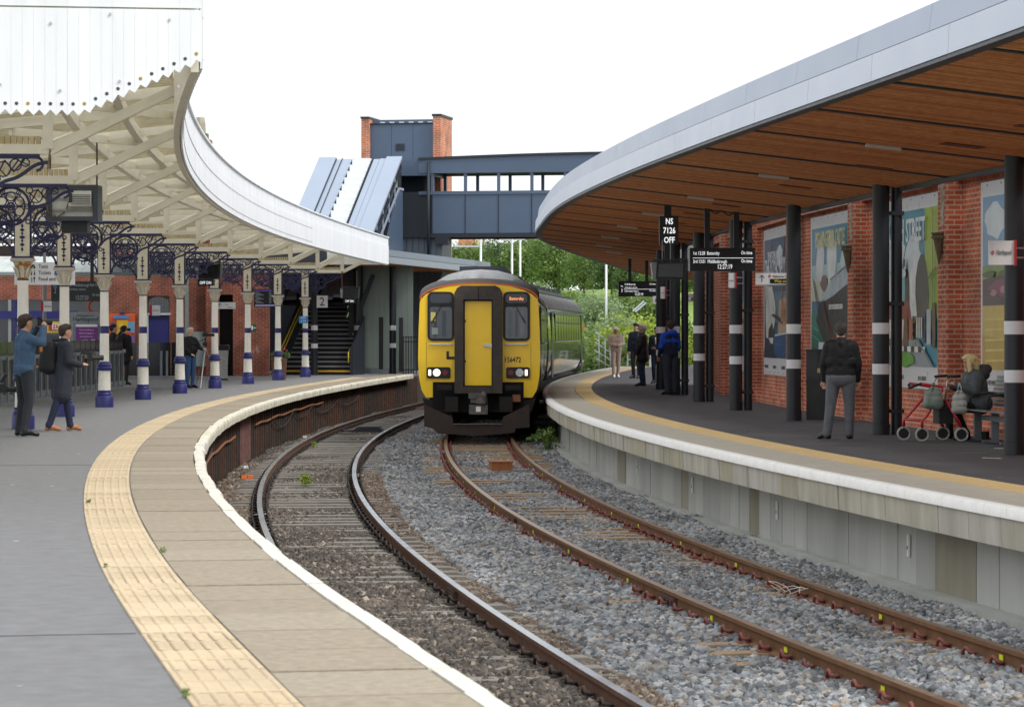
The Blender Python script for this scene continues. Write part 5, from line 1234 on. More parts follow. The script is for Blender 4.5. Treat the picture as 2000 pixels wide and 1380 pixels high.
        q = MB(); q.prism(rr(mk-.032, mk+.032, .53, .67, .015), -.062, -.05); P('marker_light', mat('marker_lit', '#ffe6c0', .3, var=0, emit=.9 if s < 0 else .25), q, lc_)
    for u_ in (-1.205, 1.185, -.60, .585):
        mb = MB(); mb.box((u_, -.002, .85), (.006, .006, .9 if abs(u_) > 1 else .3)); P('panel_seam', mat('seam_brown', '#7a5a10', .7), mb)
    for u_, w_2, c_ in ((.72, .10, '#5a6672'), (.86, .07, '#47525d'), (.98, .09, '#6a7480'), (-.80, .10, '#3a4654'), (-1.0, .07, '#2f3944')):
        mb = MB(); mb.box((u_, -.0365, 1.72), (w_2, .002, .6)); P('cab_interior_glimpse', mat('cab_'+c_[1:], c_, .15, var=.2), mb)
    mb = MB(); mb.bar((-.72, -.005, .92), (-.72, -.005, 1.09), .06, .012); mb.bar((-.745, -.005, .935), (-.555, -.005, .935), .012, .06); P('bracket_mark', gang, mb)
    text('156472', .165, Matrix.LocRotScale(e.location, e.rotation_euler, None) @ Vector((.575, -.004, .84)), mat('number_black', '#1b1b1e', .5, var=0), e, name='number', rz=ang, squeeze=.78, bold=.003)
    # dark recess, couplings and plough
    mb = MB(); mb.prism([(-1.06, -.25), (1.02, -.25), (1.02, .385), (-1.06, .385)], -.02, .02); P('recess', mat('recess_black', '#0c0b0b', .9, var=0), mb)
    mb = MB(); mb.prism([(-1.30, .03), (-1.19, -.02), (1.19, -.02), (1.30, .03), (1.2, -.3), (-1.2, -.3)], -.01, .3); P('lower_valance', under, mb)
    mb = MB(); mb.box((0, -.35, .02), (.36, .5, .2)); mb.box((-.06, -.5, .08), (.3, .25, .12), .2); mb.box((.08, -.55, -.03), (.2, .2, .14), -.3); mb.box((0, -.4, -.23), (.42, .35, .22)); mb.lathe([(.05, -.02), (.07, .12), (.03, .2)], 10, (.12, -.62, -.02)); P('coupler', mat('coupler_grey', '#4a4745', .7, scale=12, col2='#6d6965'), mb)
    mb = MB(); mb.box((.0, -.58, -.22), (.11, .005, .12)); P('coupler_label', signwhite, mb)
    for s in (-1, 1):
        mb = MB(); mb.box((s*.62, -.22, -.12), (.3, .25, .34)); mb.box((s*.78, -.28, .26), (.34, .2, .1)); P('buffer_beam_unit', under, mb)
    mb = MB(); mb.box((.86, -.2, .02), (.18, .16, .16)); P('orange_connector', mat('connector_orange', '#8a5a3c', .7), mb)
    mb = MB(); mb.prism([(-1.24, -.13), (-1.24, -.62), (-1.05, -.66), (-.92, -.78), (0, -.83), (.82, -.76), (.84, -.66), (1.16, -.64), (1.16, -.11), (.56, -.40), (.53, -.57), (-.57, -.57), (-.60, -.40)], -.42, -.36); P('snow_plough', plough, mb)
    mb = MB(); mb.bar((-.57, -.44, -.565), (.53, -.44, -.565), .05, .015); P('plough_lip', mat('lip_worn', '#7a7672', .5), mb)
    return e
car(68.4, 22.7, True, 'front railcar with yellow gangwayed nose numbered 156472')
car(92.0, 22.7, False, 'rear railcar with dark glossy side and a row of windows')
# ------------------------------------------------------------------ embankment, trees and shrubs behind the train
def hill(x, y):
    t = max(0, min(1, (y-128)/75)); s = max(0, min(1, (x+14)/10))
    return -1.3 + (5.4*t*t*(3-2*t))*s + .35*math.sin(x*.5+y*.21)*t
mb = MB(); nx, ny = 44, 40
for j in range(ny+1):
    for i in range(nx+1):
        x, y = -30+100*i/nx, 124+150*j/ny; mb.v.append((x, y, hill(x, y)))
for j in range(ny):
    for i in range(nx): mb.f.append((j*(nx+1)+i, j*(nx+1)+i+1, (j+1)*(nx+1)+i+1, (j+1)*(nx+1)+i)); mb.m.append(0)
mb.build('embankment', grass_m, kind='structure', smooth=True)
def leaf_mat(name, c1, c2, c3):
    m = bpy.data.materials.new(name); m.use_nodes = True; n = m.node_tree.nodes; l = m.node_tree.links; n.clear()
    o = n.new('ShaderNodeOutputMaterial'); g = n.new('ShaderNodeNewGeometry'); oi = n.new('ShaderNodeObjectInfo')
    t = n.new('ShaderNodeTexNoise'); t.inputs['Scale'].default_value = 1.1; t.inputs['Detail'].default_value = 5; l.new(g.outputs['Position'], t.inputs['Vector'])
    r = n.new('ShaderNodeValToRGB'); e = r.color_ramp.elements; e[0].position = .32; e[1].position = .68; e.new(.5)
    for q, c in zip(sorted(e, key=lambda k: k.position), (c1, c2, c3)): q.color = (*lin(c), 1)
    l.new(t.outputs['Fac'], r.inputs['Fac'])
    d = n.new('ShaderNodeBsdfDiffuse'); tr = n.new('ShaderNodeBsdfTranslucent'); gl = n.new('ShaderNodeBsdfGlossy'); gl.inputs['Roughness'].default_value = .45
    m1, m2 = n.new('ShaderNodeMixShader'), n.new('ShaderNodeMixShader'); m1.inputs[0].default_value = .35; m2.inputs[0].default_value = .05
    for s in (d, tr): l.new(r.outputs['Color'], s.inputs['Color'])
    l.new(d.outputs[0], m1.inputs[1]); l.new(tr.outputs[0], m1.inputs[2]); l.new(m1.outputs[0], m2.inputs[1]); l.new(gl.outputs[0], m2.inputs[2]); l.new(m2.outputs[0], o.inputs['Surface'])
    return m
leaf_dark = leaf_mat('leaves_dark', '#3d552c', '#516b38', '#6a8447'); leaf_mid = leaf_mat('leaves_mid', '#546d36', '#6d8740', '#8aa055'); leaf_bright = leaf_mat('leaves_bright', '#768d2c', '#96a938', '#b3be54'); leaf_pale = leaf_mat('leaves_pale', '#70865c', '#8fa476', '#b0be9a')
bark = mat('bark', '#5a4d40', .9, var=.3, scale=10)
def foliage(seed, rx, ry, rz, zc, ncl, per, size, sag=.0):
    r = np.random.default_rng(seed)
    v = r.normal(size=(ncl, 3)); v /= np.linalg.norm(v, axis=1)[:, None]
    rad = .45+.6*r.random(ncl)**.6; lump = 1+.22*np.sin(v[:, 0]*5+seed)*np.cos(v[:, 2]*4+seed*2)
    c = v*rad[:, None]*lump[:, None]*np.array([rx, ry, rz]); c[:, 2] += zc
    cs = .16*max(rx, rz)*(.6+.8*r.random(ncl))
    P = np.repeat(c, per, 0) + r.normal(size=(ncl*per, 3))*np.repeat(cs, per)[:, None]*np.array([1, 1, .75])
    a = r.normal(size=P.shape); a /= np.linalg.norm(a, axis=1)[:, None]
    b = np.cross(a, r.normal(size=P.shape)); b /= np.linalg.norm(b, axis=1)[:, None]
    s = size*(.6+.8*r.random(len(P)))[:, None]
    V = np.stack([P-a*s*.5, P+b*s*.32, P+a*s*.6, P-b*s*.32], 1).reshape(-1, 3)
    F = np.arange(len(V)).reshape(-1, 4)
    me = bpy.data.meshes.new('crown'); me.from_pydata(V.tolist(), [], F.tolist()); me.update(); return me
def trunk_mesh(h, r0, seed, limbs=6):
    r = random.Random(seed); mb = MB(); top = Vector((r.uniform(-.2, .2), r.uniform(-.2, .2), h))
    mb.tube([Vector((0, 0, -.4)), Vector((.03, 0, h*.4)), top*.75, top], [r0, r0*.8, r0*.55, r0*.2], 7)
    for k in range(limbs):
        t = .35+.5*k/limbs; p = top*t; a = r.uniform(0, 6.28); L = h*r.uniform(.3, .5)
        mb.tube([p, p+Vector((math.cos(a)*L*.5, math.sin(a)*L*.5, L*.35)), p+Vector((math.cos(a)*L, math.sin(a)*L, L*.75))], [r0*.4, r0*.28, r0*.08], 5)
    return mb.mesh('trunk', bark, smooth=True)
TREES = [(foliage(11, 2.6, 2.6, 2.6, 4.4, 210, 34, .26), trunk_mesh(5.2, .22, 1)), (foliage(23, 3.2, 3., 3.0, 4.6, 240, 34, .28), trunk_mesh(5.6, .26, 2)), (foliage(37, 2.2, 2.2, 3.0, 4.6, 190, 34, .25), trunk_mesh(5.8, .2, 3))]
SHRUB = [(foliage(51, 1.5, 1.4, 1.0, 1.0, 110, 34, .16), trunk_mesh(1.3, .06, 5)), (foliage(63, 1.2, 1.2, 1.3, 1.2, 100, 34, .15), trunk_mesh(1.6, .06, 6))]
def plant(kind, src, px, Y, top_y, m, label, group, cat, sx=1., rot=0.):
    x = (px-1000)*Y/FPX; zb = hill(x, Y) if Y > 126 else -1.1; ztop = HC+(YH-top_y)*Y/FPX
    cm, tm = src; hh = max(v.co.z for v in cm.vertices)*.97
    s = (ztop-zb)/hh
    e = empty(kind, (x, Y, zb), label, cat, group); e.rotation_euler = (0, 0, rot); e.scale = (s*sx, s*sx, s)
    me = cm.copy() if m.name not in [mm.name for mm in cm.materials] else cm
    me.materials.clear(); me.materials.append(m)
    for nm, d in (('crown', me), ('trunk', tm)):
        o = bpy.data.objects.new(nm, d); COL.objects.link(o); o.parent = e
    return e
rt = random.Random(5)
T = [(905, 205, 470, leaf_mid, 'leafy tree just right of the brick lift tower', 1.), (945, 225, 462, leaf_dark, 'dark green tree behind the white light mast under the footbridge', 1.), (985, 215, 462, leaf_dark, 'dark rounded tree below the middle of the footbridge', 1.1),
     (1030, 205, 455, leaf_mid, 'tall tree below the right end of the footbridge', 1.1), (1085, 200, 448, leaf_mid, 'big tree directly behind the curved canopy tip', 1.2), (1140, 195, 470, leaf_mid, 'broad tree above the rear railcar roof', 1.1), (1195, 190, 485, leaf_dark, 'dark tree behind the white pole right of the train', 1.1),
     (1245, 185, 490, leaf_dark, 'dark tree behind the small departure board', 1.1), (1290, 180, 495, leaf_mid, 'tree behind the black hooded monitor', 1.1), (1340, 185, 500, leaf_mid, 'tree glimpsed between the charcoal columns', 1.1),
     (970, 172, 525, leaf_pale, 'pale tree just above the train nose roof', 1.2), (1045, 168, 545, leaf_pale, 'pale feathery tree behind the front railcar roof', 1.2), (1110, 160, 560, leaf_mid, 'mid green tree behind the rear railcar', 1.2), (1165, 156, 565, leaf_pale, 'pale tree at the far end of the rear railcar', 1.2), (1222, 160, 560, leaf_mid, 'mid green tree below the small departure board', 1.2), (1280, 158, 570, leaf_mid, 'green tree left of the first charcoal column', 1.2)]
for i, (px, Y, top, m, lab, sx) in enumerate(T): plant('leafy_tree', TREES[i % 3], px, Y, top, m, lab, 'trees on the embankment', 'tree', sx, rt.uniform(0, 6))
S = [(1175, 141, 640, leaf_mid, 'shrub at the rear end of the train'), (1195, 145, 612, leaf_pale, 'pale shrub above the white stair railings'), (1222, 143, 622, leaf_bright, 'yellow-green shrub left of the man with glasses'), (1250, 146, 608, leaf_bright, 'bright yellow-green shrub above the man with glasses'), (1275, 142, 615, leaf_bright, 'bright shrub left of the red-topped woman'),
     (1300, 145, 610, leaf_bright, 'yellow-green shrub behind the columns by the blue-hooded man'), (1205, 134, 660, leaf_mid, 'low shrub beside the woman in the beige tracksuit'), (1180, 135, 675, leaf_mid, 'low shrub under the stair railings'), (1240, 135, 655, leaf_mid, 'low green shrub between the tracksuit woman and the men'), (1275, 136, 650, leaf_mid, 'low shrub behind the white gate'), (1320, 140, 640, leaf_bright, 'shrub seen between the far columns'), (1350, 142, 620, leaf_mid, 'shrub beside the far end of the brick wall'), (1150, 146, 620, leaf_mid, 'shrub hidden low behind the rear railcar')]
for i, (px, Y, top, m, lab) in enumerate(S): plant('leafy_shrub', SHRUB[i % 2], px, Y, top, m, lab, 'shrubs behind the platform end', 'shrub', 1.25, rt.uniform(0, 6))
# far wood closing the gaps between the trunks
me = bpy.data.meshes.new('far_wood'); V, F = [], []
for k in range(16):
    q = foliage(200+k, 4.5, 2.5, 3.0, 0, 60, 30, .42); b0 = len(V); ox, oz = -22+k*4.6, 4.6+.5*math.sin(k*1.7)
    V += [(v.co.x+ox, v.co.y+236, v.co.z+oz) for v in q.vertices]; F += [tuple(i+b0 for i in p.vertices) for p in q.polygons]; bpy.data.meshes.remove(q)
me.from_pydata(V, [], F); me.materials.append(leaf_dark); o = bpy.data.objects.new('far_wood', me); COL.objects.link(o); tag(o, 'dark far wood behind the trees on the embankment', None, None, 'stuff')
# weeds
def weed(px, py, h, m, label, z=-1.06, n=60):
    p = G(px, py, z); me = foliage(sum(map(ord, label)) % 1000, .5*h, .5*h, .5*h, .55*h, 24, 12, .16*h)
    e = empty('weed', p, label, 'weed'); me.materials.append(m); o = bpy.data.objects.new('leaves', me); COL.objects.link(o); o.parent = e
    mb = MB(); r = random.Random(px)
    for k in range(7): a = r.uniform(0, 6.3); mb.tube([Vector((0, 0, 0)), Vector((math.cos(a)*h*.2, math.sin(a)*h*.2, h*.5)), Vector((math.cos(a)*h*.42, math.sin(a)*h*.42, h*r.uniform(.7, 1.05)))], [.008*h*2, .006*h*2, .003], 4)
    mb.build('stems', mat('weed_stem', '#6b7a3c', .8), e, local=True)
weed(1068, 880, .52, leaf_mid, 'bushy green weed growing by the train under the right platform edge')
weed(596, 950, .22, leaf_bright, 'small weed between the rails of the left track')
weed(613, 875, .14, leaf_bright, 'tiny weed beside the bend of the left track')
for k, (px, py) in enumerate(((207, 1110), (363, 1362), (318, 1080), (173, 985))): weed(px, py, 0.035+.004*k, leaf_mid, ('tiny weed at the edge of the tactile strip, upper left', 'tiny weed at the tactile strip near the bottom edge', 'tiny weed in the joint right of the tactile strip', 'smallest weed at the left edge of the tactile strip')[k], 0.)
# light masts, far house, ramp railings
mastm = mat('mast_galvanised', '#c6ccd0', .4, metal=.4, var=.04)
for px, top, arms, Y, lab in ((939, 460, [(-42, 481), (0, 462)], 150, 'white lighting mast with side arm below the footbridge'), (1000, 460, [(-14, 468), (16, 467)], 158, 'pair-armed white mast below the middle of the footbridge'), (1016, 458, [(0, 459)], 162, 'thin white mast beside the pair-armed mast'), (1184, 505, [(0, 506)], 150, 'white pole among the trees right of the train')):
    p = W(px, top, Y); e = empty('light_mast', (p.x, Y, hill(p.x, Y)), lab, 'mast'); mb = MB(); mb.tube([Vector((p.x, Y, hill(p.x, Y)-.2)), Vector((p.x, Y, p.z))], .06, 8); mb.build('pole', mastm, e, smooth=True)
    for dx, py in arms:
        if dx: q = W(px, py, Y); mb = MB(); mb.bar(q, W(px+dx, py, Y), .09, .09); mb.box(W(px+dx, py, Y), (.5, .25, .1)); mb.build('arm', mastm, e)
p = W(925, 500, 230); e = empty('far_house', (p.x, 230, 3), 'far red brick house with pale gable seen under the footbridge', 'house')
wpart('wall', brick_t, e, 895, 455, 945, 545, 230, 5); wpart('gable', mat('pale_render', '#d8c9a8', .8), e, 928, 462, 944, 480, 229.9, .1); f_ = wpart('window', mat('window_white', '#e2ded2', .5), e, 925, 484, 934, 500, 229.9, .1); wpart('pane', glass, f_, 926.5, 486, 932.5, 498, 229.85, .05)
rl = empty('stair_railing', W(1180, 690, 131), 'white sloping stair railings among the shrubs behind the train', 'railing')
for (a, b) in (((1162, 668), (1193, 689)), ((1163, 649), (1193, 669)), ((1162, 684), (1194, 704)), ((1165, 700), (1190, 715))):
    mb = MB(); mb.tube([W(*a, 131), W(*b, 131)], .03, 6); mb.build('rail', mastm, rl, smooth=True)
for px, py in ((1170, 655), (1182, 662), (1192, 669)):
    mb = MB(); mb.tube([W(px, py, 131), W(px, 722, 131)], .03, 6); mb.build('post', mastm, rl, smooth=True)
mb = MB(); mb.tube([W(1236, 608, 150), W(1258, 588, 150)], .05, 6); mb.tube([W(1241, 609, 150), W(1262, 591, 150)], .05, 6); thing1(mb, 'far_railing', mastm, 'short grey railing slanting through the shrubs above the men', 'railing')
gt = empty('white_gate', W(1235, 712, 126), 'pale metal gate and panel at the end of the right platform', 'gate')
for px in (1226, 1238): mb = MB(); mb.bar(W(px, 688, 126), W(px, 716, 126), .06); mb.build('gate_post', mastm, gt)
for py in (689, 702): mb = MB(); mb.bar(W(1226, py, 126), W(1238, py, 126), .05); mb.build('gate_rail', mastm, gt)
wpart('panel', mat('pale_panel', '#dfe2e4', .6), gt, 1268, 684, 1300, 716, 127, .1)
# ------------------------------------------------------------------ fence, signs, monitors and small things on the left platform
steelg = mat('fence_grey', '#85898c', .45, metal=.3, var=.06)
fe = empty('glass_barrier', (-10.8, 73, 0), 'grey steel and dark glass barrier behind the cast-iron columns', 'fence')
y = 61.
while y < 83.4:
    mb = MB(); mb.box((-10.8, y, .5), (.12, .10, 1.0)); mb.build('post', steelg, fe)
    if y < 82.5:
        mb = MB(); mb.box((-10.8, y+.45, .56), (.02, .78, .74)); mb.build('glass_pane', glass, fe)
        mb = MB(); mb.box((-10.78, y+.45, 1.17), (.02, .84, .30)); mb.build('top_glass', mat('tinted_glass', '#17181b', .1, var=0), fe)
    y += .9
for z in (.12, 1.0):
    mb = MB(); mb.bar((-10.8, 61, z), (-10.8, 83.3, z), .06, .10); mb.build('rail', steelg, fe)
f2 = empty('glass_barrier', W(290, 735, 99.5), 'low dark glass barrier in front of the blue station door', 'fence')
for k in range(6): wpart('glass_pane', mat('tinted_glass', '#17181b', .1, var=0), f2, 247+k*22, 669, 267+k*22, 733, 99.5, .03)
for px in (246, 313, 324, 378): wpart('post', steelg, f2, px, 685, px+4, 738, 99.4, .1)
wpart('bottom_rail', steelg, f2, 246, 735, 380, 739, 99.4, .08)
def lrs(s): return s
# wayfinding board
e, A, B = board('wayfinding_sign', 28, 512, 146, 556, 58.5, signwhite, 'white board listing Taxis, Toilets and Food and drink behind the first columns', 'sign', .06)
w_, h_ = B.x-A.x, B.z-A.z
for k, t_ in enumerate(('Taxis', 'Toilets', 'Food and drink')): text(t_, .105, (A.x+w_*.40, 58.49, A.z+h_*(.74-.28*k)), txt, e, squeeze=.85)
mb = MB()
for k in range(3):
    c = Vector((A.x+w_*.31, 58.495, A.z+h_*(.79-.28*k)))
    if k == 0: mb.box(c, (.09, .006, .03)); mb.box(c+Vector((0, 0, .03)), (.05, .006, .03)); mb.box(c+Vector((-.03, 0, -.025)), (.02, .006, .02)); mb.box(c+Vector((.03, 0, -.025)), (.02, .006, .02))
    elif k == 1:
        for s in (-1, 1): mb.box(c+Vector((s*.03, 0, -.01)), (.022, .006, .06)); mb.box(c+Vector((s*.03, 0, .04)), (.018, .006, .018))
    else:
        for s in (-1, 1): mb.box(c+Vector((s*.025, 0, 0)), (.012, .006, .10))
        mb.box(c+Vector((.025, 0, .03)), (.03, .006, .04))
mb.build('pictograms', txt, e)
mb = MB(); mb.box((A.x+w_*.70, 58.495, A.z+h_*.51), (.08, .006, .085)); mb.build('accessible_symbol', mat('sign_blue', '#2f5f9c', .5, var=0), e)
mb = MB(); mb.bar(W(87, 490, 58.6), W(87, 512, 58.6), .05); mb.build('hanger', frame_g, e)
# departure board left
e, A, B = board('departure_board', 100, 549, 200, 588, 66, mat('board_dim', '#22262a', .4), 'dim black departure board hanging behind the second and third columns', 'departure board', .18)
w_, h_ = B.x-A.x, B.z-A.z; dim = mat('led_dim', '#8d939a', .5, var=0, emit=.12)
for b_, s, u, v, al in (('12:29 Middlesbrough', .09, .30, .74, 'LEFT'), ('Expt 12:34', .08, .96, .76, 'RIGHT'), ('A Northern service', .08, .30, .54, 'LEFT'), ('On time', .08, .96, .26, 'RIGHT'), ('12:27:20', .13, .60, .08, 'CENTER'), ('Plat', .08, .08, .66, 'CENTER'), ('2', .15, .08, .40, 'CENTER')):
    text(b_, s, (A.x+w_*u, 65.99, A.z+h_*v), dim, e, name='led_text', align=al, squeeze=.66)
mb = MB()
for px in (120, 180): mb.bar(W(px, 470, 66.1), W(px, 549, 66.1), .07)
mb.build('hanger', steel, e)
# pole signs
for px, py, Y, lab in ((80, 588, 72, 'small white station sign on a grey pole behind the denim man'), (292, 596, 98, 'small white station sign above the blue door')):
    A, B = W(px, py+20, Y), W(px+21, py, Y); e = empty('station_sign', (A+B)/2, lab, 'sign'); w_, h_ = B.x-A.x, B.z-A.z
    mb = MB(); mb.box(((A.x+B.x)/2+w_*.12, Y, (A.z+B.z)/2), (w_*.76, .03, h_)); mb.build('panel', signwhite, e)
    mb = MB(); mb.box((A.x+w_*.12, Y+.02, (A.z+B.z)/2), (w_*.24, .08, h_)); mb.build('red_edge', red, e)
    mb = MB(); arrows(mb, (A.x+w_*.42, Y-.018, (A.z+B.z)/2), w_*.14); mb.build('double_arrow', red, e)
    text('Hartlepool', .045, (A.x+w_*.52, Y-.02, (A.z+B.z)/2-.015), txt, e, squeeze=.6)
    if px == 80: mb = MB(); mb.tube([W(87, 530, Y+.06), W(87, 770, Y+.06)], .05, 8); mb.build('pole', frame_g, e)
# welcome totem with purple poster
e = empty('welcome_totem', W(167, 745, 88), 'grey Welcome to Hartlepool totem with a purple notice', 'totem')
wpart('body', mat('totem_grey', '#8f969a', .5), e, 137, 609, 198, 752, 88, .2)
text('Welcome to', .10, W(167, 618, 87.99), txt, e, align='CENTER'); text('Hartlepool', .19, W(167, 627, 87.99), txt, e, align='CENTER', squeeze=.9)
q = wpart('frame', mat('totem_frame', '#7b8286', .5), e, 143, 630, 194, 690, 87.96, .04); wpart('notice', mat('notice_purple', '#7a2a86', .4, var=.05), e, 148, 636, 190, 673, 87.93, .02); wpart('notice_header', signwhite, e, 148, 633, 190, 638, 87.92, .02)
for k, t_ in enumerate(("If you're travelling as a", 'family, with luggage, or', 'just need a bit more', 'space...')): text(t_, .055, W(169, 645+k*6.5, 87.92), signwhite, e, align='CENTER', squeeze=.85)
mb = MB(); wbox(mb, 160, 664, 166, 672, 87.92, .01); wbox(mb, 178, 663, 186, 672, 87.92, .01); mb.build('notice_pictures', signwhite, e)
# map poster on the brick
e = empty('map_poster', W(238, 640, 103.9), 'orange and yellow town map poster on the brick wall', 'poster')
wpart('sheet', mat('map_orange', '#d9602a', .5, var=.15, scale=2), e, 213, 612, 264, 669, 103.9, .03)
for k, (a, b, c, d_, col) in enumerate(((228, 625, 250, 668, '#e3b52f'), (250, 628, 263, 650, '#6fa9c9'), (222, 616, 252, 622, '#4a8fc9'), (216, 630, 224, 634, '#3a4a9c'), (240, 648, 258, 662, '#d9503a'), (254, 654, 263, 668, '#7a6ab0'), (232, 632, 242, 640, '#e8c95a'))):
    wpart('map_area', mat('map_%d' % k, col, .5, var=.1, scale=3), e, a, b, c, d_, 103.86-.004*k, .01)
wpart('map_tab', blue, e, 234, 610, 244, 613, 103.85, .03)
# life ring on shop front
mb = MB(); c = W(186, 598, 98); mb.tube([c+Vector((.22*math.cos(a*PI/8), 0, .22*math.sin(a*PI/8))) for a in range(17)], .05, 8); thing1(mb, 'ring_ornament', mat('ring_orange_red', '#b5452c', .5), 'orange-red ring shape above the welcome totem', 'ring', smooth=True)
# white sign with arrow, exit sign, screens
e, A, B = board('wayfinding_sign', 422, 590, 460, 603, 96, signwhite, 'white lift sign with up arrow beside the farther columns', 'sign', .05)
mb = MB(); c = Vector((A.x+.12, 95.99, (A.z+B.z)/2)); mb.bar(c+Vector((0, 0, -.07)), c+Vector((0, 0, .07)), .014, .004, up=(0, 1, 0))
for s in (-1, 1): mb.bar(c+Vector((0, 0, .075)), c+Vector((s*.05, 0, .02)), .014, .004, up=(0, 1, 0))
mb.build('arrow', txt, e); text('Lift', .07, (A.x+.30, 95.99, A.z+.12), txt, e); text('to Platform 1', .06, (A.x+.34, 95.99, A.z+.03), txt, e, squeeze=.8)
mb = MB(); wbox(mb, 488.5, 633, 500.5, 647, 103.7, .03); e = thing1(mb, 'exit_sign', mat('exit_green', '#1f5a44', .4, var=.05), 'small green emergency exit sign on the brick pier', 'sign')
mb = MB(); wbox(mb, 491, 636, 494, 644, 103.68, .01); wbox(mb, 495, 639, 499, 641, 103.68, .01); mb.build('running_figure', signwhite, e)
e, A, B = board('information_screen', 496, 565, 552, 599, 101, signblk, 'wide dark information screen with purple header between the far columns', 'screen', .12)
scr = mat('screen_violet', '#4a3a8a', .4, var=0, emit=.25); mb = MB(); mb.box(((A.x+B.x)/2, 100.99, B.z-.04), ((B.x-A.x)*.94, .006, .04)); mb.build('header', scr, e)
mb = MB()
for k in range(9): mb.box((A.x+.10+.05*(k % 3), 100.99, B.z-.10-k*.045), (.14+.06*(k % 3), .006, .016)); mb.box((A.x+.55, 100.99, B.z-.10-k*.045), (.08, .006, .014))
mb.build('rows', dim, e); mb = MB(); mb.box(((A.x+B.x)/2, 100.99, A.z+.05), ((B.x-A.x)*.9, .006, .03)); mb.build('footer', mat('screen_pale', '#9a9ad0', .4, var=0, emit=.3), e)
e, A, B = board('platform_number', 618.5, 577, 640, 600.5, 105.6, signwhite, 'white square platform number 2 sign in front of the stairs', 'sign', .03); text('2', .42, ((A.x+B.x)/2, 105.59, A.z+.07), txt, e, align='CENTER', squeeze=.95)
e, A, B = board('number_plate', 584, 617, 601, 631, 101.0, mat('plate_blue', '#2a86d0', .5, var=.03), 'small blue number plate 119 on the farthest cast-iron column', 'plate', .02); text('RAMP', .10, ((A.x+B.x)/2, 100.99, A.z+.15), signwhite, e, align='CENTER', squeeze=.7); text('119', .14, ((A.x+B.x)/2, 100.99, A.z+.02), signwhite, e, align='CENTER', squeeze=.8)
# hanging monitor housing seen from behind
Y = 44.; A, B = W(90, 431, Y), W(191, 361, Y); e = empty('platform_monitor', (A+B)/2, 'dark monitor housing seen from its open back, hanging under the old canopy', 'monitor'); w_, h_ = B.x-A.x, B.z-A.z
fm = mat('housing_slate', '#3b434d', .5, var=.08)
for x0, x1, z0, z1 in ((0, .10, 0, 1), (.90, 1, 0, 1), (.10, .90, 0, .12), (.10, .90, .88, 1)):
    mb = MB(); mb.box((A.x+w_*(x0+x1)/2, Y+.25, A.z+h_*(z0+z1)/2), (w_*(x1-x0), .5, h_*(z1-z0))); mb.build('shell', fm, e)
mb = MB(); mb.box(((A.x+B.x)/2, Y+.10, (A.z+B.z)/2), (w_*.8, .04, h_*.76)); mb.build('back_plate', mat('inside_grey', '#c4c4be', .6, var=.12), e)
mb = MB()
for z in (.30, .62): mb.box(((A.x+B.x)/2, Y+.07, A.z+h_*z), (w_*.78, .04, .03))
mb.build('stiffener', mat('inside_grey2', '#8f8f8a', .6), e)
mb = MB(); mb.box((A.x+w_*.66, Y+.03, A.z+h_*.62), (w_*.44, .14, h_*.42)); u_ = mb.build('display_unit', mat('unit_pale', '#cfcfca', .5, var=.06), e)
mb = MB()
for k in range(6): mb.box((A.x+w_*.68, Y-.045, A.z+h_*(.46+.05*k)), (w_*.38, .01, .008))
mb.box((A.x+w_*.48, Y-.045, A.z+h_*.64), (.05, .012, .14)); mb.build('vents', mat('vent_dark', '#3a3a3a', .7), u_)
mb = MB(); mb.tube([(A.x+w_*.45, Y-.05, A.z+h_*.52), (A.x+w_*.36, Y+.1, A.z+h_*.26), (A.x+w_*.22, Y-.02, A.z+h_*.10), (A.x+w_*.05, Y-.03, A.z+h_*.22), (A.x-.0, Y-.02, A.z+h_*.6), (A.x+.0, Y+.1, A.z+h_*1.3), (A.x+.03, Y+.2, A.z+h_*2.1)], .012, 6); mb.build('cable', mat('cable_brown', '#6b5a44', .7), e, smooth=True)
mb = MB(); mb.box((A.x+w_*.53, Y+.25, A.z-.09), (w_*.5, .3, .17)); mb.build('lower_box', mat('housing_dark', '#23272d', .5), e)
mb = MB(); mb.tube([(B.x-.04, Y+.2, B.z), (B.x-.04, Y+.2, B.z+.95)], .014, 6); mb.tube([(A.x+.03, Y+.2, B.z), (A.x+.03, Y+.2, B.z+.95)], .014, 6); mb.build('hanging_rod', mat('rod_rust', '#5a463a', .8, var=.2), e)
def off_sign(px0, py0, px1, py1, Y, label):
    e, A, B = board('signal_repeater', px0, py0, px1, py1, Y, signblk, label, 'sign', .1); text('OFF DN', (B.z-A.z)*.62, ((A.x+B.x)/2, Y-.01, A.z+(B.z-A.z)*.25), led, e, align='CENTER', squeeze=.8)
hood(381, 515, 431, 545, 76., 'black hooded monitor with OFF DN sign below, hanging in the middle of the old canopy'); off_sign(386, 545, 417, 558, 76., 'black OFF DN repeater below the middle hooded monitor')
hood(664, 562, 701, 582, 100., 'small far hooded monitor in front of the stairs'); off_sign(671, 583, 694, 592, 100., 'tiny OFF DN repeater in front of the stairs')
for px, t_, b_, Y in ((382, 478, 515, 76.2), (405, 468, 515, 76.2), (668, 530, 562, 100.2), (697, 528, 565, 100.2)):
    mb = MB(); mb.tube([W(px, t_, Y), W(px, b_, Y)], .02, 6); thing1(mb, 'hanging_rod', MATS['rod_rust'], {382: 'left hanging rod of the middle hooded monitor', 405: 'right hanging rod of the middle hooded monitor', 668: 'left hanging rod of the far hooded monitor', 697: 'right hanging rod of the far hooded monitor'}[px], 'rod')
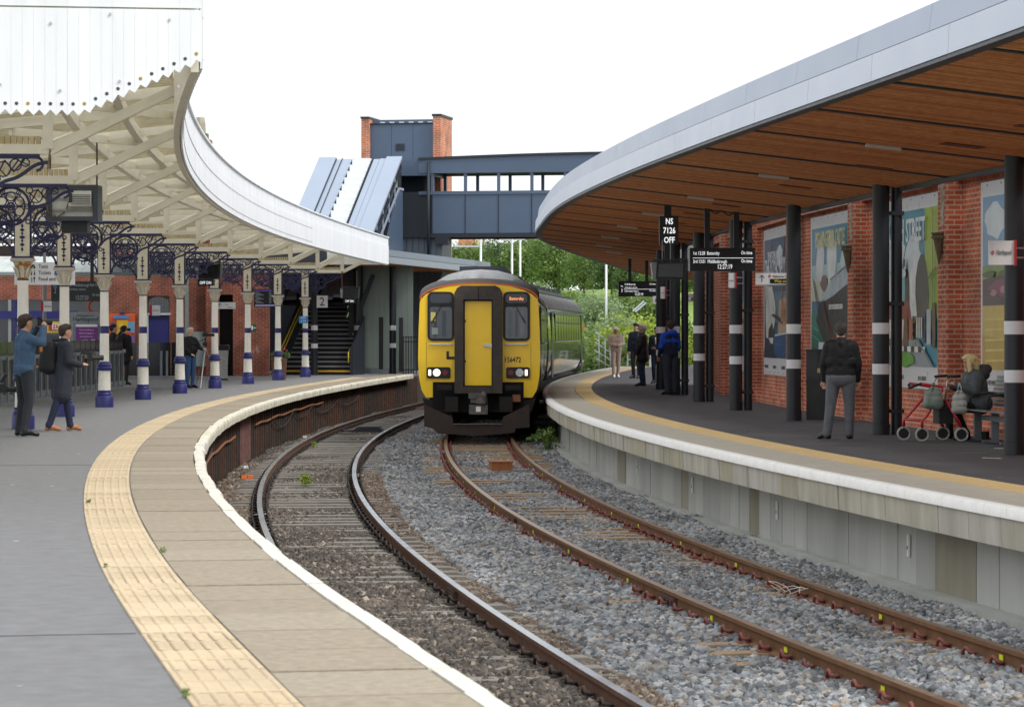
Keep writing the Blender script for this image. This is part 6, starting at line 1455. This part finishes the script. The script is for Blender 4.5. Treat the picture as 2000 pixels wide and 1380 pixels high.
# litter bin, rucksack, flower tub
p = G(434, 742); e = empty('litter_bin', p, 'clear-bag litter bin with dark rim against the brick pier', 'bin')
mb = MB(); mb.lathe([(.17, .05), (.18, .6), (.2, .98)], 14, p); smooth_by_angle(mb.build('bag', mat('clear_bag', '#9a9a98', .3, var=.25, scale=12), e)); mb = MB(); mb.lathe([(.22, .95), (.24, 1.0), (.24, 1.1), (.2, 1.12)], 16, p); smooth_by_angle(mb.build('rim', signblk, e)); mb = MB(); mb.lathe([(.18, 0), (.18, .05)], 14, p); mb.box(p+Vector((0, .2, .5)), (.05, .05, 1.0)); mb.build('stand', signblk, e)
p = G(545, 742); e = empty('flower_tub', p, 'brown flower tub behind the second farthest cast-iron column', 'planter')
mb = MB(); mb.lathe([(.18, 0), (.22, .05), (.25, .62), (.27, .66), (.24, .68)], 14, p); smooth_by_angle(mb.build('tub', mat('tub_brown', '#6b4a3c', .7, var=.15), e))
me = foliage(77, .28, .28, .16, .78, 30, 10, .07); me.materials.append(leaf_mid); o = bpy.data.objects.new('leaves', me); COL.objects.link(o); o.parent = e
me = foliage(78, .26, .26, .14, .84, 12, 5, .06); me.materials.append(mat('petals_red', '#c23a3a', .6)); o = bpy.data.objects.new('flowers', me); COL.objects.link(o); o.parent = e
mb = MB(); p = G(430, 741.5); mb.lathe([(.10, 0), (.20, .04), (.21, .25), (.15, .44), (.05, .50)], 12, p-Vector((0, .35, 0))); mb.box(p+Vector((0, -.55, .16)), (.24, .1, .22)); mb.tube([p+Vector((-.08, -.35, .48)), p+Vector((0, -.35, .55)), p+Vector((.08, -.35, .48))], .015, 6)
smooth_by_angle(thing1(mb, 'rucksack', mat('rucksack_black', '#1a1b1f', .8, var=.2), 'black rucksack standing on the platform right of the tripod', 'bag'), 50)
mb = MB(); c = W(492, 690, 103.7)
r_ = random.Random(2)
for k in range(8):
    a = c+Vector((r_.uniform(-.25, .25), 0, r_.uniform(-.15, .15))); mb.tube([a, a+Vector((r_.uniform(-.08, .08), 0, .12)), a+Vector((r_.uniform(-.1, .1), 0, .02))], .008, 4)
mb.build('graffiti', mat('graffiti_white', '#b9b4ae', .8), sb)
# ------------------------------------------------------------------ people: bodies grown from tapered limbs into one continuous surface
BODYQ = []
def cloth(name, c, rough=.85, var=.18, bump=.9, bscale=10): return mat('cloth_'+name, c, rough, var=var, scale=9, bump=bump, bscale=bscale)
skin_m = mat('skin', '#c99a80', .5, var=.08, scale=8); skin_t = mat('skin_tan', '#a87558', .5, var=.08, scale=8)
def capsule(mb, a, ra, b, rb, n=12):
    a, b = Vector(a), Vector(b); d = b-a; L = d.length
    t = d/L if L > 1e-6 else Vector((0, 0, 1)); u = t.orthogonal().normalized(); v = t.cross(u); prof = []
    for i in range(1, 5): q = -PI/2+PI/2*i/5; prof.append((ra*math.cos(q), ra*math.sin(q)))
    prof.append((ra, 0)); prof.append((rb, L))
    for i in range(1, 5): q = PI/2*i/5; prof.append((rb*math.cos(q), L+rb*math.sin(q)))
    k = len(mb.v); mb.v.append(tuple(a-t*ra))
    for r, s in prof:
        for j in range(n): mb.v.append(tuple(a+t*s+(u*math.cos(2*PI*j/n)+v*math.sin(2*PI*j/n))*r))
    e = len(mb.v); mb.v.append(tuple(b+t*rb)); m = len(prof)
    for j in range(n):
        mb.f.append((k, k+1+(j+1) % n, k+1+j)); mb.m.append(0); mb.f.append((e, k+1+(m-1)*n+j, k+1+(m-1)*n+(j+1) % n)); mb.m.append(0)
        for i in range(m-1): mb.f.append((k+1+i*n+j, k+1+i*n+(j+1) % n, k+1+(i+1)*n+(j+1) % n, k+1+(i+1)*n+j)); mb.m.append(0)
def grow(name, prims, mats, parent, voxel=.011, smooth=5):
    """prims: (p0, r0, p1, r1, material key)"""
    mb = MB()
    for p0, r0, p1, r1, k in prims: capsule(mb, p0, r0, p1, r1)
    me = bpy.data.meshes.new('tmp'); me.from_pydata(mb.v, [], mb.f); me.update()
    o = bpy.data.objects.new('tmp', me); COL.objects.link(o)
    m = o.modifiers.new('r', 'REMESH'); m.mode = 'VOXEL'; m.voxel_size = voxel; m.use_smooth_shade = True
    s = o.modifiers.new('s', 'SMOOTH'); s.factor = .5; s.iterations = smooth
    BODYQ.append((name, o, prims, mats, parent))
def flush_bodies():
    dg = bpy.context.evaluated_depsgraph_get()
    for name, o, prims, mats, parent in BODYQ:
        me = bpy.data.meshes.new_from_object(o.evaluated_get(dg)); keys = list(dict.fromkeys(p[4] for p in prims))
        n = len(me.polygons); C = np.empty(n*3, dtype=np.float32); me.polygons.foreach_get('center', C); C = C.reshape(-1, 3)
        best = np.full(n, 1e9); idx = np.zeros(n, dtype=np.int32)
        for p0, r0, p1, r1, k in prims:
            a, b = np.array(p0, dtype=float), np.array(p1, dtype=float); d = b-a; L2 = max(1e-9, d @ d)
            t = np.clip(((C-a) @ d)/L2, 0, 1); dist = np.linalg.norm(C-(a+t[:, None]*d), axis=1)-(r0+(r1-r0)*t)
            w_ = dist < best; best[w_] = dist[w_]; idx[w_] = keys.index(k)
        me.materials.clear()
        for k in keys: me.materials.append(mats[k])
        me.polygons.foreach_set('material_index', idx); me.polygons.foreach_set('use_smooth', [True]*n)
        link(name, me, None, parent)
    for q in BODYQ: bpy.data.objects.remove(q[1])
def hand(P, wrist, direc, side, key='skin', curl=.5):
    w, d = Vector(wrist), Vector(direc).normalized(); up = Vector((0, 0, 1)) if abs(d.z) < .8 else Vector((0, -1, 0))
    s = d.cross(up).normalized(); nrm = s.cross(d).normalized()
    P.append((w, .026, w+d*.07, .030, key))
    for i, L in enumerate((.062, .074, .070, .054)):
        a = w+d*.085+s*((i-1.5)*.021); b = a+d*L*.5-nrm*(L*.2*curl); P.append((a, .0105, b, .010, key)); P.append((b, .010, b+d*L*.4*(1-curl*.5)-nrm*L*.45*curl, .0085, key))
    a = w+d*.03+s*(.03*side); P.append((a, .013, a+d*.04+s*.025*side-nrm*.012, .011, key)); P.append((a+d*.04+s*.025*side-nrm*.012, .011, a+d*.065+s*.02*side-nrm*.02, .009, key))
def person(label, pos, rot, H, m, arms, legs=None, puff=0., coat=None, lean=(0, 0), head_turn=0., hair='short', seated=False, extra=None, legr=1., belly=0.):
    """front is -Y before rotation; m: dict of materials (top, trousers, skin, shoe, hair ...)"""
    k = H/1.75; e = empty('person', pos, label, 'person'); e.rotation_euler = (0, 0, rot)
    P = []; lx, ly = lean
    def add(p0, r0, p1, r1, key): P.append((Vector(p0)*k, r0*k, Vector(p1)*k, r1*k, key))
    def up(x, y, z): f = max(0, (z-.95)/.6) if not seated else max(0, (z-.5)/.6); return (x+lx*f, y+ly*f, z)
    zo = -.46 if seated else 0.
    T = 'top'
    hipz = .93+zo
    legs = legs or [((-.095, 0, .93), (-.10, -.015, .50), (-.10, .03, .085), (-.125, -.15, .035)), ((.095, 0, .93), (.10, -.015, .50), (.10, .03, .085), (.125, -.15, .035))]
    for hip, kn, an, toe in legs:
        add(hip, .098*legr, kn, .068*legr, 'trousers'); add(kn, .068*legr, an, .054*legr, 'trousers'); an2 = Vector(an); t2 = Vector(toe)
        add((an2.x, an2.y, an2.z+.03), .056, (an2.x, an2.y, an2.z-.0), .058, 'trousers')
        hl = an2+(an2-t2).normalized()*.03; add((hl.x, hl.y, t2.z+.012), .042, (an2*.5+t2*.5)+Vector((0, 0, .01)), .044, 'shoe'); add((an2*.5+t2*.5), .044, toe, .034, 'shoe')
    pf = puff
    add((-.075, .01, hipz+.04), .115+pf*.4, (.075, .01, hipz+.04), .115+pf*.4, 'trousers' if coat is None and pf == 0 else T)
    add(up(-.06, -.01-belly*.4, hipz+.17), .112+pf+belly*.3, up(.06, -.01-belly*.4, hipz+.17), .112+pf+belly*.3, T)
    add(up(-.085, 0, hipz+.34), .115+pf, up(.085, 0, hipz+.34), .115+pf, m.get('_chest', T)); add(up(-.13, .01, hipz+.46), .078+pf*.6, up(.13, .01, hipz+.46), .078+pf*.6, m.get('_chest', T))
    for s in (-1, 1): add(up(s*.065, 0, hipz+.10), .112+pf, up(s*.085, .005, hipz+.42), .108+pf, m.get('_chest2', T))
    if coat is not None:
        for s in (-1, 1): add(up(s*.065, .0, hipz+.10), .125+pf, (s*.075, .01, coat+.05), .135+pf*.8, T)
    nz_ = hipz+.50
    add(up(0, .015, nz_), .066, up(0, .008, nz_+.11), .060, 'skin'); add(up(0, .025, nz_-.005), .085+pf*.4, up(0, .02, nz_+.035), .068+pf*.3, m.get('_collar', m.get('_chest', T)))
    c, s_ = math.cos(head_turn), math.sin(head_turn)
    def hd(x, y, z): return up(x*c-y*s_, x*s_+y*c, nz_+z)
    add(hd(0, -.025, .115), .060, hd(0, -.015, .16), .074, 'skin'); add(hd(0, -.005, .18), .080, hd(0, .015, .225), .083, 'skin'); add(hd(0, .035, .19), .075, hd(0, .04, .22), .075, 'skin')
    add(hd(0, -.098, .158), .014, hd(0, -.088, .185), .010, 'skin'); add(hd(-.02, -.082, .125), .010, hd(.02, -.082, .125), .010, 'lips')
    for s in (-1, 1):
        add(hd(s*.082, .012, .155), .014, hd(s*.084, .018, .185), .016, 'skin'); add(hd(s*.030, -.078, .190), .011, hd(s*.034, -.078, .190), .011, 'eye')
        A = arms[0 if s < 0 else 1]; sh = up(s*.185, .01, hipz+.455); el, wr, hdir = A
        add(sh, .066+pf*.6, el, .052+pf*.5, m.get('_sleeve', T)); add(el, .052+pf*.5, wr, .040+pf*.35, m.get('_fore', T))
        Q = []; hand(Q, wr, hdir, -s); 
        for q in Q: P.append((Vector(q[0])*k, q[1]*k, Vector(q[2])*k, q[3]*k, q[4]))
    for q in (extra or []): add(*q)
    mats = dict(m); mats.setdefault('eye', mat('eye_dark', '#2b2320', .3, var=0)); mats.setdefault('lips', mat('lips', '#a86a5c', .5, var=0))
    grow('body', P, mats, e, .0105 if H > 0 else .01)
    # hair
    HP = []
    def hadd(p0, r0, p1, r1): HP.append((Vector(p0)*k, r0*k, Vector(p1)*k, r1*k, 'hair'))
    if hair in ('short', 'long', 'bun'):
        hadd(hd(0, .005, .245), .078, hd(0, .055, .225), .080); hadd(hd(0, .055, .19), .076, hd(0, .055, .165), .066)
        for s in (-1, 1): hadd(hd(s*.035, -.03, .262), .048, hd(s*.06, .04, .235), .042); hadd(hd(s*.07, .035, .21), .030, hd(s*.072, .04, .17), .022)
        if hair == 'long':
            for s in (-1, 1): hadd(hd(s*.075, -.03, .22), .035, hd(s*.085, -.045, .02), .034); hadd(hd(s*.085, -.045, .02), .034, hd(s*.075, -.085, -.17), .022)
            hadd(hd(-.06, -.065, .255), .03, hd(.06, -.065, .255), .03); hadd(hd(0, .07, .15), .075, hd(0, .06, .0), .06)
        grow('hair', HP, m, e, .011, 2)
    elif hair == 'cap':
        hadd(hd(0, .01, .225), .088, hd(0, .04, .235), .088); hadd(hd(-.03, -.10, .222), .022, hd(.03, -.10, .222), .022); grow('cap', HP, m, e, .011, 2)
    return e
DOWN = lambda s, f=0.: ((s*.235, .02+f, 1.13), (s*.235, -.05+f, .89), (0, -.15, -1))
black_t = cloth('black', '#17181c'); navy_t = cloth('navy', '#1d2336'); jeans = cloth('jeans', '#3f5f8c'); dkjeans = cloth('dark_jeans', '#26354f'); grey_j = cloth('grey_jeans', '#62656b'); charcoal_t = cloth('charcoal', '#2b2d33')
shoe_b = mat('shoe_black', '#141416', .4, var=.1); shoe_w = mat('shoe_white', '#d9d8d4', .6, var=.08)
hair_br = mat('hair_brown', '#3f3028', .7, var=.3, scale=40, bump=.6, bscale=60); hair_gr = mat('hair_grey', '#b9b6b2', .7, var=.2, scale=40, bump=.6, bscale=60); hair_dk = mat('hair_dark', '#241d1a', .7, var=.3, scale=40, bump=.6, bscale=60); hair_bl = mat('hair_blonde', '#ead39c', .6, var=.25, scale=30, bump=.7, bscale=50, stretch=(4, 4, .5))
rad = math.radians
def world_of(e, p): return e.location + Matrix.Rotation(e.rotation_euler.z, 3, 'Z') @ Vector(p)
def at_local(mb, e, name, mats, label, cat, smooth=False):
    R_2 = Matrix.Rotation(e.rotation_euler.z, 3, 'Z'); mb.v = [tuple(e.location + R_2 @ Vector(v)) for v in mb.v]
    return thing1(mb, name, mats, label, cat, smooth=smooth)
def slr(mb, c, lens=.14, d=(0, -1, 0)):
    c = Vector(c); d = Vector(d); mb.box(c, (.15, .08, .10)); mb.box(c+Vector((0, 0, .06)), (.06, .07, .04)); mb.tube([c+d*.03, c+d*(.05+lens*.6), c+d*(.05+lens)], [.036, .038, .044], 12)
# 1 photographer in denim jacket
den = cloth('denim', '#44617f', var=.25)
g = G(47, 852); e = person('man in blue denim jacket and dark trousers raising a camera at the left edge', g, rad(122), 1.80,
    dict(top=den, trousers=cloth('dark_trousers', '#2c3038'), skin=skin_m, shoe=shoe_b, hair=hair_br), [((-.27, -.17, 1.33), (-.10, -.24, 1.55), (.4, -.2, .5)), ((.27, -.16, 1.32), (.09, -.24, 1.54), (-.4, -.2, .5))],
    legs=[((-.095, 0, .93), (-.13, -.02, .50), (-.15, .05, .085), (-.20, -.12, .035)), ((.095, 0, .93), (.12, -.02, .50), (.14, .02, .085), (.18, -.16, .035))], lean=(0, -.03), puff=.012)
mb = MB(); slr(mb, (0, -.22, 1.67), .16); at_local(mb, e, 'photo_camera', mat('camera_black', '#131417', .45, var=.1), 'black camera held to the eye by the man in denim', 'camera')
mb = MB(); mb.tube([(.09, -.24, 1.60), (.2, -.22, 1.40), (.16, -.14, 1.28), (.05, -.18, 1.45), (-.02, -.22, 1.60)], .012, 6); at_local(mb, e, 'camera_strap', mat('strap_black', '#1b1b1e', .7), 'black camera strap hanging from the camera of the man in denim', 'strap')
# 2 man in long dark coat with backpack
g = G(121, 842); e = person('man in long dark coat with tan shoes and a backpack', g, rad(112), 1.66,
    dict(top=cloth('slate_coat', '#2c313c'), trousers=cloth('navy_trousers', '#1f2740'), skin=skin_m, shoe=mat('shoe_tan', '#a86f45', .45, var=.15), hair=hair_br), [((-.24, -.06, 1.14), (-.12, -.28, 1.08), (.2, -1, .1)), ((.24, -.06, 1.14), (.11, -.28, 1.08), (-.2, -1, .1))],
    legs=[((-.09, 0, .93), (-.10, .10, .50), (-.10, .24, .09), (-.11, .07, .04)), ((.09, 0, .93), (.10, -.10, .50), (.10, -.16, .085), (.11, -.33, .035))], coat=.55, puff=.025, lean=(0, -.06))
mb = MB(); capsule(mb, (0, .21, 1.0), .13, (0, .20, 1.28), .115); capsule(mb, (0, .30, .98), .07, (0, .28, 1.16), .07); mb.tube([(-.12, .12, 1.40), (-.13, -.03, 1.42), (-.13, -.13, 1.25), (-.13, .1, 1.0)], .018, 6); mb.tube([(.12, .12, 1.40), (.13, -.03, 1.42), (.13, -.13, 1.25), (.13, .1, 1.0)], .018, 6)
b_ = at_local(mb, e, 'backpack', mat('backpack_black', '#15171c', .7, var=.2), 'black backpack with orange zips on the man in the long coat', 'backpack', smooth=True)
mb = MB(); mb.box(world_of(e, (.02, .372, 1.0)), (.05, .03, .03), e.rotation_euler.z); mb.box(world_of(e, (-.06, .33, 1.27)), (.012, .02, .08), e.rotation_euler.z); mb.box(world_of(e, (.07, .32, 1.26)), (.012, .02, .08), e.rotation_euler.z); mb.build('zip_tabs', mat('zip_orange', '#d9822a', .5), b_)
mb = MB(); slr(mb, (0, -.42, 1.13), .18, (0, -1, 0)); mb.box((0, -.40, 1.20), (.03, .2, .03)); mb.box((.0, -.36, 1.06), (.05, .05, .12)); at_local(mb, e, 'video_camera', MATS['camera_black'], 'black video camera held at the waist by the man in the long coat', 'camera')
# camera of someone outside the frame
mb = MB(); c = W(4, 760, 43.); slr(mb, c, .16, (1, 0, 0)); mb.tube([c+Vector((-.02, 0, .1)), c+Vector((.06, 0, .22))], .03, 8); thing1(mb, 'photo_camera', MATS['camera_black'], 'black camera poking in at the left edge beside the man in denim', 'camera')
# 3 tripod man
g = G(372, 758); e = person('white-haired man in black jacket and jeans standing at a tripod', g, rad(48), 1.66, dict(top=black_t, trousers=jeans, skin=skin_m, shoe=shoe_b, hair=hair_gr), [((-.24, -.03, 1.14), (-.16, -.20, .98), (.3, -.8, -.3)), ((.22, -.13, 1.17), (.13, -.36, 1.12), (.1, -1, 0))], puff=.02, belly=.05, head_turn=.2)
mb = MB(); capsule(mb, (0, .20, 1.0), .12, (0, .18, 1.30), .11); at_local(mb, e, 'backpack', MATS['backpack_black'], 'black backpack worn by the white-haired tripod man', 'backpack', smooth=True)
q = G(401, 758); e2 = empty('camera_tripod', q, 'silver camera tripod in front of the white-haired man', 'tripod'); tpm = mat('tripod_silver', '#a9acb0', .35, metal=.8)
for a in (.3, 2.4, 4.5):
    mb = MB(); mb.tube([q+Vector((0, 0, 1.12)), q+Vector((.42*math.cos(a), .42*math.sin(a), 0))], .014, 6); mb.build('leg', tpm, e2)
mb = MB(); mb.tube([q+Vector((0, 0, 1.0)), q+Vector((0, 0, 1.38))], .02, 8); mb.build('centre_column', signblk, e2); mb = MB(); mb.box(q+Vector((0, 0, 1.2)), (.12, .12, .10)); mb.tube([q+Vector((0, 0, 1.35)), q+Vector((-.3, -.1, 1.2))], .01, 5); mb.build('head', signblk, e2)
mb = MB(); slr(mb, q+Vector((0, 0, 1.45)), .2, (1, 0, 0)); thing1(mb, 'photo_camera', MATS['camera_black'], 'black camera mounted on the silver tripod', 'camera')
# 4, 5 two people beyond the barrier
g = W(222, 745, 88.); g.z = 0; e = person('dark-clothed person with camera just right of the third column, beyond the barrier', g, rad(110), 1.76, dict(top=black_t, trousers=charcoal_t, skin=skin_m, shoe=shoe_b, hair=hair_dk), [((-.27, -.17, 1.34), (-.10, -.27, 1.55), (.3, -.2, .5)), ((.27, -.17, 1.34), (.10, -.27, 1.55), (-.3, -.2, .5))], puff=.02)
mb = MB(); slr(mb, (0, -.25, 1.60), .2); at_local(mb, e, 'photo_camera', MATS['camera_black'], 'camera with long lens held by the person beyond the barrier', 'camera')
g = W(242, 748, 86.); g.z = 0; e = person('person in black coat with a backpack standing left of the blue door', g, rad(150), 1.72, dict(top=black_t, trousers=black_t, skin=skin_m, shoe=shoe_b, hair=hair_dk), [DOWN(-1), DOWN(1)], puff=.03, coat=.7)
mb = MB(); capsule(mb, (0, .22, 1.02), .13, (0, .2, 1.3), .12); at_local(mb, e, 'backpack', MATS['backpack_black'], 'black backpack on the person left of the blue door', 'backpack', smooth=True)
# 6 woman in beige tracksuit
bei = cloth('beige', '#b7a191', var=.1); g = G(1203, 738); person('woman in beige tracksuit and white cap walking towards the camera', g, rad(5), 1.72, dict(top=bei, trousers=cloth('beige_trousers', '#a8948a', var=.1), skin=skin_t, shoe=shoe_w, hair=mat('cap_white', '#dcd8d2', .8)), [((-.25, .0, 1.16), (-.06, -.20, 1.10), (.9, -.4, 0)), ((.25, 0, 1.16), (.06, -.20, 1.10), (-.9, -.4, 0))],
    legs=[((-.09, 0, .93), (-.09, -.06, .50), (-.08, -.08, .085), (-.09, -.24, .035)), ((.09, 0, .93), (.09, .03, .50), (.08, .12, .085), (.09, -.05, .035))], puff=.022, hair='cap', extra=[((0, .09, 1.44), .07, (0, .12, 1.36), .05, 'top')])
# 7 man with glasses
g = G(1242, 739); e = person('man in dark padded vest with glasses behind the grey-haired man', g, rad(-32), 1.82, dict(top=navy_t, trousers=charcoal_t, skin=skin_m, shoe=shoe_b, hair=hair_dk), [DOWN(-1), DOWN(1)], puff=.03, head_turn=-.3)
mb = MB(); mb.bar((-.09, -.105, 1.69*1.03), (.09, -.105, 1.69*1.03), .03, .012); at_local(mb, e, 'glasses', signblk, 'dark glasses on the man in the padded vest', 'glasses')
# 8 grey-haired man in puffer coat
g = G(1254, 754); person('grey-haired man in black quilted coat and blue jeans', g, rad(-105), 1.76, dict(top=cloth('quilted_black', '#1b1d24', .6, bump=.9, bscale=9), trousers=dkjeans, skin=skin_m, shoe=shoe_b, hair=hair_gr), [((-.25, .0, 1.13), (-.23, -.08, .90), (0, -.2, -1)), ((.26, .0, 1.13), (.24, -.09, .90), (0, -.2, -1))], puff=.035, legr=1.1, coat=.74)
# 9 person in suit, mostly hidden
g = G(1283, 749); person('person in dark suit half hidden behind the red-topped woman', g, rad(-20), 1.70, dict(top=navy_t, trousers=navy_t, skin=skin_m, shoe=shoe_b, hair=hair_dk, shirt=signwhite), [DOWN(-1), DOWN(1)], puff=.01, extra=[((0, -.105, 1.22), .02, (0, -.105, 1.38), .03, 'shirt')])
# 10 woman in red
g = G(1297, 757); e = person('dark-haired woman in red top, black trousers and white shoes', g, rad(-78), 1.70, dict(top=cloth('red', '#c02a30'), trousers=black_t, skin=skin_m, shoe=shoe_w, hair=hair_dk, sleeve=black_t, _sleeve='sleeve', _fore='sleeve'), [((-.24, -.04, 1.14), (-.12, -.22, 1.12), (.3, -1, .1)), ((.24, -.04, 1.14), (.14, -.24, 1.10), (-.3, -1, .1))], puff=.01)
mb = MB(); capsule(mb, (-.17, -.08, .80), .085, (-.17, .08, .80), .085); capsule(mb, (-.17, -.08, .88), .07, (-.17, .08, .88), .07); mb.tube([(-.17, -.12, .88), (-.16, 0, 1.3), (-.13, .02, 1.45)], .01, 5); mb.tube([(-.17, .12, .88), (-.16, .05, 1.3), (-.13, .03, 1.45)], .01, 5)
at_local(mb, e, 'handbag', mat('bag_dark', '#23242a', .5, var=.15), 'dark shoulder bag carried by the woman in the red top', 'bag', smooth=True)
# 11 man in blue hoodie
g = G(1309, 771); person('man in navy top with bright blue hood and dark trousers', g, rad(-150), 1.82, dict(top=cloth('navy_hoodie', '#1a2340'), trousers=cloth('slate_trousers', '#333b47'), skin=skin_m, shoe=shoe_b, hair=hair_br, bright=cloth('bright_blue', '#1b50c4'), _chest='bright', _collar='bright', _sleeve='bright'), [((-.25, -.02, 1.12), (-.20, -.16, .92), (0, -.5, -1)), ((.25, -.02, 1.12), (.20, -.16, .92), (0, -.5, -1))], puff=.016, legr=1.15, head_turn=-.35, extra=[((-.05, .10, 1.46), .065, (.05, .10, 1.46), .065, 'bright')])
# 12 man in black jacket seen from behind
g = G(1642, 858); person('man in black jacket and grey jeans seen from behind beside the black cabinet', g, rad(172), 1.68, dict(top=cloth('black_jacket', '#14151a', .7), trousers=grey_j, skin=skin_m, shoe=shoe_b, hair=mat('hair_salt', '#4a4642', .7, var=.4, scale=60, bump=.6, bscale=60)), [((-.255, .01, 1.12), (-.245, -.07, .89), (0, -.2, -1)), ((.255, .01, 1.12), (.245, -.07, .89), (0, -.2, -1))],
    legs=[((-.10, 0, .93), (-.13, -.03, .50), (-.125, .0, .085), (-.15, -.18, .035)), ((.10, 0, .93), (.15, .0, .50), (.20, .02, .085), (.32, -.06, .035))], puff=.022, belly=.03, legr=1.2, extra=[((-.08, .02, .90), .125, (.08, .02, .90), .125, 'trousers'), ((-.085, 0, 1.0), .135, (.085, 0, 1.0), .135, 'top'), ((-.12, .01, 1.16), .125, (.12, .01, 1.16), .125, 'top')])
# 13 seated woman
sb_ = off('CE', 41.9, 4.18, 0); coatm = cloth('puffer_grey', '#474e52', .55, bump=1.0, bscale=7)
e = person('blonde woman in dark padded coat sitting on the bench with sunglasses', sb_, rad(-82), 1.66, dict(top=coatm, trousers=black_t, skin=skin_m, shoe=shoe_b, hair=hair_bl, glass=mat('sunglass_black', '#0e0e10', .2, var=0), fur=mat('hood_fur', '#3a343c', .95, var=.4, scale=30, bump=1., bscale=40)),
    [((-.25, -.12, .73), (-.12, -.36, .80), (.3, -1, .4)), ((.25, -.12, .73), (.12, -.36, .82), (-.3, -1, .4))], seated=True, hair='long', puff=.06, lean=(0, -.12),
    legs=[((-.11, .0, .50), (-.13, -.42, .48), (-.13, -.40, .09), (-.15, -.58, .035)), ((.11, .0, .50), (.12, -.40, .48), (.12, -.22, .09), (.13, -.40, .035))],
    extra=[((-.06, -.16, 1.16), .02, (.06, -.16, 1.16), .02, 'glass'), ((-.15, .05, .98), .085, (.15, .05, .98), .085, 'fur'), ((-.12, .10, 1.06), .075, (.12, .10, 1.06), .075, 'fur'), ((-.1, .02, .55), .17, (.1, .02, .55), .17, 'top')])
# rollator with shopping bags
o_ = G(1826, 862); rl_ = empty('rollator', o_, 'red four-wheeled rollator walker in front of the seated woman', 'walker')
rr_ = mat('rollator_red', '#c21f2a', .35, var=.05, coat=.3); blk = mat('rollator_black', '#17181b', .6, var=.1); tyre = mat('tyre_grey', '#b4b2ac', .7)
def rp(px, py, dy): return Vector((o_.x+(px-1826)*o_.y/FPX, o_.y+dy, (862-py)*o_.y/FPX))
for dy, sx in ((-.0, 0), (.42, -28)):
    mb = MB(); mb.tube([rp(1801+sx, 832, dy), rp(1801+sx, 820, dy), rp(1808+sx, 815, dy), rp(1838+sx*.6, 766, dy), rp(1842+sx*.6, 756, dy), rp(1820+sx*.6, 752, dy), rp(1800+sx*.6, 749, dy)], .019, 8); mb.build('side_frame', rr_, rl_, smooth=True)
    mb = MB(); mb.tube([rp(1878+sx, 835, dy), rp(1872+sx, 822, dy), rp(1846+sx*.6, 780, dy)], .019, 8); mb.build('rear_strut', rr_, rl_, smooth=True)
    mb = MB(); mb.tube([rp(1846+sx*.6, 780, dy), rp(1850+sx*.6, 745, dy), rp(1858+sx*.6, 735, dy)], .012, 8); mb.build('handle_post', mat('alu_tube', '#b0b4b8', .3, metal=.8), rl_, smooth=True)
    mb = MB(); mb.tube([rp(1850+sx*.6, 736, dy), rp(1876+sx*.6, 734, dy)], .018, 8); mb.build('hand_grip', blk, rl_, smooth=True)
    for wx in (1801, 1878):
        c = rp(wx+sx, 848, dy)
        mb = MB(); mb.tube([c+Vector((.085*math.cos(a*PI/9), 0, .085*math.sin(a*PI/9))) for a in range(19)], .017, 7); w_ = mb.build('wheel', tyre, rl_, smooth=True)
        mb = MB(); mb.prism([(.07*math.cos(a*PI/8), .07*math.sin(a*PI/8)) for a in range(16)], -.012, .012, lambda u, v, d, c=c: c+Vector((u, d, v))); mb.build('hub', blk, w_)
        mb = MB(); mb.bar(c, c+Vector((0, 0, .12)), .03, .03); mb.build('fork', blk, w_)
mb = MB(); mb.tube([rp(1801, 820, 0), rp(1773, 820, .42)], .018, 7); mb.build('cross_tube', rr_, rl_, smooth=True)
mb = MB(); mb.tube([rp(1800, 749, 0), rp(1788, 753, .05), rp(1780, 758, .2), rp(1783, 752, .42)], .02, 8); mb.build('back_strap', blk, rl_, smooth=True)
mb = MB(); mb.box(rp(1832, 788, .2), (.30, .40, .12)); mb.box(rp(1846, 812, .2), (.2, .36, .22), .1); mb.build('seat_bag', blk, rl_)
bagm = mat('carrier_bag', '#bdbcbf', .4, scale=5, col2='#98a08f', var=.2, bump=.6, bscale=12); bagm2 = mat('carrier_bag_green', '#9a9b9b', .4, scale=6, col2='#5a7560', bump=.6, bscale=12)
def carrier(c, w_, h_, m, label):
    e = empty('carrier_bag', c, label, 'bag'); PP = [(Vector((-w_*.22, 0, -h_*.3)), w_*.26, Vector((w_*.22, 0, -h_*.3)), w_*.26, 'b'), (Vector((-w_*.2, .02, -h_*.12)), w_*.27, Vector((w_*.2, 0, -h_*.1)), w_*.27, 'b'), (Vector((-w_*.17, .02, .04)), w_*.24, Vector((w_*.17, 0, .05)), w_*.24, 'b'), (Vector((-w_*.1, 0, h_*.28)), w_*.14, Vector((w_*.1, 0, h_*.28)), w_*.15, 'b'), (Vector((-w_*.12, -.05, h_*.3)), .012, Vector((-.01, 0, h_*.62)), .01, 'b'), (Vector((w_*.12, -.05, h_*.3)), .012, Vector((.01, 0, h_*.62)), .01, 'b')]
    grow('bag_body', PP, dict(b=m), e, .012, 2)
carrier(rp(1871, 782, -.12), .24, .40, bagm, 'grey and green carrier bag hanging at the side of the rollator')
carrier(rp(1822, 775, -.05), .30, .32, bagm2, 'green carrier bag sitting in the rollator basket')
flush_bodies()
# small things by the bench
mb = MB(); p = G(1929, 861); mb.lathe([(.05, 0), (.06, .12), (.055, .13)], 12, p+Vector((0, .2, 0))); thing1(mb, 'cup', blk, 'black cup on the ground under the bench', 'cup')
flush_text()
